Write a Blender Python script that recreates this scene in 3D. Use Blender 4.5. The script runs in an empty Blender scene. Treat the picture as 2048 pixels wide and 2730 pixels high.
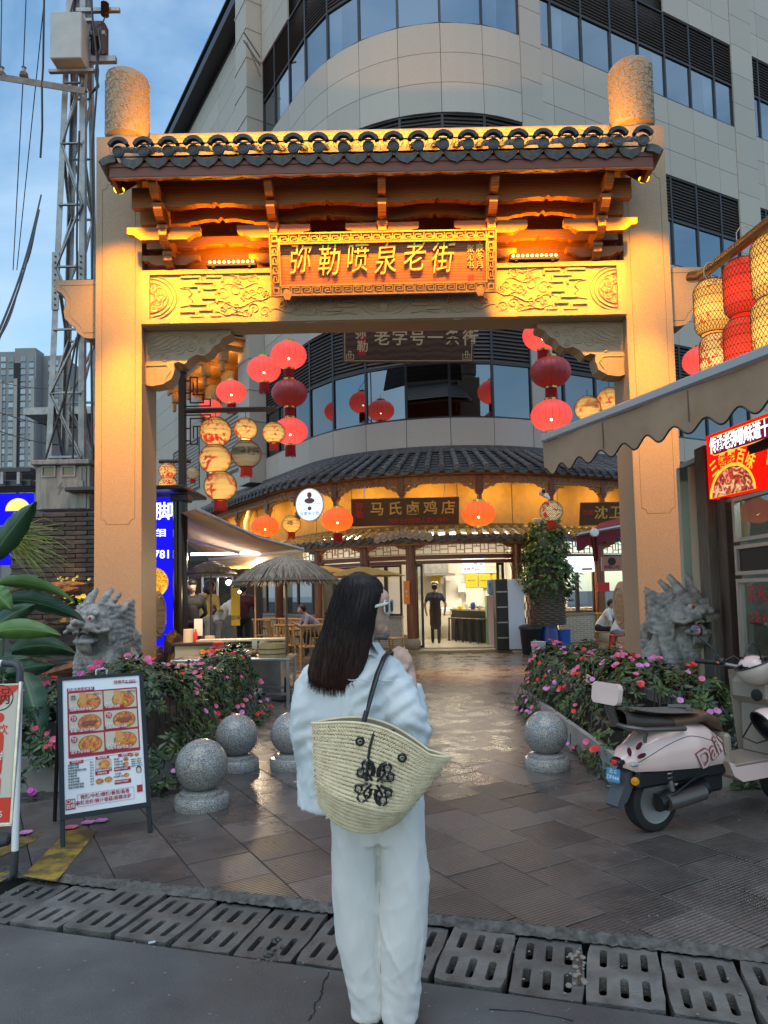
import bpy,bmesh,random
from math import*
from mathutils import Vector as V,Matrix,Euler,noise as mnoise
from mathutils.geometry import tessellate_polygon
random.seed(7)
S=bpy.context.scene
COL=S.collection
# ---------------- camera, sky, sun, exposure
FPX,CXP,CYP,CAMH=1893.0,1024.0,1462.0,1.53
PITCH,ROLL=radians(3.73),radians(-1.2)
cam=bpy.data.cameras.new('camera');cam_o=bpy.data.objects.new('camera',cam);COL.objects.link(cam_o)
cam.sensor_fit='VERTICAL';cam.sensor_height=36.0;cam.lens=FPX/2730*36
cam.shift_y=(CYP-1365)/2730;cam.clip_end=3000;cam.clip_start=.05
CR=Matrix.Rotation(pi/2+PITCH,3,'X')@Matrix.Rotation(ROLL,3,'Z')
cam_o.matrix_world=Matrix.Translation((0,0,CAMH))@CR.to_4x4()
S.camera=cam_o
S.view_settings.view_transform='Standard';S.view_settings.look='None';S.view_settings.gamma=1
S.view_settings.exposure=0.32
S.cycles.use_denoising=True
try:S.cycles.denoiser='OPENIMAGEDENOISE'
except Exception:pass
S.cycles.max_bounces=7;S.cycles.diffuse_bounces=3;S.cycles.glossy_bounces=3;S.cycles.transparent_max_bounces=12
S.cycles.transmission_bounces=4;S.cycles.caustics_reflective=False;S.cycles.caustics_refractive=False
S.cycles.sample_clamp_indirect=4.0
world=bpy.data.worlds.new('World');S.world=world;world.use_nodes=True
wn=world.node_tree;wn.nodes.clear()
def nd(nt,typ,ins=None,**props):
 n=nt.nodes.new(typ)
 for k,v in props.items():setattr(n,k,v)
 for k,v in(ins or{}).items():
  s=n.inputs[k]
  if isinstance(v,bpy.types.NodeSocket):nt.links.new(v,s)
  else:s.default_value=v
 return n
def rgba(c):return(c[0],c[1],c[2],1)if len(c)==3 else c
sky=nd(wn,'ShaderNodeTexSky',sky_type='NISHITA',sun_disc=False,sun_elevation=radians(14),sun_rotation=radians(200),altitude=400,air_density=1.5,dust_density=.6,ozone_density=3)
tc=nd(wn,'ShaderNodeTexCoord')
mp=nd(wn,'ShaderNodeMapping',{'Vector':tc.outputs['Generated'],'Scale':(1.3,1.3,2.6)})
cl=nd(wn,'ShaderNodeTexNoise',{'Vector':mp.outputs[0],'Scale':2.3,'Detail':7,'Roughness':.56,'Distortion':.5})
cr=nd(wn,'ShaderNodeValToRGB',{'Fac':cl.outputs['Fac']})
cr.color_ramp.elements[0].position=.30;cr.color_ramp.elements[0].color=(0,0,0,1)
cr.color_ramp.elements[1].position=.66;cr.color_ramp.elements[1].color=(.92,.92,.92,1)
tint=nd(wn,'ShaderNodeMix',{0:1.0,6:sky.outputs[0],7:(1.0,1.25,1.42,1)},data_type='RGBA',blend_type='MULTIPLY')
mx=nd(wn,'ShaderNodeMix',{0:cr.outputs[0],6:tint.outputs[2],7:(3.3,4.5,5.8,1)},data_type='RGBA')
bg=nd(wn,'ShaderNodeBackground',{'Color':mx.outputs[2],'Strength':.15})
wo=nd(wn,'ShaderNodeOutputWorld',{'Surface':bg.outputs[0]})
sl=bpy.data.lights.new('sun','SUN');sl.energy=.95;sl.angle=radians(50);sl.color=(1,.97,.92)
sun=bpy.data.objects.new('sun',sl);COL.objects.link(sun)
sun.rotation_euler=(radians(22),0,radians(-20))
# ---------------- helpers
def ray(px,py):return CR@V(((px-CXP)/FPX,-(py-CYP)/FPX,-1))
def at(px,py,Y):
 d=ray(px,py);return d*(Y/d.y)+V((0,0,CAMH))
def atz(px,py,Z=0.0):
 d=ray(px,py);return d*((Z-CAMH)/d.z)+V((0,0,CAMH))
ORG={}
def tag(o,label=None,cat=None,group=None,kind=None):
 if label:o['label']=label
 if cat:o['category']=cat
 if group:o['group']=group
 if kind:o['kind']=kind
 return o
def thing(name,label,cat,loc=(0,0,0),group=None,rz=0):
 o=bpy.data.objects.new(name,None);COL.objects.link(o);o.location=loc;o.rotation_euler[2]=rz
 o.empty_display_size=.1;ORG[o.name]=V(loc);return tag(o,label,cat,group)
def T(x=0,y=0,z=0):return Matrix.Translation((x,y,z))
def RX(a):return Matrix.Rotation(a,4,'X')
def RY(a):return Matrix.Rotation(a,4,'Y')
def RZ(a):return Matrix.Rotation(a,4,'Z')
def SC(x,y,z):return Matrix.Diagonal((x,y,z,1))
FR=RX(pi/2)
def frame(p,ex,ez):
 """drawing plane: x along ex, y along ez, extrusion (+z) along ex x ez"""
 ex=V(ex).normalized();ez=(V(ez)-ex*V(ez).dot(ex)).normalized();n=ex.cross(ez)
 m=Matrix((ex,ez,n)).transposed().to_4x4();m.translation=V(p);return m
class MB:
 def __init__(s):s.v=[];s.f=[];s.m=Matrix();s.a=None
 def add(s,vs,fs,m=None):
  k=len(s.v);M_=s.m@m if m is not None else s.m
  s.v+=[tuple(M_@V(p))for p in vs];s.f+=[tuple(i+k for i in f)for f in fs];return s
 def box(s,c,d,m=None,b=0):
  x,y,z=d[0]/2,d[1]/2,d[2]/2;c=V(c);b=min(b,.95*min(x,y,z))
  if b<=0:
   vs=[c+V((i*x,j*y,k*z))for k in(-1,1)for j in(-1,1)for i in(-1,1)]
   return s.add(vs,[(0,2,3,1),(4,5,7,6),(0,1,5,4),(2,6,7,3),(0,4,6,2),(1,3,7,5)],m)
  vs=[];ix={}
  for i in(-1,1):
   for j in(-1,1):
    for k in(-1,1):
     for a in range(3):
      p=[i*(x-b),j*(y-b),k*(z-b)];p[a]=(i*x,j*y,k*z)[a]
      ix[(i,j,k,a)]=len(vs);vs.append(c+V(p))
  fs=[]
  q=((-1,-1),(1,-1),(1,1),(-1,1))
  def key(a,sa,e,f,o1,o2):
   t=[0,0,0];t[a]=sa;t[o1]=e;t[o2]=f;return tuple(t)
  for a in range(3):
   o1,o2=(a+1)%3,(a+2)%3
   for sa in(-1,1):
    f=[ix[key(a,sa,e,g,o1,o2)+(a,)]for e,g in q]
    fs.append(f if sa>0 else f[::-1])
   for e in(-1,1):
    for g in(-1,1):
     A=key(a,-1,e,g,o1,o2);B=key(a,1,e,g,o1,o2)
     f=[ix[A+(o1,)],ix[B+(o1,)],ix[B+(o2,)],ix[A+(o2,)]]
     fs.append(f if e*g<0 else f[::-1])
  for i in(-1,1):
   for j in(-1,1):
    for k in(-1,1):
     f=[ix[(i,j,k,a)]for a in range(3)];fs.append(f if i*j*k>0 else f[::-1])
  return s.add(vs,fs,m)
 def tube(s,pts,r,n=8,cap=True,flat=1.0,closed=False):
  pts=[V(p)for p in pts];L=len(pts);vs=[];fs=[]
  rr=r if isinstance(r,(list,tuple))else[r]*L
  up=None
  for i,p in enumerate(pts):
   if closed:t=pts[(i+1)%L]-pts[i-1]
   else:t=pts[min(i+1,L-1)]-pts[max(i-1,0)]
   if t.length<1e-9:t=V((0,0,1))
   t.normalize()
   if up is None:up=V((0,0,1))if abs(t.z)<.9 else V((0,1,0))
   a=t.cross(up)
   if a.length<1e-4:a=t.cross(V((1,0,0)))
   a.normalize();b=a.cross(t).normalized();up=b
   for k in range(n):
    g=2*pi*k/n;vs.append(p+(a*cos(g)+b*sin(g)*flat)*rr[i])
  for i in range(L if closed else L-1):
   j=(i+1)%L
   for k in range(n):fs.append((i*n+k,i*n+(k+1)%n,j*n+(k+1)%n,j*n+k))
  if cap and not closed:fs+=[tuple(range(n))[::-1],tuple((L-1)*n+k for k in range(n))]
  return s.add(vs,fs)
 def lathe(s,prof,n=24,m=None,a0=0,a1=2*pi,cap=True):
  full=abs(a1-a0-2*pi)<1e-6;k=n if full else n+1;vs=[];fs=[]
  for r,z in prof:
   for i in range(k):
    g=a0+(a1-a0)*i/n;vs.append((r*cos(g),r*sin(g),z))
  for j in range(len(prof)-1):
   for i in range(n):
    i2=(i+1)%k;fs.append((j*k+i,j*k+i2,(j+1)*k+i2,(j+1)*k+i))
  if cap and full:
   if prof[0][0]>1e-5:fs.append(tuple(range(k))[::-1])
   if prof[-1][0]>1e-5:fs.append(tuple((len(prof)-1)*k+i for i in range(k)))
  return s.add(vs,fs,m)
 def sph(s,c,r,n=16,k=10,m=None):
  if not isinstance(r,(tuple,list,V)):r=(r,r,r)
  prof=[(sin(pi*j/k),-cos(pi*j/k))for j in range(k+1)]
  mm=T(*c)@SC(*r);mm=m@mm if m is not None else mm
  vs=[(0,0,-1)];fs=[]
  for j in range(1,k):
   for i in range(n):g=2*pi*i/n;vs.append((prof[j][0]*cos(g),prof[j][0]*sin(g),prof[j][1]))
  vs.append((0,0,1));e=len(vs)-1
  for i in range(n):
   i2=(i+1)%n;fs.append((0,1+i2,1+i));fs.append((e,1+(k-2)*n+i,1+(k-2)*n+i2))
   for j in range(k-2):fs.append((1+j*n+i,1+j*n+i2,1+(j+1)*n+i2,1+(j+1)*n+i))
  return s.add(vs,fs,mm)
 def ext(s,loops,z0,z1,m=None):
  """extrude a 2D outline (first loop, then holes) from z0 to z1"""
  if not isinstance(loops[0][0],(tuple,list,V)):loops=[loops]
  def area(l):return sum(l[i-1][0]*l[i][1]-l[i][0]*l[i-1][1]for i in range(len(l)))
  lp=[]
  for i,l in enumerate(loops):
   l=[(p[0],p[1])for p in l]
   if(area(l)<0)==(i==0):l=l[::-1]
   lp.append(l)
  flat=[p for l in lp for p in l];n=len(flat)
  tri=tessellate_polygon([[V((p[0],p[1],0))for p in l]for l in lp])
  vs=[(p[0],p[1],z0)for p in flat]+[(p[0],p[1],z1)for p in flat];fs=[]
  for t in tri:
   a,b,c=(flat[i]for i in t)
   if(b[0]-a[0])*(c[1]-a[1])-(b[1]-a[1])*(c[0]-a[0])<0:t=t[::-1]
   fs.append(tuple(i+n for i in t));fs.append(tuple(t[::-1]))
  k=0
  for l in lp:
   L=len(l)
   for i in range(L):j=(i+1)%L;fs.append((k+i,k+j,n+k+j,n+k+i))
   k+=L
  return s.add(vs,fs,m)
 def grid(s,fn,nu,nv,cu=False,cv=False,m=None):
  ku=nu if cu else nu+1;kv=nv if cv else nv+1
  vs=[fn(i/nu,j/nv)for j in range(kv)for i in range(ku)];fs=[]
  for j in range(nv):
   for i in range(nu):
    i2=(i+1)%ku;j2=(j+1)%kv;fs.append((j*ku+i,j*ku+i2,j2*ku+i2,j2*ku+i))
  return s.add(vs,fs,m)
 def me(s,mesh,m):return s.add([v.co for v in mesh.vertices],[tuple(p.vertices)for p in mesh.polygons],m)
 def mesh(s,name='mesh',smooth=False,mat=None,org=None,ang=40):
  me=bpy.data.meshes.new(name)
  vs=s.v if org is None else[(p[0]-org[0],p[1]-org[1],p[2]-org[2])for p in s.v]
  me.from_pydata(vs,[],s.f)
  if smooth:
   me.polygons.foreach_set('use_smooth',[True]*len(me.polygons));me.set_sharp_from_angle(angle=radians(ang))
  if mat is not None:me.materials.append(mat)
  return me
 def build(s,name,mat,parent=None,smooth=False,org=None,loc=True,ang=40):
  """world coordinates in, one linked object out; a child is stored relative to its parent"""
  if parent is not None:o0=ORG.get(parent.name,V((0,0,0)))
  elif org is not None:o0=V(org)
  else:o0=V((0,0,0))
  o=bpy.data.objects.new(name,s.mesh(name,smooth,mat,o0,ang));COL.objects.link(o)
  if parent is not None:o.parent=parent
  else:o.location=o0
  ORG[o.name]=o0
  return o
def inst(name,mesh,parent=None,m=None,mat=None):
 """another object on shared mesh data; m is relative to the parent (or world)"""
 o=bpy.data.objects.new(name,mesh);COL.objects.link(o)
 if parent is not None:o.parent=parent;o.matrix_local=(T(*(-ORG.get(parent.name,V((0,0,0)))))@m)if m is not None else Matrix()
 elif m is not None:o.matrix_world=m
 return o
def copy_tree(o,parent=None):
 c=o.copy();COL.objects.link(c)
 if parent is not None:c.parent=parent
 for ch in list(o.children):copy_tree(ch,c)
 return c
_TX={}
def text(body,size=1,ext=.01,bold=0,res=2,sp=1.0):
 """mesh of a line of text centred on the origin in xy"""
 k=(body,size,ext,bold,res,sp)
 if k in _TX:return _TX[k]
 c=bpy.data.curves.new('lettering','FONT');c.body=body;c.size=size;c.extrude=ext;c.offset=bold*size
 c.resolution_u=res;c.align_x='CENTER';c.align_y='CENTER';c.space_character=sp
 o=bpy.data.objects.new('lettering',c);COL.objects.link(o)
 dg=bpy.context.evaluated_depsgraph_get();dg.update()
 me=bpy.data.meshes.new_from_object(o.evaluated_get(dg))
 bpy.data.objects.remove(o);bpy.data.curves.remove(c);_TX[k]=me;return me
 # ---------------- materials
MATS={}
def M(name,col,r=.6,m=0,col2=None,vs=6,vd=5,lo=.35,hi=.65,bump=0,bs=60,bd=.01,spec=.5,em=None,es=0,coat=0,rv=0,wave=None,rnd=0,sss=0,al=1,stretch=None):
 """principled material: base colour mixed with col2 by noise, noise bump, optional wave grain"""
 if name in MATS:return MATS[name]
 mt=bpy.data.materials.new(name);mt.use_nodes=True;nt=mt.node_tree;nt.nodes.clear()
 out=nd(nt,'ShaderNodeOutputMaterial');p=nd(nt,'ShaderNodeBsdfPrincipled',{'Roughness':r,'Metallic':m,'Specular IOR Level':spec,'Coat Weight':coat,'Alpha':al})
 nt.links.new(p.outputs[0],out.inputs[0]);co=nd(nt,'ShaderNodeTexCoord').outputs['Object']
 if stretch:co=nd(nt,'ShaderNodeMapping',{'Vector':co,'Scale':stretch}).outputs[0]
 c=None
 if col2 is not None:
  if wave:t=nd(nt,'ShaderNodeTexWave',{'Vector':co,'Scale':vs,'Distortion':wave,'Detail':3,'Detail Scale':1.5},bands_direction='Z').outputs['Fac']
  else:t=nd(nt,'ShaderNodeTexNoise',{'Vector':co,'Scale':vs,'Detail':vd,'Roughness':.6}).outputs['Fac']
  mr=nd(nt,'ShaderNodeMapRange',{'Value':t,'From Min':lo,'From Max':hi})
  c=nd(nt,'ShaderNodeMix',{0:mr.outputs[0],6:rgba(col),7:rgba(col2)},data_type='RGBA').outputs[2]
  if rv:
   rr=nd(nt,'ShaderNodeMapRange',{'Value':t,'From Min':.3,'From Max':.7,'To Min':r-rv,'To Max':r+rv});nt.links.new(rr.outputs[0],p.inputs['Roughness'])
 if rnd:
  oi=nd(nt,'ShaderNodeObjectInfo').outputs['Random']
  mr=nd(nt,'ShaderNodeMapRange',{'Value':oi,'To Min':1-rnd,'To Max':1+rnd})
  src=c if c is not None else nd(nt,'ShaderNodeRGB').outputs[0]
  if c is None:src.default_value=rgba(col)
  c=nd(nt,'ShaderNodeVectorMath',{0:src,'Scale':mr.outputs[0]},operation='SCALE').outputs[0]
 if c is not None:nt.links.new(c,p.inputs['Base Color'])
 else:p.inputs['Base Color'].default_value=rgba(col)
 if bump:
  n2=nd(nt,'ShaderNodeTexNoise',{'Vector':co,'Scale':bs,'Detail':4})
  b=nd(nt,'ShaderNodeBump',{'Height':n2.outputs['Fac'],'Strength':bump,'Distance':bd});nt.links.new(b.outputs[0],p.inputs['Normal'])
 if em:p.inputs['Emission Color'].default_value=rgba(em);p.inputs['Emission Strength'].default_value=es
 if sss:p.inputs['Subsurface Weight'].default_value=sss;p.inputs['Subsurface Radius'].default_value=(.02,.01,.005)
 MATS[name]=mt;return mt
def E(name,col,s,samp=True):
 if name in MATS:return MATS[name]
 mt=bpy.data.materials.new(name);mt.use_nodes=True;nt=mt.node_tree;nt.nodes.clear()
 e=nd(nt,'ShaderNodeEmission',{'Color':rgba(col),'Strength':s});o=nd(nt,'ShaderNodeOutputMaterial',{'Surface':e.outputs[0]})
 if not samp:mt.cycles.emission_sampling='NONE'
 MATS[name]=mt;return mt
def lamp(name,kind,loc,e,col,r=.05,parent=None,to=None,size=None,spot=None,blend=.6):
 l=bpy.data.lights.new(name,kind);l.energy=e;l.color=col
 if kind=='AREA':l.shape='RECTANGLE';l.size=size[0];l.size_y=size[1]
 else:l.shadow_soft_size=r
 if spot:l.spot_size=radians(spot);l.spot_blend=blend
 o=bpy.data.objects.new(name,l);COL.objects.link(o)
 o.location=V(loc)-(ORG.get(parent.name,V((0,0,0)))if parent is not None else V((0,0,0)))
 if parent is not None:o.parent=parent
 if to is not None:o.rotation_euler=(V(to)-V(loc)).to_track_quat('-Z','Y').to_euler()
 return o
def spiral(cx,cy,r,turns=1.6,d=1,a0=0,n=18,r0=.15):
 return[(cx+(r0+(1-r0)*t/n)*r*cos(a0+d*2*pi*turns*t/n),cy+(r0+(1-r0)*t/n)*r*sin(a0+d*2*pi*turns*t/n))for t in range(n+1)]
def arc(cx,cy,r,a0,a1,n=10,ry=None):
 ry=r if ry is None else ry
 return[(cx+r*cos(radians(a0+(a1-a0)*i/n)),cy+ry*sin(radians(a0+(a1-a0)*i/n)))for i in range(n+1)]
def rrect(w,h,r,n=4,cx=0,cy=0):
 return arc(cx+w/2-r,cy+h/2-r,r,0,90,n)+arc(cx-w/2+r,cy+h/2-r,r,90,180,n)+arc(cx-w/2+r,cy-h/2+r,r,180,270,n)+arc(cx+w/2-r,cy-h/2+r,r,270,360,n)
def to3(pts,m=None,z=0):
 return[(m@V((p[0],p[1],z)))if m is not None else V((p[0],p[1],z))for p in pts]
 # shared materials
m_granite=M('granite',(.25,.185,.122),.7,col2=(.40,.31,.215),vs=170,vd=2,lo=.40,hi=.6,bump=.25,bs=160)
m_gran_gr=M('granite_grey',(.15,.148,.142),.16,col2=(.40,.39,.37),vs=120,vd=2,lo=.42,hi=.58)
m_wood_red=M('reddish_timber',(.20,.055,.022),.42,col2=(.11,.028,.014),vs=3,wave=4,bump=.08,stretch=(1,1,6))
m_wood_or=M('varnished_timber',(.34,.13,.035),.42,col2=(.22,.075,.02),vs=2.5,wave=5,bump=.1,stretch=(1,1,5))
m_wood_dk=M('dark_timber',(.055,.028,.018),.5,col2=(.03,.016,.012),vs=3,wave=4,stretch=(1,1,5))
m_tile=M('grey_roof_tile',(.052,.056,.060),.6,col2=(.10,.105,.11),vs=9,bump=.2,bs=50,rnd=.25)
m_black=M('black_metal',(.012,.012,.014),.4,spec=.5)
m_dark=M('matt_dark',(.02,.018,.016),.8)
m_steel=M('stainless_steel',(.55,.55,.54),.32,1,col2=(.42,.42,.42),vs=8)
m_galv=M('galvanised_steel',(.24,.25,.26),.5,.6,col2=(.36,.37,.375),vs=5,bump=.1)
m_white=M('white_paint',(.75,.75,.74),.45)
m_gold=M('gold_leaf',(.75,.48,.12),.38,.55)
m_red=M('red_paint',(.55,.02,.015),.45)
# ---------------- ground, drain, paving
def m_ground():
 mt=M('asphalt',(.050,.050,.051),.66,col2=(.140,.140,.135),vs=1.1,vd=12,lo=.36,hi=.68,bump=.8,bs=140,rv=.2)
 return mt
gb=MB()
# sheet with a trough where the covers lie
UD=V((cos(radians(-16.4)),sin(radians(-16.4)),0));ND=V((-UD.y,UD.x,0));D0=V((.18,3.41,0))
def dr(u,v,z=0):return D0+UD*u+ND*v+V((0,0,z))
W_=.50
gb.add([(-60,-30,0),(60,-30,0)]+[tuple(dr(60,-W_)),tuple(dr(-60,-W_))],[(0,1,2,3)])
road=tag(gb.build('road',m_ground()),kind='structure')
for j_,pp_ in enumerate((((878,2590),(866,2620),(858,2650),(842,2672),(838,2700),(818,2728)),((1300,2690),(1420,2700),(1560,2728)))):
 gb=MB();cpts=[atz(x_,y_,.001)for x_,y_ in pp_];gb.tube([a_.lerp(c_,k_/4)+V((random.uniform(-.006,.006),random.uniform(-.006,.006),0))for a_,c_ in zip(cpts,cpts[1:])for k_ in range(4)],[.0035*random.uniform(.5,1.3)for _ in range(4*(len(cpts)-1))],5,True,.3);gb.build('crack',M('crack_black',(.008,.008,.008),.9),road)
gb=MB();gb.add([dr(-60,.02,-.01),dr(60,.02,-.01),(600,600,-.01),(600,1500,-.01),(-600,1500,-.01),(-600,600,-.01)],[(0,1,2,3,4,5)])
tag(gb.build('ground',M('bedding_concrete',(.05,.047,.044),.85,col2=(.09,.085,.08),vs=20)),kind='structure')
gb=MB()
for(a,b)in(((-W_,0),(-W_,-.3)),((-W_,-.3),(.02,-.3)),((.02,-.3),(.02,-.01))):
 gb.add([dr(-12,a[0],a[1]),dr(12,a[0],a[1]),dr(12,b[0],b[1]),dr(-12,b[0],b[1])],[(0,1,2,3)])
tag(gb.build('drain_channel',M('channel_concrete',(.025,.024,.022),.9)),kind='structure')
# covers: concrete slabs with two rows of three slots
def cover_mesh(seed):
 rn=random.Random(seed);w,d=.283,.455;b=MB()
 out=[]
 for(x,y)in((-1,-1),(1,-1),(1,1),(-1,1)):
  nseg=5
  x2,y2={(-1,-1):(1,-1),(1,-1):(1,1),(1,1):(-1,1),(-1,1):(-1,-1)}[(x,y)]
  for i in range(nseg):
   t=i/nseg;j=0 if i==0 else rn.uniform(-.004,.004)
   out.append(((x+(x2-x)*t)*w/2+j-(x if i==0 else 0)*rn.uniform(0,.012),(y+(y2-y)*t)*d/2+j-(y if i==0 else 0)*rn.uniform(0,.012)))
 holes=[]
 for r in(-1,1):
  for c in(-1,0,1):
   holes.append(rrect(.030+rn.uniform(-.003,.003),.145+rn.uniform(-.008,.008),.0145,3,c*.08,r*.107))
 b.ext([out]+holes,-.055,0)
 return b.mesh('drain_cover',mat=M('worn_concrete',(.065,.062,.057),.6,col2=(.17,.166,.152),vs=5,vd=10,lo=.34,hi=.68,bump=.7,bs=80,rnd=.3,rv=.15))
cm=[cover_mesh(i)for i in range(6)]
marks=['second from the left sign\'s metal foot','tilted one with worn, blurred slots','pale one with worn shallow slots','one with a cigarette end at its corner','one beside a heap of crumbled mortar','one just left of the woman\'s trousers']
cov_lab=['concrete drain cover at the left picture edge beside the sign foot','dark worn concrete drain cover with earth filled slots','pale raised concrete drain cover with almost closed slots','concrete drain cover with a chipped corner, third pale one from the left','concrete drain cover with its front edge above the asphalt, fourth from the pale one','concrete drain cover ending at a line of broken mortar','concrete drain cover left of and partly behind the white trousers','concrete drain cover hidden mostly behind the white trousers','concrete drain cover directly right of the white trousers','broken edged concrete drain cover with exposed rebar','concrete drain cover between the broken one and the next to the right','brownish concrete drain cover second from the right picture edge','concrete drain cover cut by the right picture edge']
for i,L in enumerate(cov_lab):
 u=-2.125+.297*i;rn=random.Random(i*3)
 sk=radians(-24 if i<7 else 4)
 tilt=RX(rn.uniform(-.02,.02))@RY(rn.uniform(-.025,.025))@RZ(rn.uniform(-.02,.02))
 m_=T(*dr(u,-.242,-.004+rn.uniform(-.006,.008)+(.02 if i==2 else 0)))@RZ(radians(-16.4))@tilt
 o=inst('drain_cover',cm[i%6],None,m_);tag(o,L,'drain cover','concrete drain covers along the paving edge')
 if i in(9,):
  b=MB();b.tube([(.125,-.12,.003),(.128,0,.001),(.124,.1,.004)],.007,6)
  rb=b.build('rebar',M('rusty_steel',(.09,.045,.025),.9),o);rb.location=(0,0,0)
  b=MB()
  for k in range(26):
   p=V((.115+rn.uniform(-.03,.03),rn.uniform(-.15,.17),.004));r=rn.uniform(.006,.016)
   b.sph(p,(r,r*1.2,r*.6),6,4)
  b.build('broken_mortar',M('mortar',(.22,.2,.17),.9),o)
  # mortar edge between drain and paving
b=MB();rn=random.Random(4)
for i in range(330):
 u=-2.6+i*.0155
 if mnoise.noise(V((u*6,2,0)))<.12:continue
 for k in range(1):
  r=rn.uniform(.004,.013);b.sph(dr(u+rn.uniform(-.01,.01),.0+rn.uniform(-.016,.03),rn.uniform(0,.02)),(r*1.5,r,r*.6),6,4)
for i in range(40):
 p=dr(-.62+rn.gauss(0,.03),-.42+rn.gauss(0,.06),.0);r=rn.uniform(.003,.010);b.sph(p,(r,r*1.3,r*.7),6,4)
b.grid(lambda u,v:dr(-3+6.2*u,.045-.075*v-.018*mnoise.noise(V((u*190,1,v)))*v,.030-.022*v**2+.006*mnoise.noise(V((u*300,v*4,0)))),500,5)
tag(b.build('mortar_rubble',M('mortar_edge',(.045,.042,.038),.9,col2=(.13,.122,.11),vs=24)),'crumbled mortar along the edge of the paving',None,None,'stuff')
rn=random.Random(71);b=MB()
for i in range(900):
 p=dr(rn.uniform(-2.6,2.4),rn.uniform(-1.25,-.02))if i<520 else dr(rn.uniform(-3,3),abs(rn.gauss(0,1.6))+.05,.031);r=rn.choice((.0015,.002,.002,.003,.005));b.sph(p,(r*1.4,r,r*.7),5,3)
tag(b.build('grit',M('pale_grit',(.22,.21,.19),.9)),'scattered grit on the road and the paving edge',None,None,'stuff')
# paving slabs, laid at 30 degrees
PA=radians(120);PL=V((cos(PA),sin(PA),0));PC=V((PL.y,-PL.x,0));TS=.377;PZ=.03
def m_pave(name,ridged):
 mt=bpy.data.materials.new(name);mt.use_nodes=True;nt=mt.node_tree;nt.nodes.clear()
 out=nd(nt,'ShaderNodeOutputMaterial');p=nd(nt,'ShaderNodeBsdfPrincipled');nt.links.new(p.outputs[0],out.inputs[0])
 tc=nd(nt,'ShaderNodeTexCoord');geo=nd(nt,'ShaderNodeNewGeometry');oi=nd(nt,'ShaderNodeObjectInfo')
 n1=nd(nt,'ShaderNodeTexNoise',{'Vector':geo.outputs['Position'],'Scale':2.4,'Detail':8,'Roughness':.65})
 n2=nd(nt,'ShaderNodeTexNoise',{'Vector':geo.outputs['Position'],'Scale':26,'Detail':6,'Roughness':.7})
 r1=nd(nt,'ShaderNodeMapRange',{'Value':n1.outputs['Fac'],'From Min':.35,'From Max':.68})
 c=nd(nt,'ShaderNodeMix',{0:r1.outputs[0],6:(.058,.050,.046,1),7:(.125,.106,.095,1)},data_type='RGBA')
 r2=nd(nt,'ShaderNodeMapRange',{'Value':n2.outputs['Fac'],'From Min':.5,'From Max':.8,'To Max':.5})
 c2=nd(nt,'ShaderNodeMix',{0:r2.outputs[0],6:c.outputs[2],7:(.20,.18,.165,1)},data_type='RGBA')
 rv=nd(nt,'ShaderNodeMapRange',{'Value':oi.outputs['Random'],'To Min':.66,'To Max':1.35})
 sc=nd(nt,'ShaderNodeVectorMath',{0:c2.outputs[2],'Scale':rv.outputs[0]},operation='SCALE')
 col=sc.outputs[0]
 rg=nd(nt,'ShaderNodeMapRange',{'Value':n1.outputs['Fac'],'From Min':.3,'From Max':.7,'To Min':.15 if not ridged else .24,'To Max':.44 if not ridged else .56})
 nt.links.new(rg.outputs[0],p.inputs['Roughness'])
 b1=nd(nt,'ShaderNodeBump',{'Height':n2.outputs['Fac'],'Strength':.16 if ridged else .02,'Distance':.005})
 if ridged:
  w=nd(nt,'ShaderNodeTexWave',{'Vector':tc.outputs['Object'],'Scale':15,'Distortion':.25,'Detail':1},bands_direction='Y')
  wc=nd(nt,'ShaderNodeMapRange',{'Value':w.outputs['Fac'],'From Min':.1,'From Max':.6,'To Min':.62,'To Max':1.15})
  sc2=nd(nt,'ShaderNodeVectorMath',{0:col,'Scale':wc.outputs[0]},operation='SCALE');col=sc2.outputs[0]
  b1=nd(nt,'ShaderNodeBump',{'Height':w.outputs['Fac'],'Strength':.75,'Distance':.004,'Normal':b1.outputs[0]})
 nt.links.new(col,p.inputs['Base Color']);nt.links.new(b1.outputs[0],p.inputs['Normal'])
 p.inputs['Specular IOR Level'].default_value=.55
 return mt
mp_r,mp_s=m_pave('ridged_wet_stone',True),m_pave('smooth_wet_stone',False)
pave=tag(MB().add([dr(-9,.03,.004),dr(9,.03,.004),(14,24,.004),(-16,30,.004)],[(0,1,2,3)]).build('pavement',M('joint_mortar',(.018,.016,.015),.9)),kind='structure')
tile_me={}
for nm,mt in(('r',mp_r),('s',mp_s)):
 b=MB();b.box((0,0,-.014),(TS-.006,TS-.006,.028),None,.0025);tile_me[nm]=b.mesh('paving_slab',mat=mt)
MT_R=RZ(PA-pi/2)
cand=[]
for i in range(-60,70):
 for j in range(-60,70):
  c=PL*(TS*(j+(.5 if i%2 else 0)))+PC*(TS*i)+V((.1,.06,0))
  if c.y<2.5 or c.y>19.5 or abs(c.x)>2.2+c.y*.72:continue
  v=(c-D0).dot(ND)
  if v<-.2:continue
  cand.append((c.y,c,v))
cand.sort(key=lambda t:t[0])
far=MB();n_own=0
half=TS/2-.003
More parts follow.
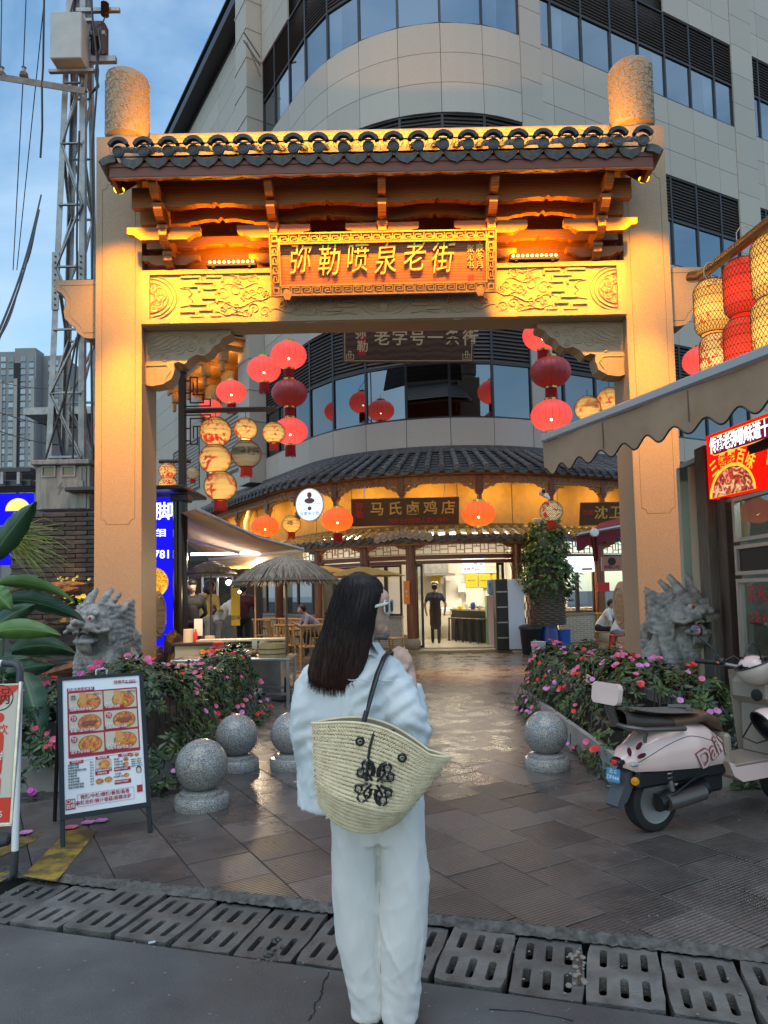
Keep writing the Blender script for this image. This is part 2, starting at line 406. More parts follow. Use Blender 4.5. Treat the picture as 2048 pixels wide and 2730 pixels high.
for(y,c,v)in cand:
 if v<.30:
 # cut slab along the drain edge
  pts=[c+PC*(sx*half)+PL*(sy*half)for sx,sy in((-1,-1),(1,-1),(1,1),(-1,1))]
  outp=[]
  for k in range(4):
   a,q=pts[k],pts[(k+1)%4];va=(a-D0).dot(ND)-.035;vq=(q-D0).dot(ND)-.035
   if va>=0:outp.append(a)
   if va*vq<0:outp.append(a+(q-a)*(va/(va-vq)))
  if len(outp)<3:continue
  b=MB();L2=[(MT_R.inverted()@(p-c))for p in outp]
  ar=abs(sum(L2[k-1].x*L2[k].y-L2[k].x*L2[k-1].y for k in range(len(L2))))/2
  if ar<.002:continue
  b.ext([(p.x,p.y)for p in L2],-.028,0)
  me=b.mesh('paving_slab',mat=mp_r);inst('paving_slab',me,pave,T(c.x,c.y,PZ+random.uniform(-.002,.002))@MT_R);n_own+=1
 elif n_own<296 and abs(c.x)<.72*c.y+.5:
  rdg=y<5.1+.5*sin(c.x*1.7)
  inst('paving_slab',tile_me['r' if rdg else 's'],pave,T(c.x,c.y,PZ+random.uniform(-.0015,.0015))@MT_R@RX(random.uniform(-.003,.003))@RY(random.uniform(-.003,.003)));n_own+=1
 else:
  far.box((0,0,0),(TS-.006,TS-.006,.02),T(c.x,c.y,PZ-.01+random.uniform(-.001,.001))@MT_R,.002)
fo=far.build('paving_slab_field',mp_s,pave);tag(fo,kind='stuff')
# yellow paint on the slabs by the menu board
yl=M('worn_yellow_paint',(.42,.27,.02),.5,col2=(.10,.07,.03),vs=9,vd=12,lo=.36,hi=.58)
b=MB()
for q in(((60,2335),(150,2350),(260,2215),(195,2200)),((0,2250),(0,2285),(95,2240),(120,2215)),((-20,2330),(-20,2362),(40,2330),(48,2318))):
 b.add([atz(x,y,PZ+.0035)for x,y in q],[(0,1,2,3)])
tag(b.build('painted_marking',yl),kind='structure')
# ---------------- the archway
GX=.08
gate=thing('archway','tall stone and timber archway with tiled roof spanning the street entrance','archway',(GX,11.9,0))
def notched(w,h,r,cx=0,cy=0):
 o=[]
 for sx,sy,a in((1,1,0),(-1,1,1),(-1,-1,2),(1,-1,3)):
  c=(cx+sx*w/2,cy+sy*h/2)
  st={0:(270,180),1:(0,-90),2:(90,0),3:(180,90)}[a]
  o+=arc(c[0],c[1],r,st[0],st[1],5)
 return o
for sx in(-1,1):
 x=GX+sx*4.405
 p=MB();p.box((x,11.895,4.675),(.77,.75,9.35),None,.012)
 pl=p.build('pillar',m_granite,gate)
 # front slab with carved groove outline
 f=MB();hole=notched(.56,5.75,.09,0,5.63);inn=notched(.546,5.736,.09,0,5.63)
 fm=T(x,11.52,0)@FR
 f.ext([[(-.384,.01),(.384,.01),(.384,9.34),(-.384,9.34)],hole],0,.012,fm);f.ext(inn,0,.012,fm)
 f.build('face_panel',m_granite,pl)
 # cloud column on top
 c=MB();c.lathe([(.37,9.35),(.37,9.37),(.30,9.44),(.30,9.47),(.365,9.5),(.365,10.60),(.345,10.63),(0,10.635)],40,T(x,11.895,0))
 co=c.build('cloud_column',m_granite,gate,True)
 c=MB();rn=random.Random(sx+5)
 for k in range(62):
  a=2*pi*((k*.381966)%1);z=9.55+1.02*k/62;d=rn.choice((-1,1));r=rn.uniform(.055,.085)
  pts=spiral(0,0,r*.62,1.5,d,rn.uniform(0,6),18)
  c.tube([(x+.366*sin(a+u/.366),11.895-.366*cos(a+u/.366),min(10.6,z+v))for u,v in[(r*1.5*cos(t_*.42-.5)*(1+.18*sin(t_*2.6)),r*.95*sin(t_*.42-.5)*(1+.18*sin(t_*2.6)))for t_ in range(15)]],.008,5)
  R3=.366
  c.tube([(x+R3*sin(a+u/R3),11.895-R3*cos(a+u/R3),min(10.6,z+v))for u,v in pts],[.007]*len(pts),5)
 c.build('cloud_carving',m_granite,co,True)
 # outer shoulder bracket
 b=MB()
 prof=[(0,0),(0,1.05),(.80,1.05),(.80,.84)]+arc(.62,.66,.18,90,0,5)[1:]
 prof=[(0,1.02),(.79,1.02),(.80,.86),(.68,.80),(.61,.70),(.61,.58),(.64,.48),(.62,.36),(.52,.25),(.44,.20),(.40,.10),(.30,.02),(.2,0),(0,0)]
 m_=T(x+sx*.385,11.95,5.96)@FR@SC(sx,1,1)
 b.ext(prof,-.2,.2,m_)
 b.ext([[(.02,.94),(.72,.94),(.60,.82),(.53,.70),(.53,.56),(.55,.48),(.52,.38),(.36,.22),(.3,.1),(.02,.1)],[(.03,.93),(.70,.93),(.59,.81),(.52,.70),(.52,.56),(.54,.48),(.51,.39),(.35,.23),(.29,.11),(.03,.11)]],.2,.207,m_)
 b.build('shoulder_bracket',m_granite,gate)
 # carved corbel
 b=MB();m_=T(GX+sx*4.02,11.86,5.10)@FR@SC(-sx,1,1)
 prof=[(0,.935),(1.44,.935),(1.44,.86),(1.30,.80),(1.24,.70),(1.15,.66),(1.08,.56),(.98,.50),(.85,.52),(.74,.46),(.66,.36),(.56,.40),(.48,.38),(.49,.28),(.44,.12),(.30,.03),(.12,.0),(0,.02)]
 b.ext(prof,-.17,.17,m_)
 cb=b.build('carved_corbel',m_granite,gate)
 b=MB();rn=random.Random(3)
 def rel(pts,r,z=.17):b.tube(to3(pts,m_,z),r,6,True,.8)
 rel([(.03,.91),(1.40,.905)],.012);rel([(.02,.34),(.36,.34),(.42,.24),(.34,.12)],.012)
 for(cx,cy,r,d,a)in((.16,.60,.11,1,0),(.36,.72,.10,-1,2),(.33,.50,.08,1,1),(.56,.62,.10,1,3),(.62,.80,.07,-1,0),(.78,.66,.09,-1,1),(.96,.76,.08,1,0),(.95,.60,.06,1,2),(1.12,.74,.06,-1,4),(1.24,.83,.05,1,0),(.12,.80,.07,-1,1),(.82,.82,.05,1,5)):
  s_=spiral(cx,cy,r,1.6,d,a);rel(s_,[.008+.010*i/len(s_)for i in range(len(s_))])
 for k in range(7):
  y0=.46+.05*k;rel([(.04+.16*i,y0+.04*sin(i*1.3+k)+.05*i)for i in range(6)if .04+.16*i<1.1 and y0+.05*i<.88],[.004,.012,.014,.012,.008,.004][:len([0 for i in range(6)if .04+.16*i<1.1 and y0+.05*i<.88])])
 b.build('scroll_carving',m_granite,cb,True)
 # stone beam with relief
b=MB();b.box((GX,11.70,6.505),(8.03,.52,.93),None,.015)
beam=b.build('stone_beam',m_granite,gate)
b=MB();m_=T(GX,11.44,6.04)@FR
b.ext([[(-4.0,.012),(4.0,.012),(4.0,.918),(-4.0,.918)],[(-3.86,.09),(3.86,.09),(3.86,.84),(-3.86,.84)]],0,.035,m_)
b.build('beam_border',m_granite,beam)
b=MB()
def rel(pts,r,z=0.0,f=.8):b.tube(to3(pts,m_,z),r,6,True,f)
def cloud(cx,cy,s,fl=1):
 for(dx,dy,r,d,a)in((-.16,.02,.10,1,0),(.02,.07,.12,-1,2),(.16,-.01,.08,1,1)):
  q=spiral(cx+fl*dx*s,cy+dy*s,r*s,1.5,d*fl,a if fl>0 else pi-a);rel(q,[.009+.011*i/len(q)for i in range(len(q))])
 rel([(cx+fl*(-.34+.085*i)*s,cy+(-.12+.05*sin(i*1.05))*s)for i in range(10)],[.004,.012,.016,.018,.018,.018,.016,.014,.01,.003])
for sx in(-1,1):
# half medallion
 cx,cy=sx*3.86,.465
 for R_ in(.375,.44,.30):
  pts=[(cx-sx*R_*cos(radians(t)),cy+R_*.86*sin(radians(t)))for t in range(-88,89,8)];rel(pts,.017)
 for k in range(5):
  a=radians(-72+36*k);pts=[]
  for t in range(9):
   u=t/8;w=.07*sin(pi*u);r_=.10+.17*u
   pts.append((cx-sx*(r_*cos(a)-w*sin(a)),cy+r_*sin(a)+w*cos(a)))
  for t in range(8,-1,-1):
   u=t/8;w=-.07*sin(pi*u);r_=.10+.17*u
   pts.append((cx-sx*(r_*cos(a)-w*sin(a)),cy+r_*sin(a)+w*cos(a)))
  rel(pts,.015)
  q=spiral(cx-sx*.17*cos(a),cy+.17*sin(a),.04,1.3);rel(q,.01)
 rel([(cx-sx*.09*cos(radians(t)),cy+.09*sin(radians(t)))for t in range(-88,89,11)],.02)
 # fret bars
 for(x0,x1,y0)in((3.35,3.02,.80),(2.93,2.66,.80),(3.12,2.80,.71),(3.30,3.05,.64),(2.98,2.72,.60),(3.2,2.9,.34),(3.36,3.1,.22),(3.05,2.8,.24),(3.2,2.95,.135),(2.86,2.66,.14),(3.0,2.75,.44)):
  b.box(((sx*(x0+x1)/2),y0,.012),(x0-x1,.045,.024),m_,.006)
  b.box((sx*x1,y0-.045,.011),(.04,.09,.022),m_,.006)
 rel([(sx*x,y)for x,y in((3.36,.62),(3.22,.60),(3.16,.52),(3.22,.46),(3.16,.40),(3.22,.32),(3.36,.30))],.016)
 cloud(sx*2.45,.48,1.25,-sx);cloud(sx*2.30,.74,.85,sx);cloud(sx*2.05,.50,.7,-sx);cloud(sx*2.12,.18,.95,sx);cloud(sx*2.55,.26,.7,sx)
 rel([(sx*(2.75-.09*i),.80+.03*sin(i*.9))for i in range(9)],[.004,.014,.018,.02,.02,.018,.016,.01,.003])
 rel([(sx*(2.70-.1*i),.13+.035*sin(i*.8))for i in range(9)],[.004,.014,.018,.02,.02,.018,.016,.01,.003])
 # lower middle ornament below the plaque
 cloud(sx*.95,.33,.9,sx);cloud(sx*1.55,.30,.8,sx);cloud(sx*1.25,.16,1.0,-sx)
 rel([(sx*(.45+.14*i),.12+.03*sin(i*1.1))for i in range(9)],[.016,.02,.02,.02,.02,.018,.014,.01,.003])
 for(x0,x1,y0)in((.75,.45,.26),(.95,.7,.19),(.7,.5,.34)):b.box((sx*(x0+x1)/2,y0,.012),(x0-x1,.05,.024),m_,.006)
for R_ in(.50,.42,.34):rel([(R_*cos(radians(t)),.52+R_*.86*sin(radians(t)))for t in range(180,361,10)],.018)
b.sph((0,.24,.01),(.08,.09,.03),10,8,m_);
for k in range(7):q=spiral(-.24+.08*k,.36+.03*(k%2),.05,1.4,1 if k%2 else-1);rel(q,.012)
b.build('relief_carving',m_granite,beam,True)
# ---- timber roof
EY,EZ=10.30,8.28
RZ_,RYY=9.30,11.9
sl_=V((0,RYY-EY,RZ_-EZ));SLN=sl_.length;sl_.normalize()
b=MB()
for sgn in(1,-1):
 y0=RYY-sgn*(RYY-EY-.06);b.add([(GX-4.12,y0,EZ-.14),(GX+4.12,y0,EZ-.14),(GX+4.12,RYY,RZ_-.12),(GX-4.12,RYY,RZ_-.12),(GX-4.12,y0,EZ-.20),(GX+4.12,y0,EZ-.20),(GX+4.12,RYY,RZ_-.20),(GX-4.12,RYY,RZ_-.20)],[(0,1,2,3),(7,6,5,4),(0,4,5,1),(0,3,7,4),(1,5,6,2)]if sgn>0 else[(3,2,1,0),(4,5,6,7),(1,5,4,0),(4,7,3,0),(2,6,5,1)])
deck=b.build('roof_deck',m_wood_red,gate)
b=MB();b.box((GX,RYY,RZ_+.02),(7.95,.22,.34),None,.02);b.tube([(GX-3.98,RYY,RZ_+.24),(GX+3.98,RYY,RZ_+.24)],.09,10)
rdg=b.build('ridge',M('ridge_plaster',(.30,.25,.2),.8,col2=(.2,.17,.14),vs=12),gate,True)
b=MB()
for k in range(34):
 cx=GX-3.8+.23*k
 q=spiral(cx,RZ_+.02,.075,1.5,1 if k%2 else-1);b.tube([(u,RYY-.113,v)for u,v in q],.012,5)
 b.tube([(cx+.11,RYY-.113,RZ_-.1),(cx+.13,RYY-.113,RZ_+.02),(cx+.11,RYY-.113,RZ_+.13)],.01,5)
b.build('ridge_carving',M('ridge_plaster',(.3,.25,.2)),rdg,True)
NT=22;PT=7.92/(NT-1)
# one barrel with rosette end, one drip tile, one lamp visor
b=MB();L_=SLN-.12
for k in range(5):
 t0,t1=L_*k/5,L_*(k+1)/5+.02
 b.lathe([(.078,-t0),(.07,-t1)],10,frame((0,0,0),(1,0,0),V((0,-sl_.z,sl_.y))),-.05,pi+.05,False)
b.m=T(0,0,0)@FR
b.lathe([(.088,-.01),(.088,.03),(.078,.034),(.072,.022),(.0,.022)],18)
for k in range(8):b.sph((.038*cos(k*pi/4),.038*sin(k*pi/4),.024),(.015,.015,.008),6,4)
b.sph((0,0,.024),(.014,.014,.01),6,4);b.tube([(.06*cos(i*pi/10),.06*sin(i*pi/10),.023)for i in range(20)],.005,4,closed=True)
bar_me=b.mesh('barrel_tile',True,m_tile)
b=MB();b.m=FR
prof=[(-PT*.5,.05)]+[(PT*.5*(-1+2*i/12),.02-.03*sin(pi*i/12))for i in range(13)]+[(PT*.5,.05)]
fan=[(PT*.49*cos(radians(t)),-.075+(-.0)+.165*sin(radians(t))*1.0)for t in range(180,361,12)]
fan=[(PT*.49*cos(radians(t)),.0+.17*sin(radians(t))+(-.02 if t==276 else 0))for t in range(180,361,12)]
b.ext(fan+[(PT*.30,-.03),(0,-.055),(-PT*.30,-.03)],-.012,.012)
drip_me=b.mesh('drip_tile',False,m_tile)
b=MB();b.m=FR
b.ext(arc(0,0,.17,22,158,12)+arc(0,0,.115,158,22,12),-.03,.05);b.sph((0,.172,.01),(.02,.02,.02),6,4)
for s_ in(-1,1):b.tube([(s_*.13,.06,0),(s_*.15,.02,.01),(s_*.13,-.04,.015),(s_*.10,-.07,0)],.004,4)
vis_me=b.mesh('tile_lamp_visor',True,M('visor_black',(.025,.027,.03),.5))
for k in range(NT):
 x=GX-3.96+PT*k
 o=inst('barrel_tile',bar_me,gate,T(x,EY,EZ+random.uniform(-.008,.008)))
 inst('tile_lamp_visor',vis_me,o,T(0,.015,.055)@RY(random.uniform(-.05,.05)))
 if k<NT-1:inst('drip_tile',drip_me,gate,T(x+PT/2,EY+.02,EZ-.055)@RX(radians(12)))
for sx in(-1,1):
 b=MB()
 b.m=T(GX+sx*4.02,EY+.05,EZ-.16)@RZ(-sx*.1)@SC(sx,1,1)@FR
 b.ext([(0,.12),(.08,.13),(.17,.09),(.25,.02),(.21,.0),(.19,-.055),(.10,0),(0,.02)],-.5,.03)
 b.build('verge_tile',m_tile,gate)
 # pan tiles under the barrels (seen from the side and above)
b=MB()
for sgn in(1,-1):
 for r in range(8):
  t0=.05+SLN*r/8;y0=EY+sl_.y*t0;z0=EZ-.07+sl_.z*t0;y1=EY+sl_.y*(t0+.26);z1=EZ-.07+sl_.z*(t0+.26)-.02
  if sgn<0:y0,y1=2*RYY-y0,2*RYY-y1
  b.add([(GX-4.05,y0,z0),(GX+4.05,y0,z0),(GX+4.05,y1,z1),(GX-4.05,y1,z1)],[(0,1,2,3)if sgn>0 else(3,2,1,0)])
b.build('pan_tile_course',m_tile,gate)
# fascia with scalloped lip
b=MB();b.box((GX,EY+.10,8.03),(8.26,.05,.20),None,.006)
fa=b.build('fascia_board',m_wood_red,gate)
b=MB();w=[];n=132
for i in range(n+1):
 x=-4.13+8.26*i/n;w.append((x,7.925-.022*abs(sin(pi*i/8))-.012*(1 if i%8==4 else 0)))
b.ext([(-4.13,7.945)]+w+[(4.13,7.945)],-.02,.03,T(GX,EY+.11,0)@FR)
b.build('scalloped_trim',m_wood_or,fa)
for sx in(-1,1):
 b=MB();b.ext([(10.4,7.93),(10.42,8.12),(11.85,9.1),(11.85,8.8),(11.0,8.1),(10.7,7.86)],-.03,.03,T(GX+sx*4.1,0,0)@Matrix(((0,0,1,0),(1,0,0,0),(0,1,0,0),(0,0,0,1))))
 b.build('gable_board',m_wood_red,gate)
 # beams under the eave with notched lower edges
def notch_beam(name,y,z0,z1,x0,x1,th,mids,depth=.05):
 b=MB();lo=[(x0,z0)]
 for c in mids:
  for dx,dz in((-.55,0),(-.5,.35),(-.38,.55),(-.28,.9),(-.15,1),(-.05,.75),(0,1.5),(.05,.75),(.15,1),(.28,.9),(.38,.55),(.5,.35),(.55,0)):lo.append((c+dx,z0+depth*dz))
 lo.append((x1,z0));b.ext(lo+[(x1,z1),(x0,z1)],-th/2,th/2,T(GX,y,0)@FR);return b.build(name,m_wood_or,gate)
BX=(-3.52,-1.75,0,1.75,3.52);mids=[(BX[i]+BX[i+1])/2 for i in range(4)]
notch_beam('eave_purlin',10.92,7.72,8.05,-3.96,3.96,.12,mids)
notch_beam('middle_purlin',11.30,7.66,7.95,-3.96,3.96,.10,mids,.07)
notch_beam('wall_purlin',11.62,7.40,7.60,-3.96,3.96,.10,mids,.07)
b=MB();b.box((GX,11.78,7.12),(8.0,.14,.24),None,.01);b.build('tie_beam',m_wood_or,gate)
b=MB();b.box((GX,11.85,7.8),(8.0,.04,1.6));b.build('timber_backing',m_wood_or,gate)
# bracket sets
def boat(b,x,y,z,L,h,th,m0=Matrix()):
 p=[(-L/2,h),(-L/2,h*.55),(-L/2+.03,h*.45),(-L/2+.10,h*.42),(-L/2+.16,h*.18),(-L/2+.22,0),(L/2-.22,0),(L/2-.16,h*.18),(L/2-.10,h*.42),(L/2-.03,h*.45),(L/2,h*.55),(L/2,h)]
 b.ext(p,-th/2,th/2,T(x,y,z)@FR@m0)
def arm(b,x,y0,y1,z,h,w):
# arm along y, nose curled at the front y0
 p=[(y1,h),(y1,0),(y0+.16,0),(y0+.08,h*.12),(y0+.03,h*.38),(y0,h*.55),(y0,h)]
 b.ext(p,-w/2,w/2,T(x,0,z)@Matrix(((0,0,1,0),(1,0,0,0),(0,1,0,0),(0,0,0,1))))
for k,bx in enumerate(BX):
 x=GX+bx;b=MB()
 arm(b,x,11.28,11.84,6.98,.16,.13);boat(b,x,11.50,7.06,.95,.17,.11)
 b.box((x,11.36,7.19),(.18,.18,.09),None,.02)
 arm(b,x,11.0,11.84,7.24,.20,.13);boat(b,x,11.12,7.30,1.18,.21,.11)
 b.box((x,11.08,7.48),(.19,.19,.09),None,.02)
 arm(b,x,10.74,11.84,7.53,.20,.13);b.box((x,10.84,7.72),(.2,.18,.07),None,.02)
 arm(b,x,10.50,11.3,7.76,.20,.12)
 b.build('bracket_set',m_wood_or,gate)
 # lamps on the gate: floodlights on the beam, strip behind the fascia, corner spots
OR=(1.0,.375,.002)
em_or=E('warm_led',(1,.55,.10),14,False);em_or2=E('amber_dome',(1,.68,.02),2.2,False)
for sx,lab in((-1,'bar floodlight with a row of lit amber bulbs left of the plaque'),(1,'bar floodlight with a row of lit amber bulbs right of the plaque')):
 x=GX+sx*2.5;f=thing('floodlight',lab,'floodlight',(x,11.4,6.97))
 b=MB();b.box((x,11.42,7.015),(.82,.12,.06),None,.01);b.box((x-.3,11.42,6.98),(.04,.1,.02));b.box((x+.3,11.42,6.98),(.04,.1,.02));b.build('housing',m_black,f)
 for k in range(10):
  b=MB();b.sph((x-.35+.078*k,11.36,7.055),.021,8,6);b.build('bulb',em_or,f,True)
 lamp('flood','AREA',(x,11.33,7.10),30,OR,to=(x,11.5,7.9),size=(.8,.06),parent=f)
stp=thing('led_strip','amber light strip hidden behind the scalloped eave board of the archway','light strip',(GX,10.5,7.9))
b=MB();b.box((GX,10.53,7.97),(7.6,.03,.02));b.build('profile',m_black,stp)
for k in range(6):
 x=GX-3.3+1.32*k;lamp('strip','AREA',(x,10.43,7.88),42,OR,to=(x,11.45,6.25),size=(1.3,.02),parent=stp).data.spread=radians(48)
for sx,lab in((-1,'yellow glowing dome spotlight under the left eave end'),(1,'yellow glowing dome spotlight under the right eave end')):
 x=GX+sx*4.14;f=thing('spotlight',lab,'spotlight',(x,10.8,8.1))
 b=MB();b.lathe([(.09,8.10),(.10,8.02),(.095,8.0)],14,T(x,10.8,0));b.build('housing',m_black,f,True)
 b=MB();b.sph((x,10.8,8.0),(.085,.085,.07),14,8);b.build('dome',em_or2,f,True)
 lamp('spot','SPOT',(x,10.42,7.9),560,OR,.06,f,to=(x+sx*.3,11.55,6.0),spot=84,blend=1);lamp('spot','SPOT',(x,10.40,7.9),4800,OR,.06,f,to=(x+sx*.34,11.45,2.6),spot=36,blend=1)
vl=thing('roof_lamp_line','amber lamps along the roof tiles lighting the ridge of the archway','light strip',(GX,10.9,9.0))
b=MB();b.box((GX,11.0,8.86),(7.8,.02,.015));b.build('profile',m_black,vl)
for k in range(4):x=GX-2.9+1.95*k;lamp('ridge_wash','AREA',(x,11.05,8.93),100,OR,to=(x,11.9,9.3),size=(1.9,.03),parent=vl)
# plaque
pq=thing('name_plaque','carved timber name plaque with gold brush characters and fret border','plaque',(GX,11.25,6.36))
pm=frame((GX+.003,11.18,6.365),(1,0,0),V((0,-.20,.925)))
Wp,Hp=3.62,.96
m_pl=M('plaque_timber',(.30,.085,.022),.45,col2=(.19,.048,.014),vs=1.6,wave=7,stretch=(.6,1,5),bump=.1)
m_fr=M('plaque_gilt_timber',(.36,.21,.07),.5,col2=(.25,.14,.05),vs=12)
b=MB();b.box((0,Hp/2,-.03),(Wp-.2,Hp-.2,.05),pm);b.build('board',m_pl,pq)
b=MB();b.ext([[(-Wp/2,0),(Wp/2,0),(Wp/2,Hp),(-Wp/2,Hp)],[(-Wp/2+.17,.17),(Wp/2-.17,.17),(Wp/2-.17,Hp-.17),(-Wp/2+.17,Hp-.17)]],-.05,.04,pm)
fr=b.build('fret_frame',m_fr,pq)
b=MB()
def lip(d,w,z):
 b.ext([[(-Wp/2+d,d),(Wp/2-d,d),(Wp/2-d,Hp-d),(-Wp/2+d,Hp-d)],[(-Wp/2+d+w,d+w),(Wp/2-d-w,d+w),(Wp/2-d-w,Hp-d-w),(-Wp/2+d+w,Hp-d-w)]],.04,z,pm)
lip(0,.022,.065);lip(.145,.025,.06)
def key(cx,cy,s,m2):
 q=[(-.075,-.045),(-.075,.045),(.06,.045),(.06,-.028),(-.03,-.028),(-.03,.012),(.02,.012)]
 for i in range(len(q)-1):
  a,c=q[i],q[i+1];mx_,my_=(a[0]+c[0])/2,(a[1]+c[1])/2
  b.box((mx_,my_,.052),(abs(a[0]-c[0])+.014,abs(a[1]-c[1])+.014,.016),pm@T(cx,cy,0)@m2@SC(s,1,1))
nh=20
for i in range(nh):
 x=-Wp/2+.24+(Wp-.48)*i/(nh-1)
 key(x,.085,1,Matrix());key(x,Hp-.085,1,RZ(pi))
for i in range(4):
 y=.27+(Hp-.54)*i/3
 key(-Wp/2+.085,y,1,RZ(-pi/2));key(Wp/2-.085,y,1,RZ(pi/2))
for sx in(-1,1):
 for y in(.085,Hp-.085):b.ext([rrect(.1,.1,.01,2,sx*(Wp/2-.085),y),rrect(.06,.06,.01,2,sx*(Wp/2-.085),y)],.04,.06,pm)
b.build('fret_pattern',m_fr,fr)
rn=random.Random(11)
for i,ch in enumerate('弥勒喷泉老街'):
 b=MB();g=text(ch,.43,.012,-.003,3);mm=pm@T(-1.32+.455*i,.53+(-.02 if i%2 else .015),.02)@Matrix(((.88,.14,0,0),(.05,1.18,0,0),(0,0,1,0),(0,0,0,1)))
 vs=[]
 for v in g.vertices:
  x,y,z=v.co;d=.014*mnoise.noise(V((x*9+i*7,y*9,0)));d2=.010*mnoise.noise(V((x*8,y*8+i*5,3)))
  k=.78 if z>0 else 1
  vs.append((x+d,y+d2,z))
 b.add(vs,[tuple(p.vertices)for p in g.polygons],mm);b.build('carved_character',m_gold,pq)
b=MB()
for j,ch in enumerate('甲辰冬月'):b.me(text(ch,.13,.006,.004),pm@T(1.55,.80-.125*j,.004)@RZ(.08))
for j,ch in enumerate('张沁书'):b.me(text(ch,.12,.006,.004),pm@T(1.40,.67-.125*j,.004)@RZ(-.05))
b.build('signature_characters',m_gold,pq)
b=MB();b.ext(rrect(.09,.09,.012,3,1.41,.235),-.006,.006,pm);b.build('seal_stamp',m_red,pq)
for sx in(-1,1):
 b=MB();b.ext(arc(0,.0,.07,-30,210,10)+[(-.03,-.09),(0,-.075),(.03,-.09)],.03,.075,pm@T(sx*1.55,.02,0));b.build('plaque_clip',m_fr,pq)
 # LED-lit granite balls need no parts; the gate ends here
 # ---------------- the rounded corner building
BC=V((1.95,23.4,0));BR=4.88;A1,A2=radians(-58.3),radians(27.3);S1,S2=BR*A1,BR*A2
def fac(s,o=0.0,z=0.0):
 a=min(max(s/BR,A1),A2);n=V((sin(a),-cos(a),0));t=V((cos(a),sin(a),0))
 return BC+n*(BR+o)+t*(s-a*BR)+V((0,0,z))
def fang(s):return min(max(s/BR,A1),A2)
def facm(s,o=0.0,z=0.0):
 """matrix: x along the wall, y into the building, z up"""
 return T(*fac(s,o,z))@RZ(fang(s))
CRI=CR.transposed()
def proj(p):
 v=CRI@(V(p)-V((0,0,CAMH)));return CXP+FPX*v.x/-v.z,CYP-FPX*v.y/-v.z
def s_at(px,o=0.0,z=2.0,a=-24.0,b=22.0):
 for _ in range(50):
  m=(a+b)/2
  if proj(fac(m,o,z))[0]<px:a=m
  else:b=m
 return a
def curved(b,s0,s1,z0,z1,o0,o1,n=None):
 """curved slab on the facade between offsets o0 (back) and o1 (front)"""
 if n is None:n=1 if(s0>=S2 or s1<=S1)else max(1,int((s1-s0)/.3))
 vs=[]
 for i in range(n+1):
  s=s0+(s1-s0)*i/n
  vs+=[fac(s,o0,z0),fac(s,o1,z0),fac(s,o1,z1),fac(s,o0,z1)]
 fs=[(0,1,2,3),(4*n+3,4*n+2,4*n+1,4*n)]
 for i in range(n):
  k=4*i;q=k+4
  for e in range(4):f=(e+1)%4;fs.append((k+e,q+e,q+f,k+f))
 return b.add(vs,fs)
bld=thing('corner_building','large grey stone clad building with rounded glazed corner behind the archway','building',(1.95,18.6,0))
m_clad=M('stone_cladding',(.36,.335,.295),.62,col2=(.425,.40,.355),vs=60,vd=3,bump=.12,bs=140,rnd=.06)
m_joint=M('cladding_joint',(.035,.034,.033),.9)
m_frame=M('anodised_frame',(.022,.022,.025),.4)
m_louv=M('bronze_louver',(.045,.040,.038),.5)
def glass_mat(name,tint,mixf,rough=.02,refl=(.85,.9,.95)):
 mt=bpy.data.materials.new(name);mt.use_nodes=True;nt=mt.node_tree;nt.nodes.clear()
 t=nd(nt,'ShaderNodeBsdfTransparent',{'Color':rgba(tint)});g=nd(nt,'ShaderNodeBsdfGlossy',{'Color':rgba(refl),'Roughness':rough})
 m_=nd(nt,'ShaderNodeMixShader',{0:mixf,1:t.outputs[0],2:g.outputs[0]});nd(nt,'ShaderNodeOutputMaterial',{'Surface':m_.outputs[0]});MATS[name]=mt;return mt
m_glass=glass_mat('tinted_glazing',(.35,.42,.48),.42)
m_glass2=glass_mat('dark_glazing',(.16,.17,.18),.26)
m_clear=glass_mat('clear_glazing',(.92,.95,.94),.07)
m_curt=M('white_curtain',(.75,.78,.8),.8)
PW=1.18;SO=-.12
RT=26.0
b=MB();curved(b,-9.4,20,5.3,RT,-.8,-.35,60);curved(b,-26,-9.4,3.0,23.0,-.35,-.06,1)
core=b.build('wall_core',m_joint,bld)
b=MB();curved(b,-27,-9.35,23.0,23.35,-1.2,.55,1);b.build('roof_parapet',M('dark_coping',(.03,.032,.036),.5),bld)
b=MB();curved(b,-26,20,25.9,26,-12,-.3,60);b.build('roof_slab',m_joint,bld)
SILL=(6.17,11.67,17.17,22.67);GH,LH,RH=1.5,1.44,.853
bays=[(-26,-9.4,0),(-8.2,2.25,0),(3.0,11.4,0),(12.5,20,0)]
solid=[(-9.4,-8.2),(2.25,3.0),(11.4,12.5)]
def panel(s0,s1,z0,z1,o=.0):
 g=.007;b=MB();curved(b,s0+g,s1-g,z0+g,z1-g,o-.055,o);b.build('stone_panel',m_clad,bld)
def splits(s0,s1):
 k0=ceil((s0-SO+.3)/PW);r=[s0]
 while SO+k0*PW<s1-.3:r.append(SO+k0*PW);k0+=1
 return r+[s1]
npan=0
for fi,sz in enumerate(SILL):
 rows=[(sz-RH*(i+1),sz-RH*i)for i in range(3 if fi else 1)]
 for(s0,s1,_)in bays:
  if s0<-9.4:
   sp=[s0+3.3*i for i in range(6)];sp[-1]=s1
  else:sp=splits(s0,s1)
  for i in range(len(sp)-1):
   if fi==3 and-7<sp[i]<8:continue
   for(z0,z1)in rows:
    panel(sp[i],sp[i+1],z0,z1);npan+=1
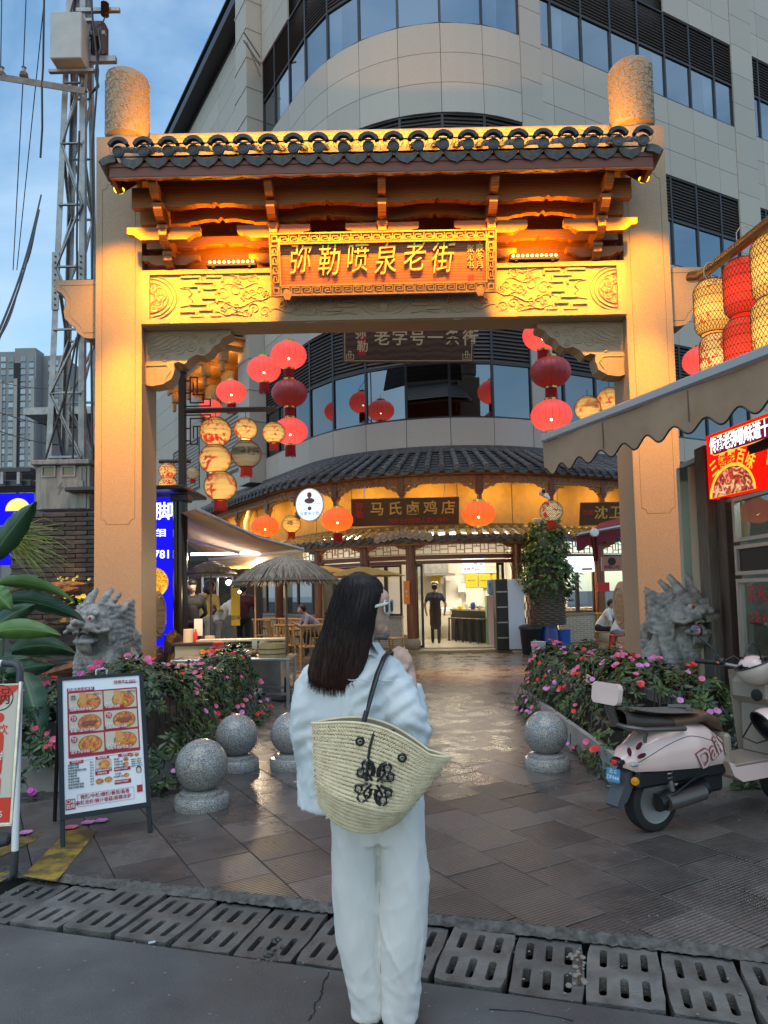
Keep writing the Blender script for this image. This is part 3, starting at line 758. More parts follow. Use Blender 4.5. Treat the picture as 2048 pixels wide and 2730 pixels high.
for(s0,s1)in solid:
 for(z0,z1)in[(5.34+1.06*i,5.34+1.06*(i+1))for i in range(19)]:
  if s0==2.25 and z0>19:continue
  if s0==-9.4:
   b=MB();curved(b,s0+.1,s1-.05,z0+.008,z1-.008,-.05,.55,1);b.box((0,0,0),(1.14,.64,.05),facm((s0+s1)/2,.25,z1-.02));b.build('pilaster_block',m_clad,bld)
  else:panel(s0,s1,z0,z1,.02)
  # windows: frame, pane, louver
curt=[(0,-6),(2,-6),(2,-4),(2,1),(2,3),(2,6),(2,8),(2,-3),(1,5),(3,9),(2,10)]
def window(s0,s1,sz,fi,ci):
 z2=sz+GH;z3=min(z2+LH,RT);b=MB();w=.035
 for(a,c,d,e)in((s0,s0+w,sz,z3),(s1-w,s1,sz,z3),(s0+w,s1-w,sz,sz+.05),(s0+w,s1-w,z2-.03,z2+.03),(s0+w,s1-w,z3-.05,z3)):curved(b,a,c,d,e,-.12,-.025,1)
 wo_=b.build('window',m_frame,bld)
 b=MB();vs=[fac(s0+w,-.07,sz+.05),fac(s1-w,-.07,sz+.05),fac(s1-w,-.07,z2-.03),fac(s0+w,-.07,z2-.03)];b.add(vs,[(0,1,2,3)])
 b.build('pane',m_glass2 if fi==0 else m_glass,wo_)
 b=MB()
 n=13
 for i in range(n):
  z=z2+.04+(z3-z2-.1)*i/n;h=(z3-z2-.1)/n
  b.add([fac(s0+w,-.035,z),fac(s1-w,-.035,z),fac(s1-w,-.09,z+h*.95),fac(s0+w,-.09,z+h*.95)],[(0,1,2,3)])
  b.add([fac(s0+w,-.035,z),fac(s1-w,-.035,z),fac(s1-w,-.055,z-.012),fac(s0+w,-.055,z-.012)],[(3,2,1,0)])
 b.build('louver',m_louv,wo_)
 if(fi,ci)in curt:
  b=MB();f0,f1=(.02,.42)if ci%2 else(.62,.98)
  if ci in(-6,-4):f0,f1=.02,.98
  def cf(u,v):
   s=s0+(s1-s0)*(f0+(f1-f0)*u);g=.022*sin(u*(f1-f0)*60+2*sin(v*3)+ci);return fac(s+.04*sin(v*2.2)*(u-.5),-.13+g*.4,sz+.06+(z2-sz-.1)*v)
  b.grid(cf,40,6);b.build('curtain',m_curt,wo_,True)
nwin=0
for fi,sz in enumerate(SILL[:3]+(22.67,)):
 for(s0,s1,_)in bays:
  if s0<-9.4:continue
  sp=splits(s0,s1)
  for i in range(len(sp)-1):
   if fi==3 and(sp[i]<7):continue
   if fi==2 and s0==-8.2 and False:continue
   window(sp[i],sp[i+1],sz,fi,round((sp[i]-SO)/PW));nwin+=1
for(s0,s1,z0,z1)in((-12.6,-10.2,17.3,18.6),(-16,-13,11.7,13.2),(-14.5,-10.5,6.2,8.4),(-19.5,-15.5,6.2,8.4)):
 b=MB();n=14
 curved(b,s0,s1,z0,z0+.06,-.05,.03,1);curved(b,s0,s1,z1-.06,z1,-.05,.03,1);curved(b,s0,s0+.06,z0+.06,z1-.06,-.05,.03,1);curved(b,s1-.06,s1,z0+.06,z1-.06,-.05,.03,1)
 wo_=b.build('window',m_frame,bld);b=MB()
 for i in range(n):z=z0+.06+(z1-z0-.12)*i/n;b.add([fac(s0,.02,z),fac(s1,.02,z),fac(s1,-.04,z+(z1-z0)/n),fac(s0,-.04,z+(z1-z0)/n)],[(0,1,2,3)])
 b.build('louver',m_louv,wo_)
for(z0,z1)in((6.17,9.11),(11.67,14.61),(17.17,20.11)):
 for i in range(6):panel(-26+2.77*i,-26+2.77*(i+1),z0,z1)
b=MB();
for zz,l in((20.2,.9),(19.9,.9)):b.tube([fac(-8.1,.1,zz),fac(-7.6,.9,zz+.25)],.03,5)
b.tube([fac(-8.1,.1,19.5),fac(-7.7,.75,20.2)],.025,5);b.build('bracket_rail',m_galv,bld)
# ---- tiled eaves
def barrel_mesh(run,drop,r=.075,seg=5):
 b=MB();d=V((0,-run,-drop));L=d.length;d.normalize();up=V((0,-d.z,d.y))if d.y<0 else V((0,d.z,-d.y))
 up=V((0,drop,run)).normalized()*-1;up=V((0,-drop,run)).normalized()
 mm=Matrix((V((1,0,0)),up,V((1,0,0)).cross(up))).transposed().to_4x4()
 ax=V((1,0,0)).cross(up)
 s_=1 if ax.dot(d)>0 else-1
 for k in range(seg):
  t0,t1=L*k/seg,L*(k+1)/seg
  b.lathe([(r*.92,s_*t0),(r*1.06,s_*t1)],8,mm,0,pi,False)
 e=d*L;b.lathe([(r*1.12,-.01),(r*1.12,.025),(r*.95,.03),(r*.85,.018),(0,.018)],12,T(*e)@FR);b.sph((0,0,.02),(r*.5,r*.5,.014),8,4,T(*e)@FR)
 return b.mesh('barrel_tile',True,m_tile)
def drip_mesh(w,r=.12):
 b=MB();fan=[(w*.46*cos(radians(t)),r*sin(radians(t)))for t in range(180,361,15)]
 b.ext(fan+[(0,-.035)],-.01,.01,FR);return b.mesh('drip_tile',False,m_tile)
def eave(parent,s0,s1,zw,ze,off,pitch,r=.075,drip=True,seg=5):
 bm=barrel_mesh(off,zw-ze,r,seg);dm=drip_mesh(pitch*(1+off/BR))
 n=int((s1-s0)/pitch);pn=MB()
 for i in range(n+1):
  s=s0+pitch*i;inst('barrel_tile',bm,parent,facm(s,0,zw))
  if drip and i<n:inst('drip_tile',dm,parent,facm(s+pitch/2,off-.015,ze-.02)@RX(.15))
 R_=7
 for r_ in range(R_):
  f0,f1=r_/R_,(r_+1)/R_+.02
  z0=zw-.02+(ze-zw)*f0-.03;z1=zw-.02+(ze-zw)*f1
  st=40 if s1-s0>8 else 12
  for i in range(st):
   a,c=s0-.1+(s1-s0+.2)*i/st,s0-.1+(s1-s0+.2)*(i+1)/st
   pn.add([fac(a,off*f0,z0),fac(c,off*f0,z0),fac(c,off*min(f1,1),z1),fac(a,off*min(f1,1),z1)],[(0,3,2,1)])
   if r_==0:pn.add([fac(a,0,zw-.2),fac(c,0,zw-.2),fac(c,off-.04,ze-.10),fac(a,off-.04,ze-.10)],[(0,1,2,3)]);pn.add([fac(a,off-.04,ze-.10),fac(c,off-.04,ze-.10),fac(c,off,z0+(ze-zw)),fac(a,off,z0+(ze-zw))],[(0,1,2,3)])
 return pn.build('pan_tile_course',m_tile,parent)
m_wl=M('carved_pine',(.42,.21,.07),.55,col2=(.30,.13,.04),vs=16,bump=.6,bs=22,bd=.03)
ev=thing('main_eave','long curved grey tiled eave round the corner above the shops','canopy',fac(0,1.4,0))
eave(ev,-13.5,11.5,5.30,4.58,1.45,.285)
b=MB();curved(b,-13.6,11.6,5.24,5.40,-.02,.12,80);b.build('ridge_course',m_tile,ev)
# carved frieze, hanging posts with openwork wings
b=MB();curved(b,-13.5,11.5,4.26,4.44,1.05,1.12,80);curved(b,-13.5,11.5,4.44,4.50,1.0,1.30,80);b.build('eave_beam',m_wood_or,ev)
b=MB()
for i in range(150):
 s=-13.2+24.5*i/149;m_=facm(s,1.122,4.35)@FR
 q=spiral(0,0,.055,1.4,1 if i%2 else-1,i);b.tube(to3(q,m_),[.006+.008*k/len(q)for k in range(len(q))],4)
 b.ext([(-.085,-.085),(-.05,-.115),(0,-.10),(.05,-.115),(.085,-.085)],-.03,.012,m_)
b.build('carved_frieze',m_wl,ev,True)
b=MB();curved(b,-13.5,11.5,4.52,4.55,.0,1.3,80);b.build('soffit',m_wood_or,ev)
post_s=[s_at(px,1.0,4.1)for px in(560,640,722,800,899,1072,1276,1464,1600,1770)]
b=MB();b.box((0,0,.16),(.16,.16,.6),None,.01);b.box((0,0,-.06),(.20,.20,.05),None,.01);b.box((0,0,-.20),(.11,.11,.24),None,.01);b.box((0,0,-.36),(.15,.15,.13),None,.02);b.sph((0,0,-.45),(.06,.06,.05),8,6)
post_me=b.mesh('hanging_post',False,m_wood_red)
b=MB();b.m=FR
wing=[(.08,.26),(.72,.26),(.70,.20),(.60,.16),(.54,.08),(.44,.06),(.38,-.01),(.28,-.01),(.20,-.08),(.08,-.10)]
holes=[[(.14,.02),(.20,.0),(.24,.05),(.18,.09)],[(.14,.14),(.22,.12),(.26,.18),(.18,.21)],[(.30,.06),(.37,.07),(.35,.13),(.29,.12)],[(.33,.17),(.42,.14),(.48,.19),(.40,.22)],[(.54,.15),(.58,.19),(.53,.22)]]
b.ext([wing]+holes,-.03,.03)
for(x,y,r_,d)in((.2,.05,.06,1),(.3,.16,.06,-1),(.44,.14,.05,1),(.58,.21,.04,-1),(.15,.2,.05,-1)):b.tube(to3(spiral(x,y,r_,1.4,d),None,.03),.012,5)
wing_me=b.mesh('carved_wing',False,m_wl)
for s in post_s:
 po=inst('hanging_post',post_me,ev,facm(s,1.06,4.12))
 inst('carved_wing',wing_me,po,T(0,0,.06));inst('carved_wing',wing_me,po,T(0,0,.06)@SC(-1,1,1))
YE=(1.0,.50,.08)
el=thing('eave_lamps','warm strip lamps hidden under the curved tiled eave','light strip',fac(0,.8,4.5))
em_w=E('warm_tube',(1,.72,.25),9,False)
for i,s in enumerate([-11.5,-9.5,-7.5,-5.6,-4.0,-2.4,-.8,.8,2.4,4.4,6.6,8.8]):
 b=MB();curved(b,s-.5,s+.5,4.49,4.515,.62,.66,3);b.build('lamp_tube',em_w,el)
 lamp('tube','AREA',fac(s,.64,4.46),26,YE,to=fac(s,.25,3.2),size=(1.2,.05),parent=el)
 # higher eave on the left wing with lit boards
ev2=thing('upper_eave','grey tiled eave with lit orange boards high on the left wing','canopy',fac(-11,1,8))
eave(ev2,-15.5,-8.6,11.2,10.45,1.6,.32)
b=MB();curved(b,-15.6,-8.5,10.0,10.22,1.25,1.33,1);curved(b,-15.6,-8.5,10.25,10.30,.0,1.5,1);b.build('eave_beam',m_wl,ev2)
for s in(-14.8,-12.8,-10.8,-8.9):
 b=MB();b.m=facm(s,0,9.7);b.box((0,-.75,.3),(.16,1.5,.2),None,.02);b.box((0,-1.2,.05),(.2,.3,.5),None,.03);b.box((0,-.1,-.2),(.18,.16,1.3),None,.02);b.box((0,-1.25,-.35),(.14,.14,.4),None,.03)
 b.build('eave_bracket',m_wl,ev2)
for s in(-14.2,-12,-9.8):lamp('eave_wash','AREA',fac(s,.8,9.6),16,YE,to=fac(s,.9,10.6),size=(1.5,.1),parent=ev2)
# ---- ground floor
gf=thing('shop_facade','lit shop front with timber columns, lattice transom and sliding glass doors','shop front',fac(0,0,0))
m_stuc=M('ochre_render',(.33,.225,.10),.75,col2=(.27,.18,.08),vs=5,bump=.1)
b=MB();curved(b,-14,12,3.3,5.3,-.3,.0,80);b.build('fascia_wall',m_stuc,gf)
for k in range(-10,9):
 b=MB();curved(b,k*1.5-.008,k*1.5+.008,3.3,5.2,0,.004,1);b.build('panel_joint',m_joint,gf)
b=MB();curved(b,-14,12,0,.10,-.6,.62,80);b.build('terrace_step',M('ochre_stone',(.36,.25,.13),.45,col2=(.28,.19,.1),vs=9),gf)
# small shop canopy
sA,sB=s_at(735,.5,3.0),s_at(1412,.5,3.0)
cv=thing('shop_canopy','narrow grey tiled canopy with pale round tile ends over the shop doors','canopy',fac(0,.6,0))
eave(cv,sA,sB,3.26,2.96,.62,.26,.07,True,3)
b=MB();curved(b,sA-.1,sB+.1,3.22,3.34,-.02,.08,40);b.build('ridge_course',m_tile,cv)
b=MB();curved(b,sA,sB,2.78,2.90,.42,.47,40);b.build('canopy_fascia',m_wl,cv)
sg_=s_at(1075,.7,3.1)
b=MB();mm=facm(sg_,.72,2.98)@FR
for i in range(-4,5):
 x=.17*i;z=.13*(1-abs(i)/4.6);b.lathe([(.085,-.02),(.085,.03),(.07,.035),(.06,.022),(0,.022)],14,mm@T(x,z,0))
 b.ext([(x-.1,z-.03),(x-.085,z-.11),(x,z-.16),(x+.085,z-.11),(x+.1,z-.03)],-.02,0,mm)
b.build('gable_tile_end',M('pale_tile_end',(.34,.30,.24),.6),cv,True)
s2A,s2B=s_at(1418,.5,3.0),s_at(1720,.5,3.0)
cv2=thing('right_shop_canopy','narrow grey tiled canopy over the shop window right of the ivy pillar','canopy',fac(s2A,.6,0))
eave(cv2,s2A,s2B,3.26,2.96,.62,.26,.07,True,3)
# lattice transom panels between columns
def lattice(b,m_,W,H,t=.022,d=.03):
 def bar(x0,y0,x1,y1):
  if abs(x0-x1)>abs(y0-y1):b.box(((x0+x1)/2,(y0+y1)/2,0),(abs(x1-x0),t,d),m_)
  else:b.box(((x0+x1)/2,(y0+y1)/2,.002),(t,abs(y1-y0),d),m_)
 for y in(0,H):bar(-W/2,y,W/2,y)
 n=max(3,int(W/.19));st=W/n
 for i in range(n+1):bar(-W/2+st*i,0,-W/2+st*i,H)
 for i in range(n):
  x=-W/2+st*i
  if i%3==0:bar(x,H*.33,x+st,H*.33);bar(x,H*.67,x+st,H*.67)
  elif i%3==1:bar(x,H*.5,x+st,H*.5);bar(x+st*.5,H*.5,x+st*.5,H)
  else:bar(x,H*.25,x+st,H*.25);bar(x,H*.75,x+st,H*.75);bar(x+st*.5,H*.25,x+st*.5,H*.75)
cols=[s_at(px,.2,1.5)for px in(520,640,745,852,975,1098,1380,1425,1600,1760)]
m_lat=M('lattice_timber',(.40,.20,.06),.5)  # one even amber brown for all lattice bars
for i in range(len(cols)-1):
 s0,s1=cols[i]+.12,cols[i+1]-.12
 n=2 if s1-s0>1.6 else 1
 for k in range(n):
  a,c=s0+(s1-s0)*k/n,s0+(s1-s0)*(k+1)/n;L=(fac(c,.2)-fac(a,.2)).length
  b=MB();lattice(b,frame((fac(a,.2,2.56)+fac(c,.2,2.56))/2,fac(c,.2)-fac(a,.2),(0,0,1)),L,.36);b.build('lattice_transom',m_lat,gf)
 b=MB();curved(b,cols[i]-.02,cols[i+1]+.02,2.42,2.53,.12,.26,6);curved(b,cols[i]-.02,cols[i+1]+.02,2.30,2.39,.14,.24,6);b.build('lintel',m_wood_red,gf)
colm=M('round_timber_column',(.24,.075,.026),.35,col2=(.12,.035,.015),vs=3,stretch=(7,7,.5))
for i,s in enumerate(cols):
 b=MB();b.lathe([(.14,.38),(.14,2.95)],18,facm(s,.2,0));cl_=b.build('timber_column',colm,gf,True)
 b=MB();b.lathe([(.15,.1),(.19,.14),(.21,.24),(.19,.34),(.15,.38)],18,facm(s,.2,0));b.build('column_base',m_granite,cl_,True)
 b=MB();b.m=facm(s,.25,2.8)@FR
 for sg in(-1,1):b.ext([(sg*.12,.1),(sg*.62,.1),(sg*.55,.02),(sg*.4,-.02),(sg*.3,-.08),(sg*.12,-.12)],-.03,.03)
 b.build('carved_wing',m_wl,cl_)
 # ---------------- shop interiors and things in front of the shops
def board(b,p0,p1,p2,th=.02):
 """flat slab on corners p0 (bottom left), p1 (bottom right), p2 (top left)"""
 p0,p1,p2=V(p0),V(p1),V(p2);m_=frame(p0,p1-p0,p2-p0);w=(p1-p0).length;h=(p2-p0).length
 b.ext([(0,0),(w,0),(w,h),(0,h)],-th,0,m_);return m_,w,h
m_cream=M('cream_wall',(.62,.58,.50),.7);m_ltile=M('pale_floor_tile',(.52,.47,.38),.25,col2=(.45,.41,.33),vs=3)
m_brick=None
def brick_mat(name,c1,c2,mo,sc,bw=.5,rh=.25):
 mt=bpy.data.materials.new(name);mt.use_nodes=True;nt=mt.node_tree;p=nt.nodes['Principled BSDF']
 uv=nd(nt,'ShaderNodeTexCoord');sx=nd(nt,'ShaderNodeSeparateXYZ',{0:uv.outputs['Object']})
 dd=nd(nt,'ShaderNodeMath',{0:sx.outputs[0],1:sx.outputs[1]},operation='SUBTRACT')
 cb=nd(nt,'ShaderNodeCombineXYZ',{0:dd.outputs[0],1:sx.outputs[2]})
 br=nd(nt,'ShaderNodeTexBrick',{'Vector':cb.outputs[0],'Color1':rgba(c1),'Color2':rgba(c2),'Mortar':rgba(mo),'Scale':sc,'Mortar Size':.03,'Brick Width':bw,'Row Height':rh})
 bp=nd(nt,'ShaderNodeBump',{'Height':br.outputs['Fac'],'Strength':-.6,'Distance':.01})
 nt.links.new(br.outputs[0],p.inputs['Base Color']);nt.links.new(bp.outputs[0],p.inputs['Normal']);p.inputs['Roughness'].default_value=.75;return mt
m_brick=brick_mat('grey_thin_brick',(.30,.28,.22),(.40,.36,.27),(.55,.50,.40),4.6)
ins=thing('shop_interior','bright open shop room with pale floor behind the sliding doors','shop room',fac(0,-1,.1))
b=MB();curved(b,-8.5,9,.1,.14,-4.2,.12,70);b.build('shop_floor',m_ltile,ins)
b=MB();b.box((1.9,22.35,1.8),(7.6,.1,3.4));b.build('back_wall',m_cream,ins)
b=MB();curved(b,-8.5,9,3.26,3.3,-4.2,.0,70);b.build('shop_ceiling',M('ceiling_white',(.6,.58,.54),.8),ins)
sD0,sD1,sC=s_at(1127,.1,1),s_at(1333,.1,1),s_at(1380,.1,1)
for x_,y_ in((3.85,19.1),(-.55,19.6)):
 b=MB();b.box((x_,(y_+22.3)/2,1.7),(.1,22.3-y_,3.2));b.build('side_wall',m_cream,ins)
WH=(1.0,.86,.62)
em_tube=E('white_tube',(1,.93,.8),16,False)
for i,(x,y,e)in enumerate(((1.6,20.2,62),(3.0,20.6,62),(-1.3,20.8,50),(4.9,20.4,60))):
 b=MB();b.box((x,y,3.2),(1.2,.12,.05));b.build('tube_lamp',em_tube,ins);lamp('tube','AREA',(x,y,3.15),e,WH,to=(x,y,0),size=(1.2,.5),parent=ins)
 # low brick walls with shop windows
def shopwin(s0,s1,zb,lab,lit):
 t=thing('shop_window',lab,'shop window',fac((s0+s1)/2,.1,0));b=MB();curved(b,s0,s1,.1,zb,-.02,.12,6);b.build('brick_base',m_brick,t)
 b=MB();curved(b,s0,s1,zb,zb+.05,-.05,.16,6);b.build('counter_ledge',M('ledge_stone',(.25,.22,.18),.4),t)
 n=max(2,round((s1-s0)/.9));
 for i in range(n):
  a,c=s0+(s1-s0)*i/n,s0+(s1-s0)*(i+1)/n;b=MB()
  for(u0,u1,z0,z1)in((a,a+.05,zb+.05,2.3),(c-.05,c,zb+.05,2.3),(a+.05,c-.05,2.25,2.3),(a+.05,c-.05,zb+.05,zb+.1)):curved(b,u0,u1,z0,z1,.02,.08,1)
  f=b.build('sash',m_wood_dk,t);b=MB();b.add([fac(a+.05,.05,zb+.1),fac(c-.05,.05,zb+.1),fac(c-.05,.05,2.25),fac(a+.05,.05,2.25)],[(0,1,2,3)]);b.build('pane',m_clear if lit else m_glass2,f)
 return t
shopwin(s_at(640,.1,1),s_at(735,.1,1),.95,'dark shop window over brick base behind the bamboo chairs, far left',0)
shopwin(s_at(757,.1,1),s_at(966,.1,1),.95,'dark shop window over brick base behind the bamboo tables',0)
shopwin(s_at(990,.1,1),s_at(1072,.1,1),.92,'lit shop window with brick base left of the round timber column',1)
shopwin(s_at(1497,.1,1),s_at(1590,.1,1),.88,'lit food display window with brick base right of the ivy pillar',1)
shopwin(s_at(1612,.1,1),s_at(1750,.1,1),.88,'lit shop window partly behind the right gate pillar',1)
# sliding door frames
for px,lab in((1120,'dark sliding door frame beside the round timber column'),(1337,'dark sliding door frame beside the black drinks fridge')):
 s=s_at(px,.1,1);t=thing('sliding_door',lab,'door',fac(s,.1,.1));b=MB()
 for(x0,x1,z0,z1)in((-.10,-.04,.14,2.3),(.04,.10,.14,2.3),(-.04,.04,.14,.2),(-.04,.04,2.24,2.3)):b.box(((x0+x1)/2,0,(z0+z1)/2),(x1-x0,.05,z1-z0),facm(s,.1,0))
 f=b.build('door_frame',m_black,t);b=MB();b.box((0,0,1.2),(.08,.008,2.04),facm(s,.1,0));b.build('pane',m_clear,t)
 # things inside the open shop
def flat(name,lab,cat,px0,py0,px1,py1,Y,mat,th=.03):
 a=at(px0,py1,Y);c=at(px1,py1,Y);d=at(px0,py0,Y);c.z=a.z;d.x=a.x
 t=thing(name,lab,cat,a);b=MB();m_,w,h=board(b,a,c,d,th);b.build('panel',mat,t);return t,m_,w,h
def scribble(b,m_,x0,x1,y,h,rn,dens=.9,z=.002):
 x=x0
 while x<x1:
  w=h*rn.uniform(.5,1.0)
  if rn.random()<dens:b.add([(x,y,z),(x+w,y,z),(x+w,y+h,z),(x,y+h,z)],[(0,1,2,3)],m_)
  x+=w+h*.25
m_ink=M('black_ink',(.03,.03,.03),.7);m_yel=M('yellow_card',(.62,.42,.02),.5)
t,m_,w,h=flat('menu_screen','lit white menu screen on the back wall of the open shop','screen',1233,1490,1293,1528,22.2,E('screen_white',(.75,.9,1),1.6));b=MB();rn=random.Random(5)
for k in range(8):b.box((rn.uniform(.08,w-.08),rn.uniform(.06,h-.06),.003),(rn.uniform(.05,.12),rn.uniform(.05,.1),.004),m_)
b.build('dish_pictures',M('dish_print',(.25,.35,.5),.6,col2=(.5,.3,.2),vs=14),t)
t,m_,w,h=flat('framed_certificate','cream framed certificate right of the lit menu screen','certificate',1295,1490,1330,1528,22.2,M('cream_card',(.7,.65,.5),.5));b=MB();b.me(text('云南特色餐饮店',.055,.002),m_@T(w/2,h*.72,.003));scribble(b,m_,.05,w-.05,h*.4,.02,rn);scribble(b,m_,.05,w-.05,h*.25,.02,rn);b.build('print',M('brown_ink',(.2,.07,.04),.6),t)
for i,(a_,c_,l_,tx)in enumerate(((1242,1274,'left yellow award board on the shop back wall','餐饮名店'),(1277,1309,'middle yellow award board with a green dot','云南名小吃'),(1313,1334,'right yellow award board beside the fridge','名小吃'))):
 t,m_,w,h=flat('award_board',l_,'board',a_,1530,c_,1567,22.2,m_yel);b=MB();b.me(text(tx,.06,.002,.002),m_@T(w/2,h*.5,.003));b.build('print',m_ink,t)
flat('wall_board','white wall board left of the bar counter, behind the chef','board',1190,1537,1232,1620,22.2,M('white_board',(.7,.7,.66),.3));flat('splash_board','white splash board under the yellow award boards','board',1243,1566,1290,1618,22.22,M('white_board',(.7,.7,.66),.3));flat('yellow_notice','yellow notice above the kitchen passage','notice',1150,1533,1175,1555,22.2,m_yel)
flat('power_box','white electricity box on the wall board right of the chef','box',1222,1557,1242,1578,22.0,m_white,.1)
t=thing('extractor_hood','steel extractor hood over the kitchen passage','hood',at(1160,1530,21.8));b=MB();a=at(1130,1530,21.6);c=at(1195,1495,21.6);b.box(((a.x+c.x)/2,21.9,(a.z+c.z)/2),(c.x-a.x,.6,c.z-a.z),None,.02);b.box(((a.x+c.x)/2+.1,21.7,a.z-.03),(c.x-a.x+.2,.5,.06),None,.01);b.build('hood',m_steel,t)
# bar counter with stools
t=thing('bar_counter','long wooden topped bar counter inside the open shop','counter',(2.6,20.3,.14));p0,p1=atz(1200,1632,1.05),V((2.95,19.2,1.05));p0.y=21.6;p0.x=1.95
d=(p1-p0).normalized();nrm=V((-d.y,d.x,0));nrm=nrm if nrm.x>0 else-nrm;L=(p1-p0).length;m_=frame(p0,d,(0,0,1));b=MB()
b.box((L/2,.0,-.2),(L,.05,.42),m_,.01);b.build('counter_top',M('counter_timber',(.5,.36,.18),.35),t);b=MB();b.box((L/2,-.48,-.22),(L,.86,.36),m_);b.build('counter_base',m_black,t)
for i in range(5):
 q=p0+d*(.55+.42*i)-nrm*.18;t=thing('bar_stool','black bar stool, %s along the counter from the chef'%('first','second','third','fourth','fifth')[i],'stool',(q.x,q.y,.14),'black stools along the bar counter');b=MB();b.box((q.x,q.y,.80),(.30,.30,.04),None,.01);b.build('seat',m_wood_dk,t)
 for sx in(-1,1):
  for sy in(-1,1):b=MB();b.tube([(q.x+sx*.12,q.y+sy*.12,.79),(q.x+sx*.14,q.y+sy*.14,.14)],.016,5);b.build('leg',m_black,t)
rn=random.Random(8)
m_pl_=M('pale_plastic',(.7,.68,.6),.4)
for i,lab in enumerate(('white sauce pot nearest the chef on the bar counter','yellow sauce pot on the bar counter','white cup of chopsticks on the bar counter','blue capped bottle on the bar counter','steel condiment jar on the bar counter','white napkin holder on the bar counter near the fridge')):
 q=p0+d*(.35+.36*i);r=.055+.02*(i%2);h=.12+.08*(i in(2,3));b=MB();b.lathe([(r*.85,0),(r,h*.6),(r*.8,h*.85),(r*.55,h)],10,T(q.x,q.y,1.06));tag(b.build('condiment_pot',(m_pl_,m_yel,m_pl_,M('blue_plastic',(.02,.08,.35),.35),m_steel,m_pl_)[i],None,True,org=(q.x,q.y,1.06)),lab,'pot','pots on the bar counter')
t=thing('tray_of_buns','red rimmed white tray with a cloth on the counter beside the chef','tray',(1.8,21.7,1.05));b=MB();b.box((1.85,21.75,.95),(.62,.4,.16),None,.03);b.build('tray',m_pl_,t);b=MB();b.sph((1.85,21.75,1.05),(.26,.16,.06),12,6);b.build('cloth',m_white,t,True)
# fridge cluster by the door
q=atz(1322,1722,.1);t=thing('water_dispenser','pink and green cabinet water dispenser with blue bottle on top','water dispenser',q);b=MB();b.box((q.x,q.y+.2,.78),(.36,.36,1.36),None,.02);b.build('cabinet',M('pink_cabinet',(.62,.45,.46),.4),t);b=MB();b.box((q.x-.19,q.y+.2,.78),(.02,.34,1.34));b.build('side_panel',M('green_side',(.2,.4,.18),.4),t);b=MB();b.lathe([(.06,1.46),(.13,1.5),(.14,1.6),(.12,1.66),(.14,1.72),(.13,1.86),(.0,1.9)],14,T(q.x-.02,q.y+.2,0));b.build('bottle',M('blue_bottle',(.10,.25,.5),.1),t,True)
q=atz(1345,1738,.05);t=thing('drinks_fridge','tall black drinks fridge with open glass door by the entrance','fridge',q);b=MB();b.box((q.x-.02,q.y+.25,.98),(.30,.5,1.76),None,.015);b.build('body',m_black,t);b=MB();b.box((q.x+.33,q.y+.0,.98),(.40,.05,1.74),None,.012);b.build('door',M('pale_blue_door',(.55,.60,.68),.35),t);b=MB();b.lathe([(.03,0),(.045,.01),(0,.012)],12,T(q.x+.43,q.y-.027,1.78)@FR);b.build('door_lock',m_black,t)
for i in range(4):b=MB();b.box((q.x-.02,q.y-.02,.4+.38*i),(.26,.03,.03));b.build('shelf',m_steel,t)
q=atz(1362,1735,.03);t=thing('broom','pink bristled broom leaning by the fridge door','broom',q);b=MB();b.tube([(q.x,q.y-.05,.2),(q.x-.02,q.y+.1,1.18)],.012,6);b.build('handle',M('orange_handle',(.6,.22,.1),.4),t);b=MB();b.ext([(-.06,.24),(.06,.24),(.10,.2),(.24,.03),(-.24,.03),(-.10,.2)],-.04,.04,T(q.x,q.y-.05,.0)@FR);b.build('bristles',M('pink_bristle',(.75,.03,.18),.6),t)
q=atz(1393,1742,.0);t=thing('squeegee_mop','grey bristle sweeper with long white handle beside the black bin','mop',q);b=MB();b.tube([(q.x,q.y,.5),(q.x+.06,q.y+.25,1.75)],.013,6);b.build('handle',m_white,t);b=MB();b.box((q.x,q.y,.28),(.16,.08,.46),None,.01);b.build('head',M('grey_bristle',(.3,.28,.25),.9,col2=(.15,.14,.12),vs=60,stretch=(8,8,1)),t);b=MB();b.box((q.x+.05,q.y-.03,.04),(.62,.3,.06),None,.01);b.build('base_slab',m_granite,t)
def bucket(name,lab,px,py,r,h,mat,prof=None,cat='bucket'):
 q=atz(px,py,.03);q.y+=r;t=thing(name,lab,cat,(q.x,q.y,.03));b=MB();b.lathe(prof or[(r*.8,.03),(r*.84,.08),(r,h*.96),(r*1.04,h),(r*.96,h),(r*.8,.12),(0,.1)],20,T(q.x,q.y,0));b.build('body',mat,t,True);return t,q
m_blue=M('blue_drum_plastic',(.012,.035,.16),.35);m_blue2=M('blue_bucket_plastic',(.02,.10,.42),.4)
t,q=bucket('black_bin','black wheeled bin with recycling mark beside the ivy pillar',1424,1747,.26,.72,M('black_plastic',(.014,.014,.016),.4),[(.20,.03),(.22,.06),(.27,.62),(.29,.64),(.29,.70),(.2,.74),(0,.75)],'bin');b=MB();mm=T(q.x+.03,q.y-.262,.34)@RX(pi/2-.08)
for k in range(3):a=radians(90+120*k);a2=radians(90+120*(k+1));b.tube([mm@V((.055*cos(a+.25),.055*sin(a+.25),0)),mm@V((.055*cos(a2-.25),.055*sin(a2-.25),0))],.006,4)
b.me(text('其他垃圾',.035,.002),mm@T(0,-.11,0));b.build('recycling_mark',m_white,t)
t,q=bucket('blue_drum','dark blue plastic drum between the black bin and the blue bucket',1471,1745,.23,.68,m_blue,[(.19,.03),(.22,.06),(.225,.3),(.235,.32),(.225,.34),(.22,.55),(.17,.63),(.17,.66),(.18,.66),(.18,.70),(0,.70)],'drum')
t,q=bucket('blue_bucket','bright blue open bucket with mop sticks in it',1508,1741,.19,.58,m_blue2)
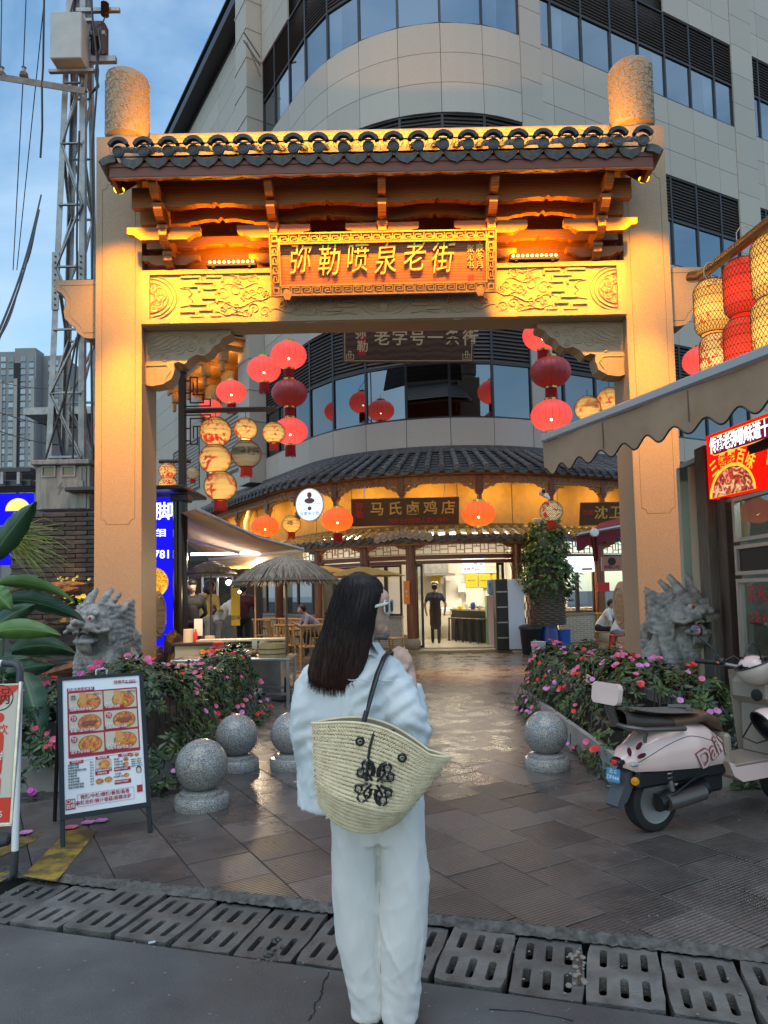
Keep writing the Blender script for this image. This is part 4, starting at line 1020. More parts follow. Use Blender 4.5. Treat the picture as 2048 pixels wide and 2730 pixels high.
for k in range(2):b=MB();b.tube([(q.x,q.y,.3),(q.x-.28+.1*k,q.y+.3,1.15+.35*k)],.012,6);b.build('mop_stick',M('stick_wood',(.25,.1,.06),.6),t)
t,q=bucket('white_pail','small translucent white pail in front of the black bin',1441,1753,.17,.38,M('milky_plastic',(.5,.52,.52),.3));b=MB();b.tube([(q.x+.17*cos(a_*pi/8),q.y-.03,.36+.02*sin(a_*pi/8))for a_ in range(9)],.008,5);b.build('handle',m_white,t)
# ivy pillar with wicker planter and trellis
q=at(1462,1600,17.9);iv=thing('ivy_pillar','stone pillar clad in wicker planters overgrown with green ivy','planter',(q.x,q.y,0));b=MB();b.box((q.x,q.y+.35,1.75),(.5,.4,3.3),None,.02);b.build('stone_pillar',m_clad,iv)
b=MB();b.lathe([(.36,.75),(.35,1.0),(.40,1.02),(.38,1.3),(.37,1.7),(.3,2.6)],20,T(q.x,q.y,0));b.build('wicker_core',M('dark_wicker',(.05,.038,.03),.8),iv)
b=MB()
for i in range(20):
 z=.72+.055*i
 b.tube([(q.x+(.39+.022*cos(10*a+pi*(i%2)))*cos(a),q.y+(.39+.022*cos(10*a+pi*(i%2)))*sin(a),z)for a in[2*pi*k/40 for k in range(40)]],.026,5,closed=True)
b.build('wicker_strand',M('grey_wicker',(.11,.085,.065),.8),iv)
def leaf_me(b,m_,L,W,fold=.25):
 b.add([(0,0,0),(W*.5,L*.35,-W*fold),(W*.32,L*.7,-W*fold*.8),(0,L,-.12*L),(-W*.32,L*.7,-W*fold*.8),(-W*.5,L*.35,-W*fold),(0,L*.4,0),(0,L*.72,-.02*L)],[(0,1,6),(1,2,7,6),(2,3,7),(7,3,4),(6,7,4,5),(0,6,5)],m_)
rn=random.Random(21);b=MB();bl2=MB()
prof_iv=[(1.35,.28),(1.6,.62),(1.9,.72),(2.15,.62),(2.35,.50),(2.6,.56),(2.85,.42),(3.1,.45),(3.3,.25)]
for i in range(1500):
 z=rn.uniform(1.3,3.32)
 for k in range(len(prof_iv)-1):
  if prof_iv[k][0]<=z<=prof_iv[k+1][0]:f=(z-prof_iv[k][0])/(prof_iv[k+1][0]-prof_iv[k][0]);R_=prof_iv[k][1]*(1-f)+prof_iv[k+1][1]*f
 a=rn.uniform(0,2*pi);R_*=rn.uniform(.7,1.08)+.15*sin(3*a+z*5);m_=T(q.x+R_*cos(a),q.y+R_*sin(a)*.8,z)@RZ(a-pi/2+rn.uniform(-.5,.5))@RX(rn.uniform(-1.5,-.2));leaf_me(b if rn.random()<.6 else bl2,m_,rn.uniform(.10,.17),rn.uniform(.09,.14))
b.build('ivy_leaves',M('ivy_green',(.035,.085,.018),.4,col2=(.07,.15,.03),vs=3),iv);bl2.build('ivy_leaves',M('ivy_dark',(.02,.055,.015),.4),iv)
for o in iv.children:
 if o.name.startswith('ivy_leaves')or o.name.startswith('wicker_strand'):o['kind']='stuff'
s=s_at(1405,.25,1.5);t=thing('trellis','brown diamond trellis screen between the fridge door and the ivy pillar','trellis',fac(s,.3,.1))
m_=facm(s,.3,0)
for i in range(7):
 for sg in(-1,1):
  b=MB();x0=-.30+.1*i;b.tube([m_@V((x0-sg*.28,-.01*sg,.5)),m_@V((x0+sg*.28,-.01*sg,2.6))],.010,5);b.build('slat',m_wood_red,t)
  # plaques over the shops
def plaque(lab,px0,py0,px1,py1,Y,txt,tcol,size,tilt,mat,ext=None,roll=0,small=None,red=None):
 a=at(px0,py1,Y);c=at(px1,py1,Y);d=at(px0,py0,Y);c.z=a.z if not roll else c.z;w=(c-a).length;h=d.z-a.z
 t=thing('shop_plaque',lab,'plaque',a);m_=frame(a,c-a,V((0,-tilt,1)));b=MB();b.box((w/2,h/2,-.03),(w,h,.06),m_,.008);b.build('board',mat,t)
 for(ch,x,y,s_,mt)in txt:b=MB();b.me(text(ch,s_,.006,.012,2),m_@T(x*w,y*h,.004));b.build('character',mt,t)
 return t,m_,w,h
m_pgold=M('pale_gold_text',(.50,.40,.22),.5)
m_redch=M('red_lacquer_text',(.45,.03,.02),.5)
t,m_,w,h=plaque('dark timber shop plaque with five gold characters above the open shop',938,1330,1224,1404,17.5,[(ch,.24+.165*i,.60,.36,m_gold)for i,ch in enumerate('马氏卤鸡店')]+[('弥',.075,.72,.2,m_redch),('勒',.075,.42,.2,m_redch),('70年三代弥勒人匠心传承',.62,.16,.135,m_redch)],None,.36,.35,M('plaque_brown',(.11,.05,.022),.5,col2=(.06,.028,.014),vs=2,wave=5,stretch=(.6,1,5)))
for x in(.12,.86):b=MB();b.tube([m_@V((x*w,h,-.02)),m_@V((x*w+.03,h+.25,-.25))],.012,5);b.build('chain',m_steel,t)
plaque('dark timber shop plaque with gold characters at the right, behind the gate pillar',1545,1340,1700,1402,18.4,[(ch,.36+.26*i,.52,.36,m_gold)for i,ch in enumerate('沈卫店')]+[('弥勒',.14,.55,.15,m_redch)],None,.36,.3,M('plaque_brown',(.1,.05,.02)))
t,m_,w,h=plaque('dark upper plaque with pale characters and corner frets, half hidden by the beam',915,850,1262,968,17.9,[('弥',.135,.62,.30,m_pgold),('勒',.15,.34,.30,m_pgold)]+[(ch,.30+.135*i,.52,.42,m_pgold)for i,ch in enumerate('老字号一条街')],None,.4,.25,M('plaque_dark',(.085,.042,.02),.5,col2=(.05,.025,.013),vs=2,wave=5),roll=1)
b=MB();b.ext(rrect(.22,.78,.06,3,.145*w,.49*h),-.004,.004,m_);b.build('red_patch',M('red_patch',(.35,.02,.02),.5),t);b=MB();b.ext([[(.04,.05),(w-.04,.05),(w-.04,h-.04),(.04,h-.04)],[(.055,.065),(w-.055,.065),(w-.055,h-.055),(.055,h-.055)]],0,.004,m_)
for sx,x in((1,.08),(-1,w-.08)):b.ext([[(x,.09),(x+sx*.2,.09),(x+sx*.2,.22),(x,.22)],[(x+sx*.015,.105),(x+sx*.185,.105),(x+sx*.185,.205),(x+sx*.015,.205)]],0,.004,m_);b.ext([[(x+sx*.06,.13),(x+sx*.13,.13),(x+sx*.13,.30),(x+sx*.06,.30)],[(x+sx*.075,.145),(x+sx*.115,.145),(x+sx*.115,.285),(x+sx*.075,.285)]],0,.004,m_)
b.build('corner_fret',m_pgold,t)
# round lit sign
c=at(826,1346,17.3);t=thing('round_sign','round white lit sign with a small portrait, left of the timber plaque','sign',c);m_=T(*c)@RZ(radians(-8))@FR;b=MB();b.lathe([(.40,-.06),(.41,-.06),(.41,.03),(.385,.035)],36,m_@SC(.86,1,1),cap=False);b.lathe([(0,-.055),(.4,-.055)],36,m_@SC(.86,1,1));b.build('rim',m_white,t,True)
b=MB();b.lathe([(.39,.0),(.39,.02),(0,.021)],36,m_@SC(.86,1,1));b.build('face',E('sign_white',(.62,.8,.95),1.3),t)
b=MB();b.me(text('云南名小吃',.10,.002,.004),m_@T(0,-.22,.025));b.lathe([(.05,.024),(.04,.026)],16,m_@T(0,-.09,0));b.box((0,.02,.024),(.6,.008,.004),m_);b.sph((0,.24,.024),(.06,.075,.004),12,6,m_);b.sph((0,.10,.024),(.13,.07,.004),12,6,m_);b.build('print',M('sign_print',(.08,.10,.13),.6,col2=(.35,.1,.08),vs=9),t)
b=MB();b.tube([m_@V((0,.40,-.03)),m_@V((.25,.6,-.5))],.012,5);b.build('stay',m_black,t)
# orange pennant on the column, small boards
t,m_,w,h=flat('orange_pennant','orange hanging price tag sign on the round timber column','sign',1077,1549,1093,1611,18.0,M('orange_card',(.75,.22,.02),.5));b=MB();b.me(text('五一路',.06,.002),m_@T(w/2,h*.45,.003)@RZ(pi/2));b.build('print',m_white,t)
q=atz(1071,1728,.1);q.y+=.15;t=thing('waste_basket','pale woven waste basket with a bag beside the timber column','basket',q);b=MB();b.lathe([(.15,.1),(.2,.42),(.215,.44),(.19,.43),(.14,.14),(0,.13)],16,T(q.x,q.y,0));b.build('basket',M('wicker_pale',(.4,.33,.22),.8,col2=(.25,.2,.13),vs=40),t,True)
q=atz(1110,1733,.1)
# food window goods
rn=random.Random(9);t=thing('food_counter','lit counter of white bowls and fried food behind the display window','food display',fac(s_at(1545,-.4,1),-.4,.9))
for i in range(7):
 p=fac(s_at(1512+i*13,-.35,1),-.35-.2*(i%2),.95);b=MB();b.lathe([(.05,0),(.14,.09),(.15,.1),(.13,.09),(0,.03)],14,T(*p));b.build('bowl',m_white,t,True)
 b=MB()
 for k in range(14):b.sph(p+V((rn.uniform(-.1,.1),rn.uniform(-.1,.1)-.15,rn.uniform(.0,.06))),(rn.uniform(.03,.06),.03,.025),7,5)
 o=b.build('food_heap',M('fried_food',(.5,.24,.06),.6,col2=(.35,.12,.03),vs=20),t,True)
t,m_,w,h=flat('menu_lightbox','bright white lit menu panel above the food display window','lightbox',1490,1485,1585,1526,18.2,E('lightbox_white',(.85,.97,1),2.2));b=MB();rn=random.Random(4)
for k in range(4):scribble(b,m_,.1,w*.6,h*(.25+.17*k),.03,rn,.7)
b.build('print',M('blue_ink',(.1,.2,.35),.6),t);b=MB();b.box((w*.8,h*.18,.003),(w*.3,h*.14,.004),m_);b.build('red_strip',m_red,t)
lamp('display','AREA',fac(s_at(1540,-.6,2),-.6,2.6),40,WH,to=fac(s_at(1540,-.6,2),-.6,.9),size=(1.6,.4),parent=t)
t,m_,w,h=flat('pink_shop_sign','salmon coloured shop sign with round emblem beside the gate pillar','sign',1605,1484,1660,1523,17.6,M('salmon_board',(.5,.22,.15),.5));b=MB();b.lathe([(.1,.002),(.1,.006),(.0,.006)],20,m_@T(w*.5,h*.66,0));b.me(text('弥勒小吃',.1,.003,.002),m_@T(w*.5,h*.25,.004));b.build('print',m_ink,t)
flat('hanging_red_lantern_box','red paper box lamp hanging in front of the right shop window','lamp',1594,1553,1626,1578,17.2,m_red,.2)
# maroon awning arm at the right
q=at(1585,1421,15.5);t=thing('maroon_awning','maroon folding awning with steel arm, right beside the gate pillar','awning',q);b=MB();A,B_,C_,D_=at(1536,1428,15.4),at(1700,1385,15.9),at(1760,1350,17.5),at(1600,1395,17.5)
b.grid(lambda u,v:A.lerp(B_,u).lerp(D_.lerp(C_,u),v)+V((0,0,-.05*sin(pi*v))),6,6);b.grid(lambda u,v:A.lerp(B_,u)+V((0,0,-.32*v*(1+.12*sin(u*25)))),24,2);b.build('fabric',M('maroon_cloth',(.16,.01,.025),.8),t,True)
b=MB();b.tube([at(1540,1425,15.3),at(1700,1395,15.5)],.04,8);b.build('arm',m_steel,t,True);b=MB();b.lathe([(.09,-.04),(.10,0),(.08,.05),(0,.06)],16,T(*at(1585,1420,15.2))@FR);b.build('end_cap',m_white,t,True)
b=MB();b.grid(lambda u,v:at(1575+18*u*(1-.3*v)+8*v,1430+66*v,15.25)+V((0,.04*sin(u*12),0)),8,6);b.build('hanging_cloth',M('maroon_cloth',(.16,.01,.025)),t,True)
# CCTV camera
q=at(1446,1312,16.4);t=thing('security_camera','white bullet security camera under the eave by the hanging post','camera',q);b=MB();b.box(q,(.12,.3,.12),None,.03);b.build('body',m_white,t);b=MB();b.box(q+V((0,-.155,0)),(.09,.02,.09),None,.02);b.build('lens',m_black,t);b=MB();b.tube([q+V((0,.1,-.05)),q+V((.2,.2,-.12)),q+V((.2,.4,0))],.03,6);b.build('mount',m_white,t)
# ---------------- lanterns
def shade_mat(name,col,ecol,es,top=.55,tr=.10):
 """silk over a bulb: glow brightest round the bulb's height, thin enough to let the bulb show a little"""
 mt=bpy.data.materials.new(name);mt.use_nodes=True;nt=mt.node_tree;nt.nodes.clear()
 p=nd(nt,'ShaderNodeBsdfPrincipled',{'Base Color':rgba(col),'Roughness':.55});co=nd(nt,'ShaderNodeTexCoord')
 ln=nd(nt,'ShaderNodeVectorMath',{0:co.outputs['Object'],1:(0,0,-.10)},operation='DISTANCE')
 mr=nd(nt,'ShaderNodeMapRange',{'Value':ln.outputs['Value'],'From Min':.30,'From Max':.62,'To Min':es*1.25,'To Max':es*.45})
 p.inputs['Emission Color'].default_value=rgba(ecol);nt.links.new(mr.outputs[0],p.inputs['Emission Strength'])
 if tr:
  t=nd(nt,'ShaderNodeBsdfTransparent',{'Color':(1,.8,.7,1)});m_=nd(nt,'ShaderNodeMixShader',{0:1-tr,1:t.outputs[0],2:p.outputs[0]});s_=m_.outputs[0]
 else:s_=p.outputs[0]
 nd(nt,'ShaderNodeOutputMaterial',{'Surface':s_});return mt
m_silk_on=shade_mat('lit_red_silk',(.45,.03,.03),(1,.10,.075),.95);m_silk_off=M('unlit_silk_glow',(.30,.035,.04),.45,em=(1,.1,.08),es=.04)  # unlit lanterns: a faint red glow is put into the silk
m_silk_or=shade_mat('lit_orange_silk',(.5,.05,.01),(1,.14,.015),1.1)
m_rib=M('lantern_rib',(.30,.015,.02),.5);m_brass=M('brass',(.65,.45,.12),.3,.9);m_tas=M('red_tassel',(.35,.008,.012),.7)
em_b=E('lantern_bulb',(1,.82,.55),55,False)
def red_lantern():
 n,k=72,20;b=MB()
 def f(u,v):
  a=2*pi*u;t=radians(-72+144*v);g=abs(sin(a*9));r=.5*cos(t)*(1+.028*g);return(r*cos(a),r*sin(a),.385*sin(t)/sin(radians(72))*.98)
 b.grid(f,n,k,True);sh=b.mesh('shade',True,None,None,80)
 b=MB()
 for i in range(18):a=pi*i/9;b.tube([(.502*cos(radians(t))*cos(a),.502*cos(radians(t))*sin(a),.385*sin(radians(t))/sin(radians(72))*.98)for t in range(-72,73,12)],.0035,4,False)
 rb=b.mesh('rib',False,m_rib)
 b=MB();b.lathe([(.15,.365),(.16,.37),(.16,.43),(.15,.435),(.0,.435)],20);b.tube([(0,0,.43),(0,0,.62)],.008,5);ct=b.mesh('cap',True,m_brass)
 b=MB();b.lathe([(0,-.365),(.155,-.37),(.155,-.43),(.145,-.435),(0,-.435)],20);cb=b.mesh('cap',True,m_brass)
 b=MB();rn=random.Random(2)
 for i in range(34):a=2*pi*i/34;r=.135;b.tube([(r*cos(a),r*sin(a),-.43),((r+.005)*cos(a),(r+.005)*sin(a),-.6),((r+rn.uniform(-.01,.02))*cos(a),(r+.01)*sin(a),-.72-rn.uniform(0,.05))],[.014,.013,.007],4)
 ta=b.mesh('tassel',False,m_tas)
 b=MB();b.sph((0,0,-.1),.035,8,6);bu=b.mesh('bulb',True,em_b)
 return sh,rb,ct,cb,ta,bu
RL=red_lantern()
RL_ON=RL[0].copy();RL_ON.materials.append(m_silk_on);RL_OFF=RL[0].copy();RL_OFF.materials.append(m_silk_off);RL_OR=RL[0].copy();RL_OR.materials.append(m_silk_or)
def put_red(lab,px,py,wpx,Y,state='on',tassel=True,rz=0,grp='round red silk lanterns'):
 c=at(px,py,Y);d=wpx/FPX*(c-V((0,0,CAMH))).length/((ray(px,py)).length);d=wpx*Y/FPX
 t=bpy.data.objects.new('silk_lantern',None);COL.objects.link(t);t.location=c;t.scale=(d,d,d);t.rotation_euler[2]=rz;t.empty_display_size=.1
 tag(t,lab,'lantern',grp)
 s_=inst('shade',{'on':RL_ON,'off':RL_OFF,'or':RL_OR}[state],t,Matrix());r_=inst('rib',RL[1],s_,Matrix());inst('cap',RL[2],t,Matrix());inst('cap',RL[3],t,Matrix())
 if tassel:inst('tassel',RL[4],t,Matrix())
 if state!='off':inst('bulb',RL[5],t,Matrix())
 return t
Yc=16.8
put_red('lit red silk lantern at the top of the left chain, just under the stone beam',770,947,95,Yc)
put_red('unlit dark red silk lantern in the middle of the left chain',772,1049,95,Yc,'off')
put_red('lit pink red silk lantern at the bottom of the left chain',774,1150,92,Yc)
put_red('lit red silk lantern between the left chain and the carved corbel',704,985,89,18.5)
put_red('lit red silk lantern above the lantern post\'s arm',617,1045,80,20.5)
put_red('red silk lantern behind the woven chain, beside the lantern post',561,1089,62,22.5)
put_red('lit red silk lantern half hidden behind the right carved corbel',1447,893,106,16.4)
put_red('unlit dull red silk lantern in the middle of the right chain',1468,992,107,16.4,'off')
put_red('lit red silk lantern at the bottom of the right chain',1470,1108,108,16.4)
put_red('red silk lantern peeping out behind the woven lanterns over the right awning',1872,962,100,17.0)
put_red('orange red silk lantern over the beige awning, left of the woven globe',707,1404,72,16.8,'or',False)
put_red('orange red silk lantern with tassel left of the five character plaque',900,1386,82,16.6,'or')
put_red('orange red silk lantern without tassel right of the five character plaque',1276,1370,88,16.6,'or',False)
def woven_mat(name,c1,e,patch,seed,pc=(.75,.04,.02),grey=False):
 mt=bpy.data.materials.new(name);mt.use_nodes=True;nt=mt.node_tree;nt.nodes.clear()
 co=nd(nt,'ShaderNodeTexCoord');mpn=nd(nt,'ShaderNodeMapping',{'Vector':co.outputs['Object'],'Location':(seed*3.1,seed*1.7,seed)})
 n1=nd(nt,'ShaderNodeTexNoise',{'Vector':mpn.outputs[0],'Scale':2.6,'Detail':2});n2=nd(nt,'ShaderNodeTexNoise',{'Vector':mpn.outputs[0],'Scale':11,'Detail':2})
 ad=nd(nt,'ShaderNodeMath',{0:n1.outputs['Fac'],1:n2.outputs['Fac']},operation='MULTIPLY');mr=nd(nt,'ShaderNodeMapRange',{'Value':ad.outputs[0],'From Min':patch,'From Max':patch+.03})
 c=nd(nt,'ShaderNodeMix',{0:mr.outputs[0],6:rgba(c1),7:rgba(pc)},data_type='RGBA')
 ln=nd(nt,'ShaderNodeVectorMath',{0:co.outputs['Object'],1:(0,0,-.15)},operation='DISTANCE');g=nd(nt,'ShaderNodeMapRange',{'Value':ln.outputs['Value'],'From Min':.3,'From Max':.66,'To Min':e*1.5,'To Max':e*.4})
 p=nd(nt,'ShaderNodeBsdfPrincipled',{'Base Color':c.outputs[2],'Roughness':.7,'Emission Color':c.outputs[2],'Emission Strength':g.outputs[0]});nd(nt,'ShaderNodeOutputMaterial',{'Surface':p.outputs[0]});return mt
WM=[woven_mat('woven_lit_%d'%i,(1,.56,.15),1.2,.27+.012*i,i+1)for i in range(4)];WM_DIM=woven_mat('woven_dim',(.75,.6,.38),.22,.5,5);WM_PALE=woven_mat('woven_pale',(.9,.72,.4),.45,.29,3);WM_RED=woven_mat('woven_red',(.9,.035,.012),1.2,.6,2);WM_YE=woven_mat('woven_yellow',(1,.48,.085),1.35,.36,7)
m_net=M('woven_net',(.16,.075,.02),.7)
def woven(prof,hel,turns,steps=14):
 """paper shell and the net of strips round it, from a profile r(t), z(t)"""
 b=MB();P=[prof(j/18)for j in range(19)];b.lathe([(r*.985,z)for r,z in P],28);sh=b.mesh('paper_shell',True)
 b=MB()
 for d in(-1,1):
  for i in range(hel):
   b.tube([(prof(j/steps)[0]*cos(2*pi*(i/hel+d*turns*j/steps)),prof(j/steps)[0]*sin(2*pi*(i/hel+d*turns*j/steps)),prof(j/steps)[1])for j in range(steps+1)],.0085,3,False)
 for j in(3,6,9,12,15):r,z=prof(j/18);b.tube([(r*cos(2*pi*k/24),r*sin(2*pi*k/24),z)for k in range(24)],.008,3,closed=True)
 nt_=b.mesh('netting',False,m_net);b=MB();r0,z0=prof(1);r1,z1=prof(0)
 for r,z in((r0,z0),(r1,z1)):b.tube([(r*cos(2*pi*k/20),r*sin(2*pi*k/20),z)for k in range(20)],.02,5,closed=True)
 rim=b.mesh('rim',False,m_net);return sh,nt_,rim
globe=woven(lambda t:(.5*cos(radians(-65+130*t)),.43*sin(radians(-65+130*t))/sin(radians(65))),30,.42)
barrel=woven(lambda t:((.5 if .18<t<.82 else .5-.16*((abs(t-.5)-.32)/.18)**2),-.78+1.56*t),30,.30,16)
b=MB();rn=random.Random(3)
for i in range(26):a=2*pi*i/26;b.tube([(.17*cos(a),.17*sin(a),-.43),(.18*cos(a),.18*sin(a),-.62),((.18+rn.uniform(-.02,.03))*cos(a),.2*sin(a),-.74-rn.uniform(0,.06))],[.022,.02,.01],4)
wt_me=b.mesh('tassel',False,M('orange_red_tassel',(.6,.03,.012),.7))
b=MB();b.tube([(0,0,.43),(0,0,.75)],.012,5);wl_me=b.mesh('hook',False,m_black)
def put_woven(lab,px,py,wpx,Y,mat,kind=globe,tassel=False,chars=None,rz=0,hook=False):
 c=at(px,py,Y);d=wpx*Y/FPX;t=bpy.data.objects.new('woven_lantern',None);COL.objects.link(t);t.location=c;t.scale=(d,d,d);t.rotation_euler[2]=rz;t.empty_display_size=.1
 tag(t,lab,'lantern','woven bamboo lanterns');sh=kind[0].copy();sh.materials.clear();sh.materials.append(mat)
 s_=inst('paper_shell',sh,t,Matrix());inst('netting',kind[1],s_,Matrix());inst('rim',kind[2],t,Matrix())
 if tassel:inst('tassel',wt_me,t,Matrix())
 if hook:inst('hook',wl_me,t,Matrix()if kind is globe else T(0,0,.33))
 if chars:
  b=MB()
  for i,ch in enumerate(chars):
   g=text(ch,.30,.0,.012,2)
   a0=-pi/2+(i-(len(chars)-1)/2)*.52
   b.add([((.512*cos(radians(min(62,abs(v.co.y*110))))+.006)*cos(a0+v.co.x*2.1),(.512*cos(radians(min(62,abs(v.co.y*110))))+.006)*sin(a0+v.co.x*2.1),v.co.y)for v in g.vertices],[tuple(p.vertices)for p in g.polygons])
  me=b.mesh('characters',False,chars=='金福' and MATS['red_paint']or m_ink);inst('characters',me,t,Matrix())
 return t
YP=14.0
put_woven('woven globe lantern at the top of the three globe chain',575,1152,85,YP,WM[0],hook=True);put_woven('woven globe lantern in the middle of the three globe chain',574,1224,86,YP,WM[1],rz=2);put_woven('red painted woven globe with tassel at the bottom of the three globe chain',588,1296,87,YP-.1,WM[0],tassel=True,rz=4)
put_woven('small lit woven globe above the lettered woven lantern',655,1144,63,YP,WM[2],hook=True);put_woven('dim woven lantern with black characters and red tassel',657,1211,80,YP,WM_DIM,tassel=True,chars='喷泉老街',rz=.15)
put_woven('small lit woven globe with tassel at the end of the post arm',730,1154,62,YP,WM[1],tassel=True,rz=1,hook=True)
put_woven('small red painted woven globe left of the lantern post',447,1256,47,17,WM[0],rz=1);put_woven('small red painted woven globe half hidden below its twin, left of the post',447,1292,49,17,WM[0],rz=3);put_woven('grey unlit woven globe right behind the lantern post',514,1262,36,19,WM_DIM,tassel=True)
put_woven('yellow woven globe with red tassel between the round sign and the orange lantern',777,1398,50,16.8,WM_YE,tassel=True,chars='喷',hook=True);put_woven('woven globe with a red flower hanging left of the gate pillar',1470,1363,61,16.6,WM_PALE,tassel=True,hook=True)
put_woven('woven globe with a red character above the awning edge',1567,1089,70,13.2,WM[3],chars='金福',hook=True);put_woven('woven globe lantern beside the gate pillar above the awning',1625,1066,68,13.2,WM[2],hook=True,rz=2)
YB=8.4
put_woven('yellow tall woven lantern, first on the bamboo pole',1898,822,92,YB,WM_YE,barrel,hook=True);put_woven('orange tall woven lantern hung below the yellow one, behind the awning edge',1912,962,88,YB,WM[0],barrel,rz=1)
put_woven('red tall woven lantern on the bamboo pole',1980,770,98,YB-.7,WM_RED,barrel,hook=True);put_woven('red tall woven lantern below the other red one',1982,928,98,YB-.7,WM_RED,barrel,rz=2,chars='火')
put_woven('yellow tall woven lantern cut by the right picture edge, upper',2062,715,112,YB-1.4,WM_YE,barrel,rz=2);put_woven('yellow tall woven lantern cut by the right picture edge, lower',2064,880,112,YB-1.4,WM_YE,barrel,rz=3)
# bamboo pole carrying the tall lanterns
t=thing('bamboo_pole','thick varnished bamboo pole slanting up to the right, hung with lanterns','pole',at(1900,690,8.2));b=MB();p0,p1=at(1843,738,8.9),at(2120,540,6.2)
b.tube([p0,at(1875,735,8.6)],.072,12);b.tube([at(1868,736,8.62),p1],.062,12);b.build('pole',M('varnished_bamboo',(.22,.10,.03),.3,col2=(.15,.06,.02),vs=5),t,True)
for px,py in((1898,735),(1985,640)):
 c=at(px,py-15,8.0);b=MB();b.tube([c+V((.1*cos(a*.7),0,.12*sin(a*.7)-.02))for a in range(9)],.006,4,closed=True);b.build('cord',M('pale_cord',(.5,.42,.35),.8),t)
 # lantern post with fret brackets
pp=at(487,1300,YP);pp.z=0;t=thing('lantern_post','dark brown lantern post with fret brackets and a long arm of woven lanterns','lantern post',(pp.x,YP,0));m_post=M('brown_steel',(.05,.03,.026),.45);zt=at(487,995,YP).z;za=at(560,1094,YP).z;xe=at(735,1108,YP).x
b=MB();b.box((pp.x,YP,zt/2),(.135,.135,zt),None,.012);b.box((pp.x,YP,zt+.02),(.17,.17,.05),None,.012);b.lathe([(.08,zt+.04),(.05,zt+.08),(.07,zt+.11),(0,zt+.16)],12,T(pp.x,YP,0));b.build('post',m_post,t)
b=MB();b.tube([(pp.x-.02,YP,za),(xe,YP,za)],.055,12);b.build('arm',m_post,t,True)
for sg,nm in((1,'upper'),(-1,'lower')):
 b=MB();
 for(x0,z0,x1,z1)in((.02,.03,.50,.03),(.50,.03,.50,.17),(.36,.17,.50,.17),(.36,.10,.36,.26),(.10,.10,.36,.10),(.10,.10,.10,.62),(.10,.62,.24,.62),(.24,.26,.24,.62),(.16,.26,.36,.26),(.16,.26,.16,.5),(.02,.3,.1,.3),(.02,.55,.1,.55)):
  b.box((pp.x+.06+(x0+x1)/2,YP,za+sg*(.06+(z0+z1)/2)),(abs(x1-x0)+.022,.03,abs(z1-z0)+.022))
 b.build('fret_bracket',m_post,t)
b=MB();pz=at(450,1230,YP+3).z;b.tube([(at(425,1225,YP+3).x,YP+3,pz),(at(508,1228,YP+3).x,YP+3,pz)],.05,8);b.build('back_arm',m_post,t,True)
# ---------------- left side: pylon, tower block, kiosk, brick wall, plants
def fuse(b,vox,smooth=4,fac_=.5,name='body',disp=0,dsc=8,mat=None,seed=0,post=None):
 """join overlapping solids into one continuous skin"""
 me=b.mesh('tmp');o=bpy.data.objects.new('tmp',me);COL.objects.link(o)
 r=o.modifiers.new('r','REMESH');r.mode='VOXEL';r.voxel_size=vox;r.use_smooth_shade=True
 if smooth:s_=o.modifiers.new('s','SMOOTH');s_.iterations=smooth;s_.factor=fac_
 dg=bpy.context.evaluated_depsgraph_get();dg.update();out=bpy.data.meshes.new_from_object(o.evaluated_get(dg));bpy.data.objects.remove(o);bpy.data.meshes.remove(me)
 if disp or post:
  ns=[v.normal.copy()for v in out.vertices]
  for v,n in zip(out.vertices,ns):
   d=disp*mnoise.fractal(v.co*dsc+V((seed,0,0)),1.0,2.0,4)if disp else 0
   if post:d+=post(v.co,n)
   v.co+=n*d
 out.polygons.foreach_set('use_smooth',[True]*len(out.polygons));out.name=name
 if mat is not None:out.materials.append(mat)
 return out
def cap(b,p,q,r0,r1=None,n=10):
 r1=r0 if r1 is None else r1;p,q=V(p),V(q);b.tube([p,q],[r0,r1],n);b.sph(p,r0,n,6);b.sph(q,r1,n,6);return b
def obj_at(name,me,parent=None,m=None):return inst(name,me,parent,m)
# lattice pylon
PY=14.0;pyl=thing('lattice_pylon','galvanised steel lattice power pylon left of the archway','pylon',(-6.4,PY+.5,0))
def leg_x(z,side):
 xl=-6.86+.0345*z;xr=-5.93-.0036*z
 return xl if side<0 else xr
ZT=15.2
def leg_y(z,back):return PY+(0 if not back else(leg_x(z,1)-leg_x(z,-1)))
LEG={}
for sx in(-1,1):
 for bk in(0,1):
  b=MB();p0=V((leg_x(0,sx),leg_y(0,bk),0));p1=V((leg_x(ZT,sx),leg_y(ZT,bk),ZT));w=.115
  m_=frame(p0,p1-p0,V((0,0,1)).cross(p1-p0));L=(p1-p0).length;yv=1 if not bk else-1
  ax=(p1-p0)
  def q(t,dx,dy):c=p0+ax*t;return c+V((dx,dy,0))
  for(dx0,dx1,dy0,dy1)in((0,-sx*w,0,yv*.014),(0,-sx*.014,yv*.0142,yv*w)):
   vs=[q(t,x,y)for t in(0,1)for x,y in((dx0,dy0),(dx1,dy0),(dx1,dy1),(dx0,dy1))]
   b.add(vs,[(0,1,5,4),(1,2,6,5),(2,3,7,6),(3,0,4,7),(3,2,1,0),(4,5,6,7)])
  b.build('leg',m_galv,pyl)
def P_(sx,bk,z):return V((leg_x(z,sx)-sx*.05,leg_y(z,bk)+(.02 if not bk else-.02),z))
def strut(a,c,w=.05,d=.012,off=0):
 b=MB();e=c-a;L=e.length;m_=frame(a+V((0,off,0)),e,V((0,1,0)).cross(e));b.box((L/2,0,0),(L,w,d),m_);b.box((L/2,w/2-.006,-.025),(L,.012,.05),m_);return b.build('brace',m_galv,pyl)
z=1.8;k=0
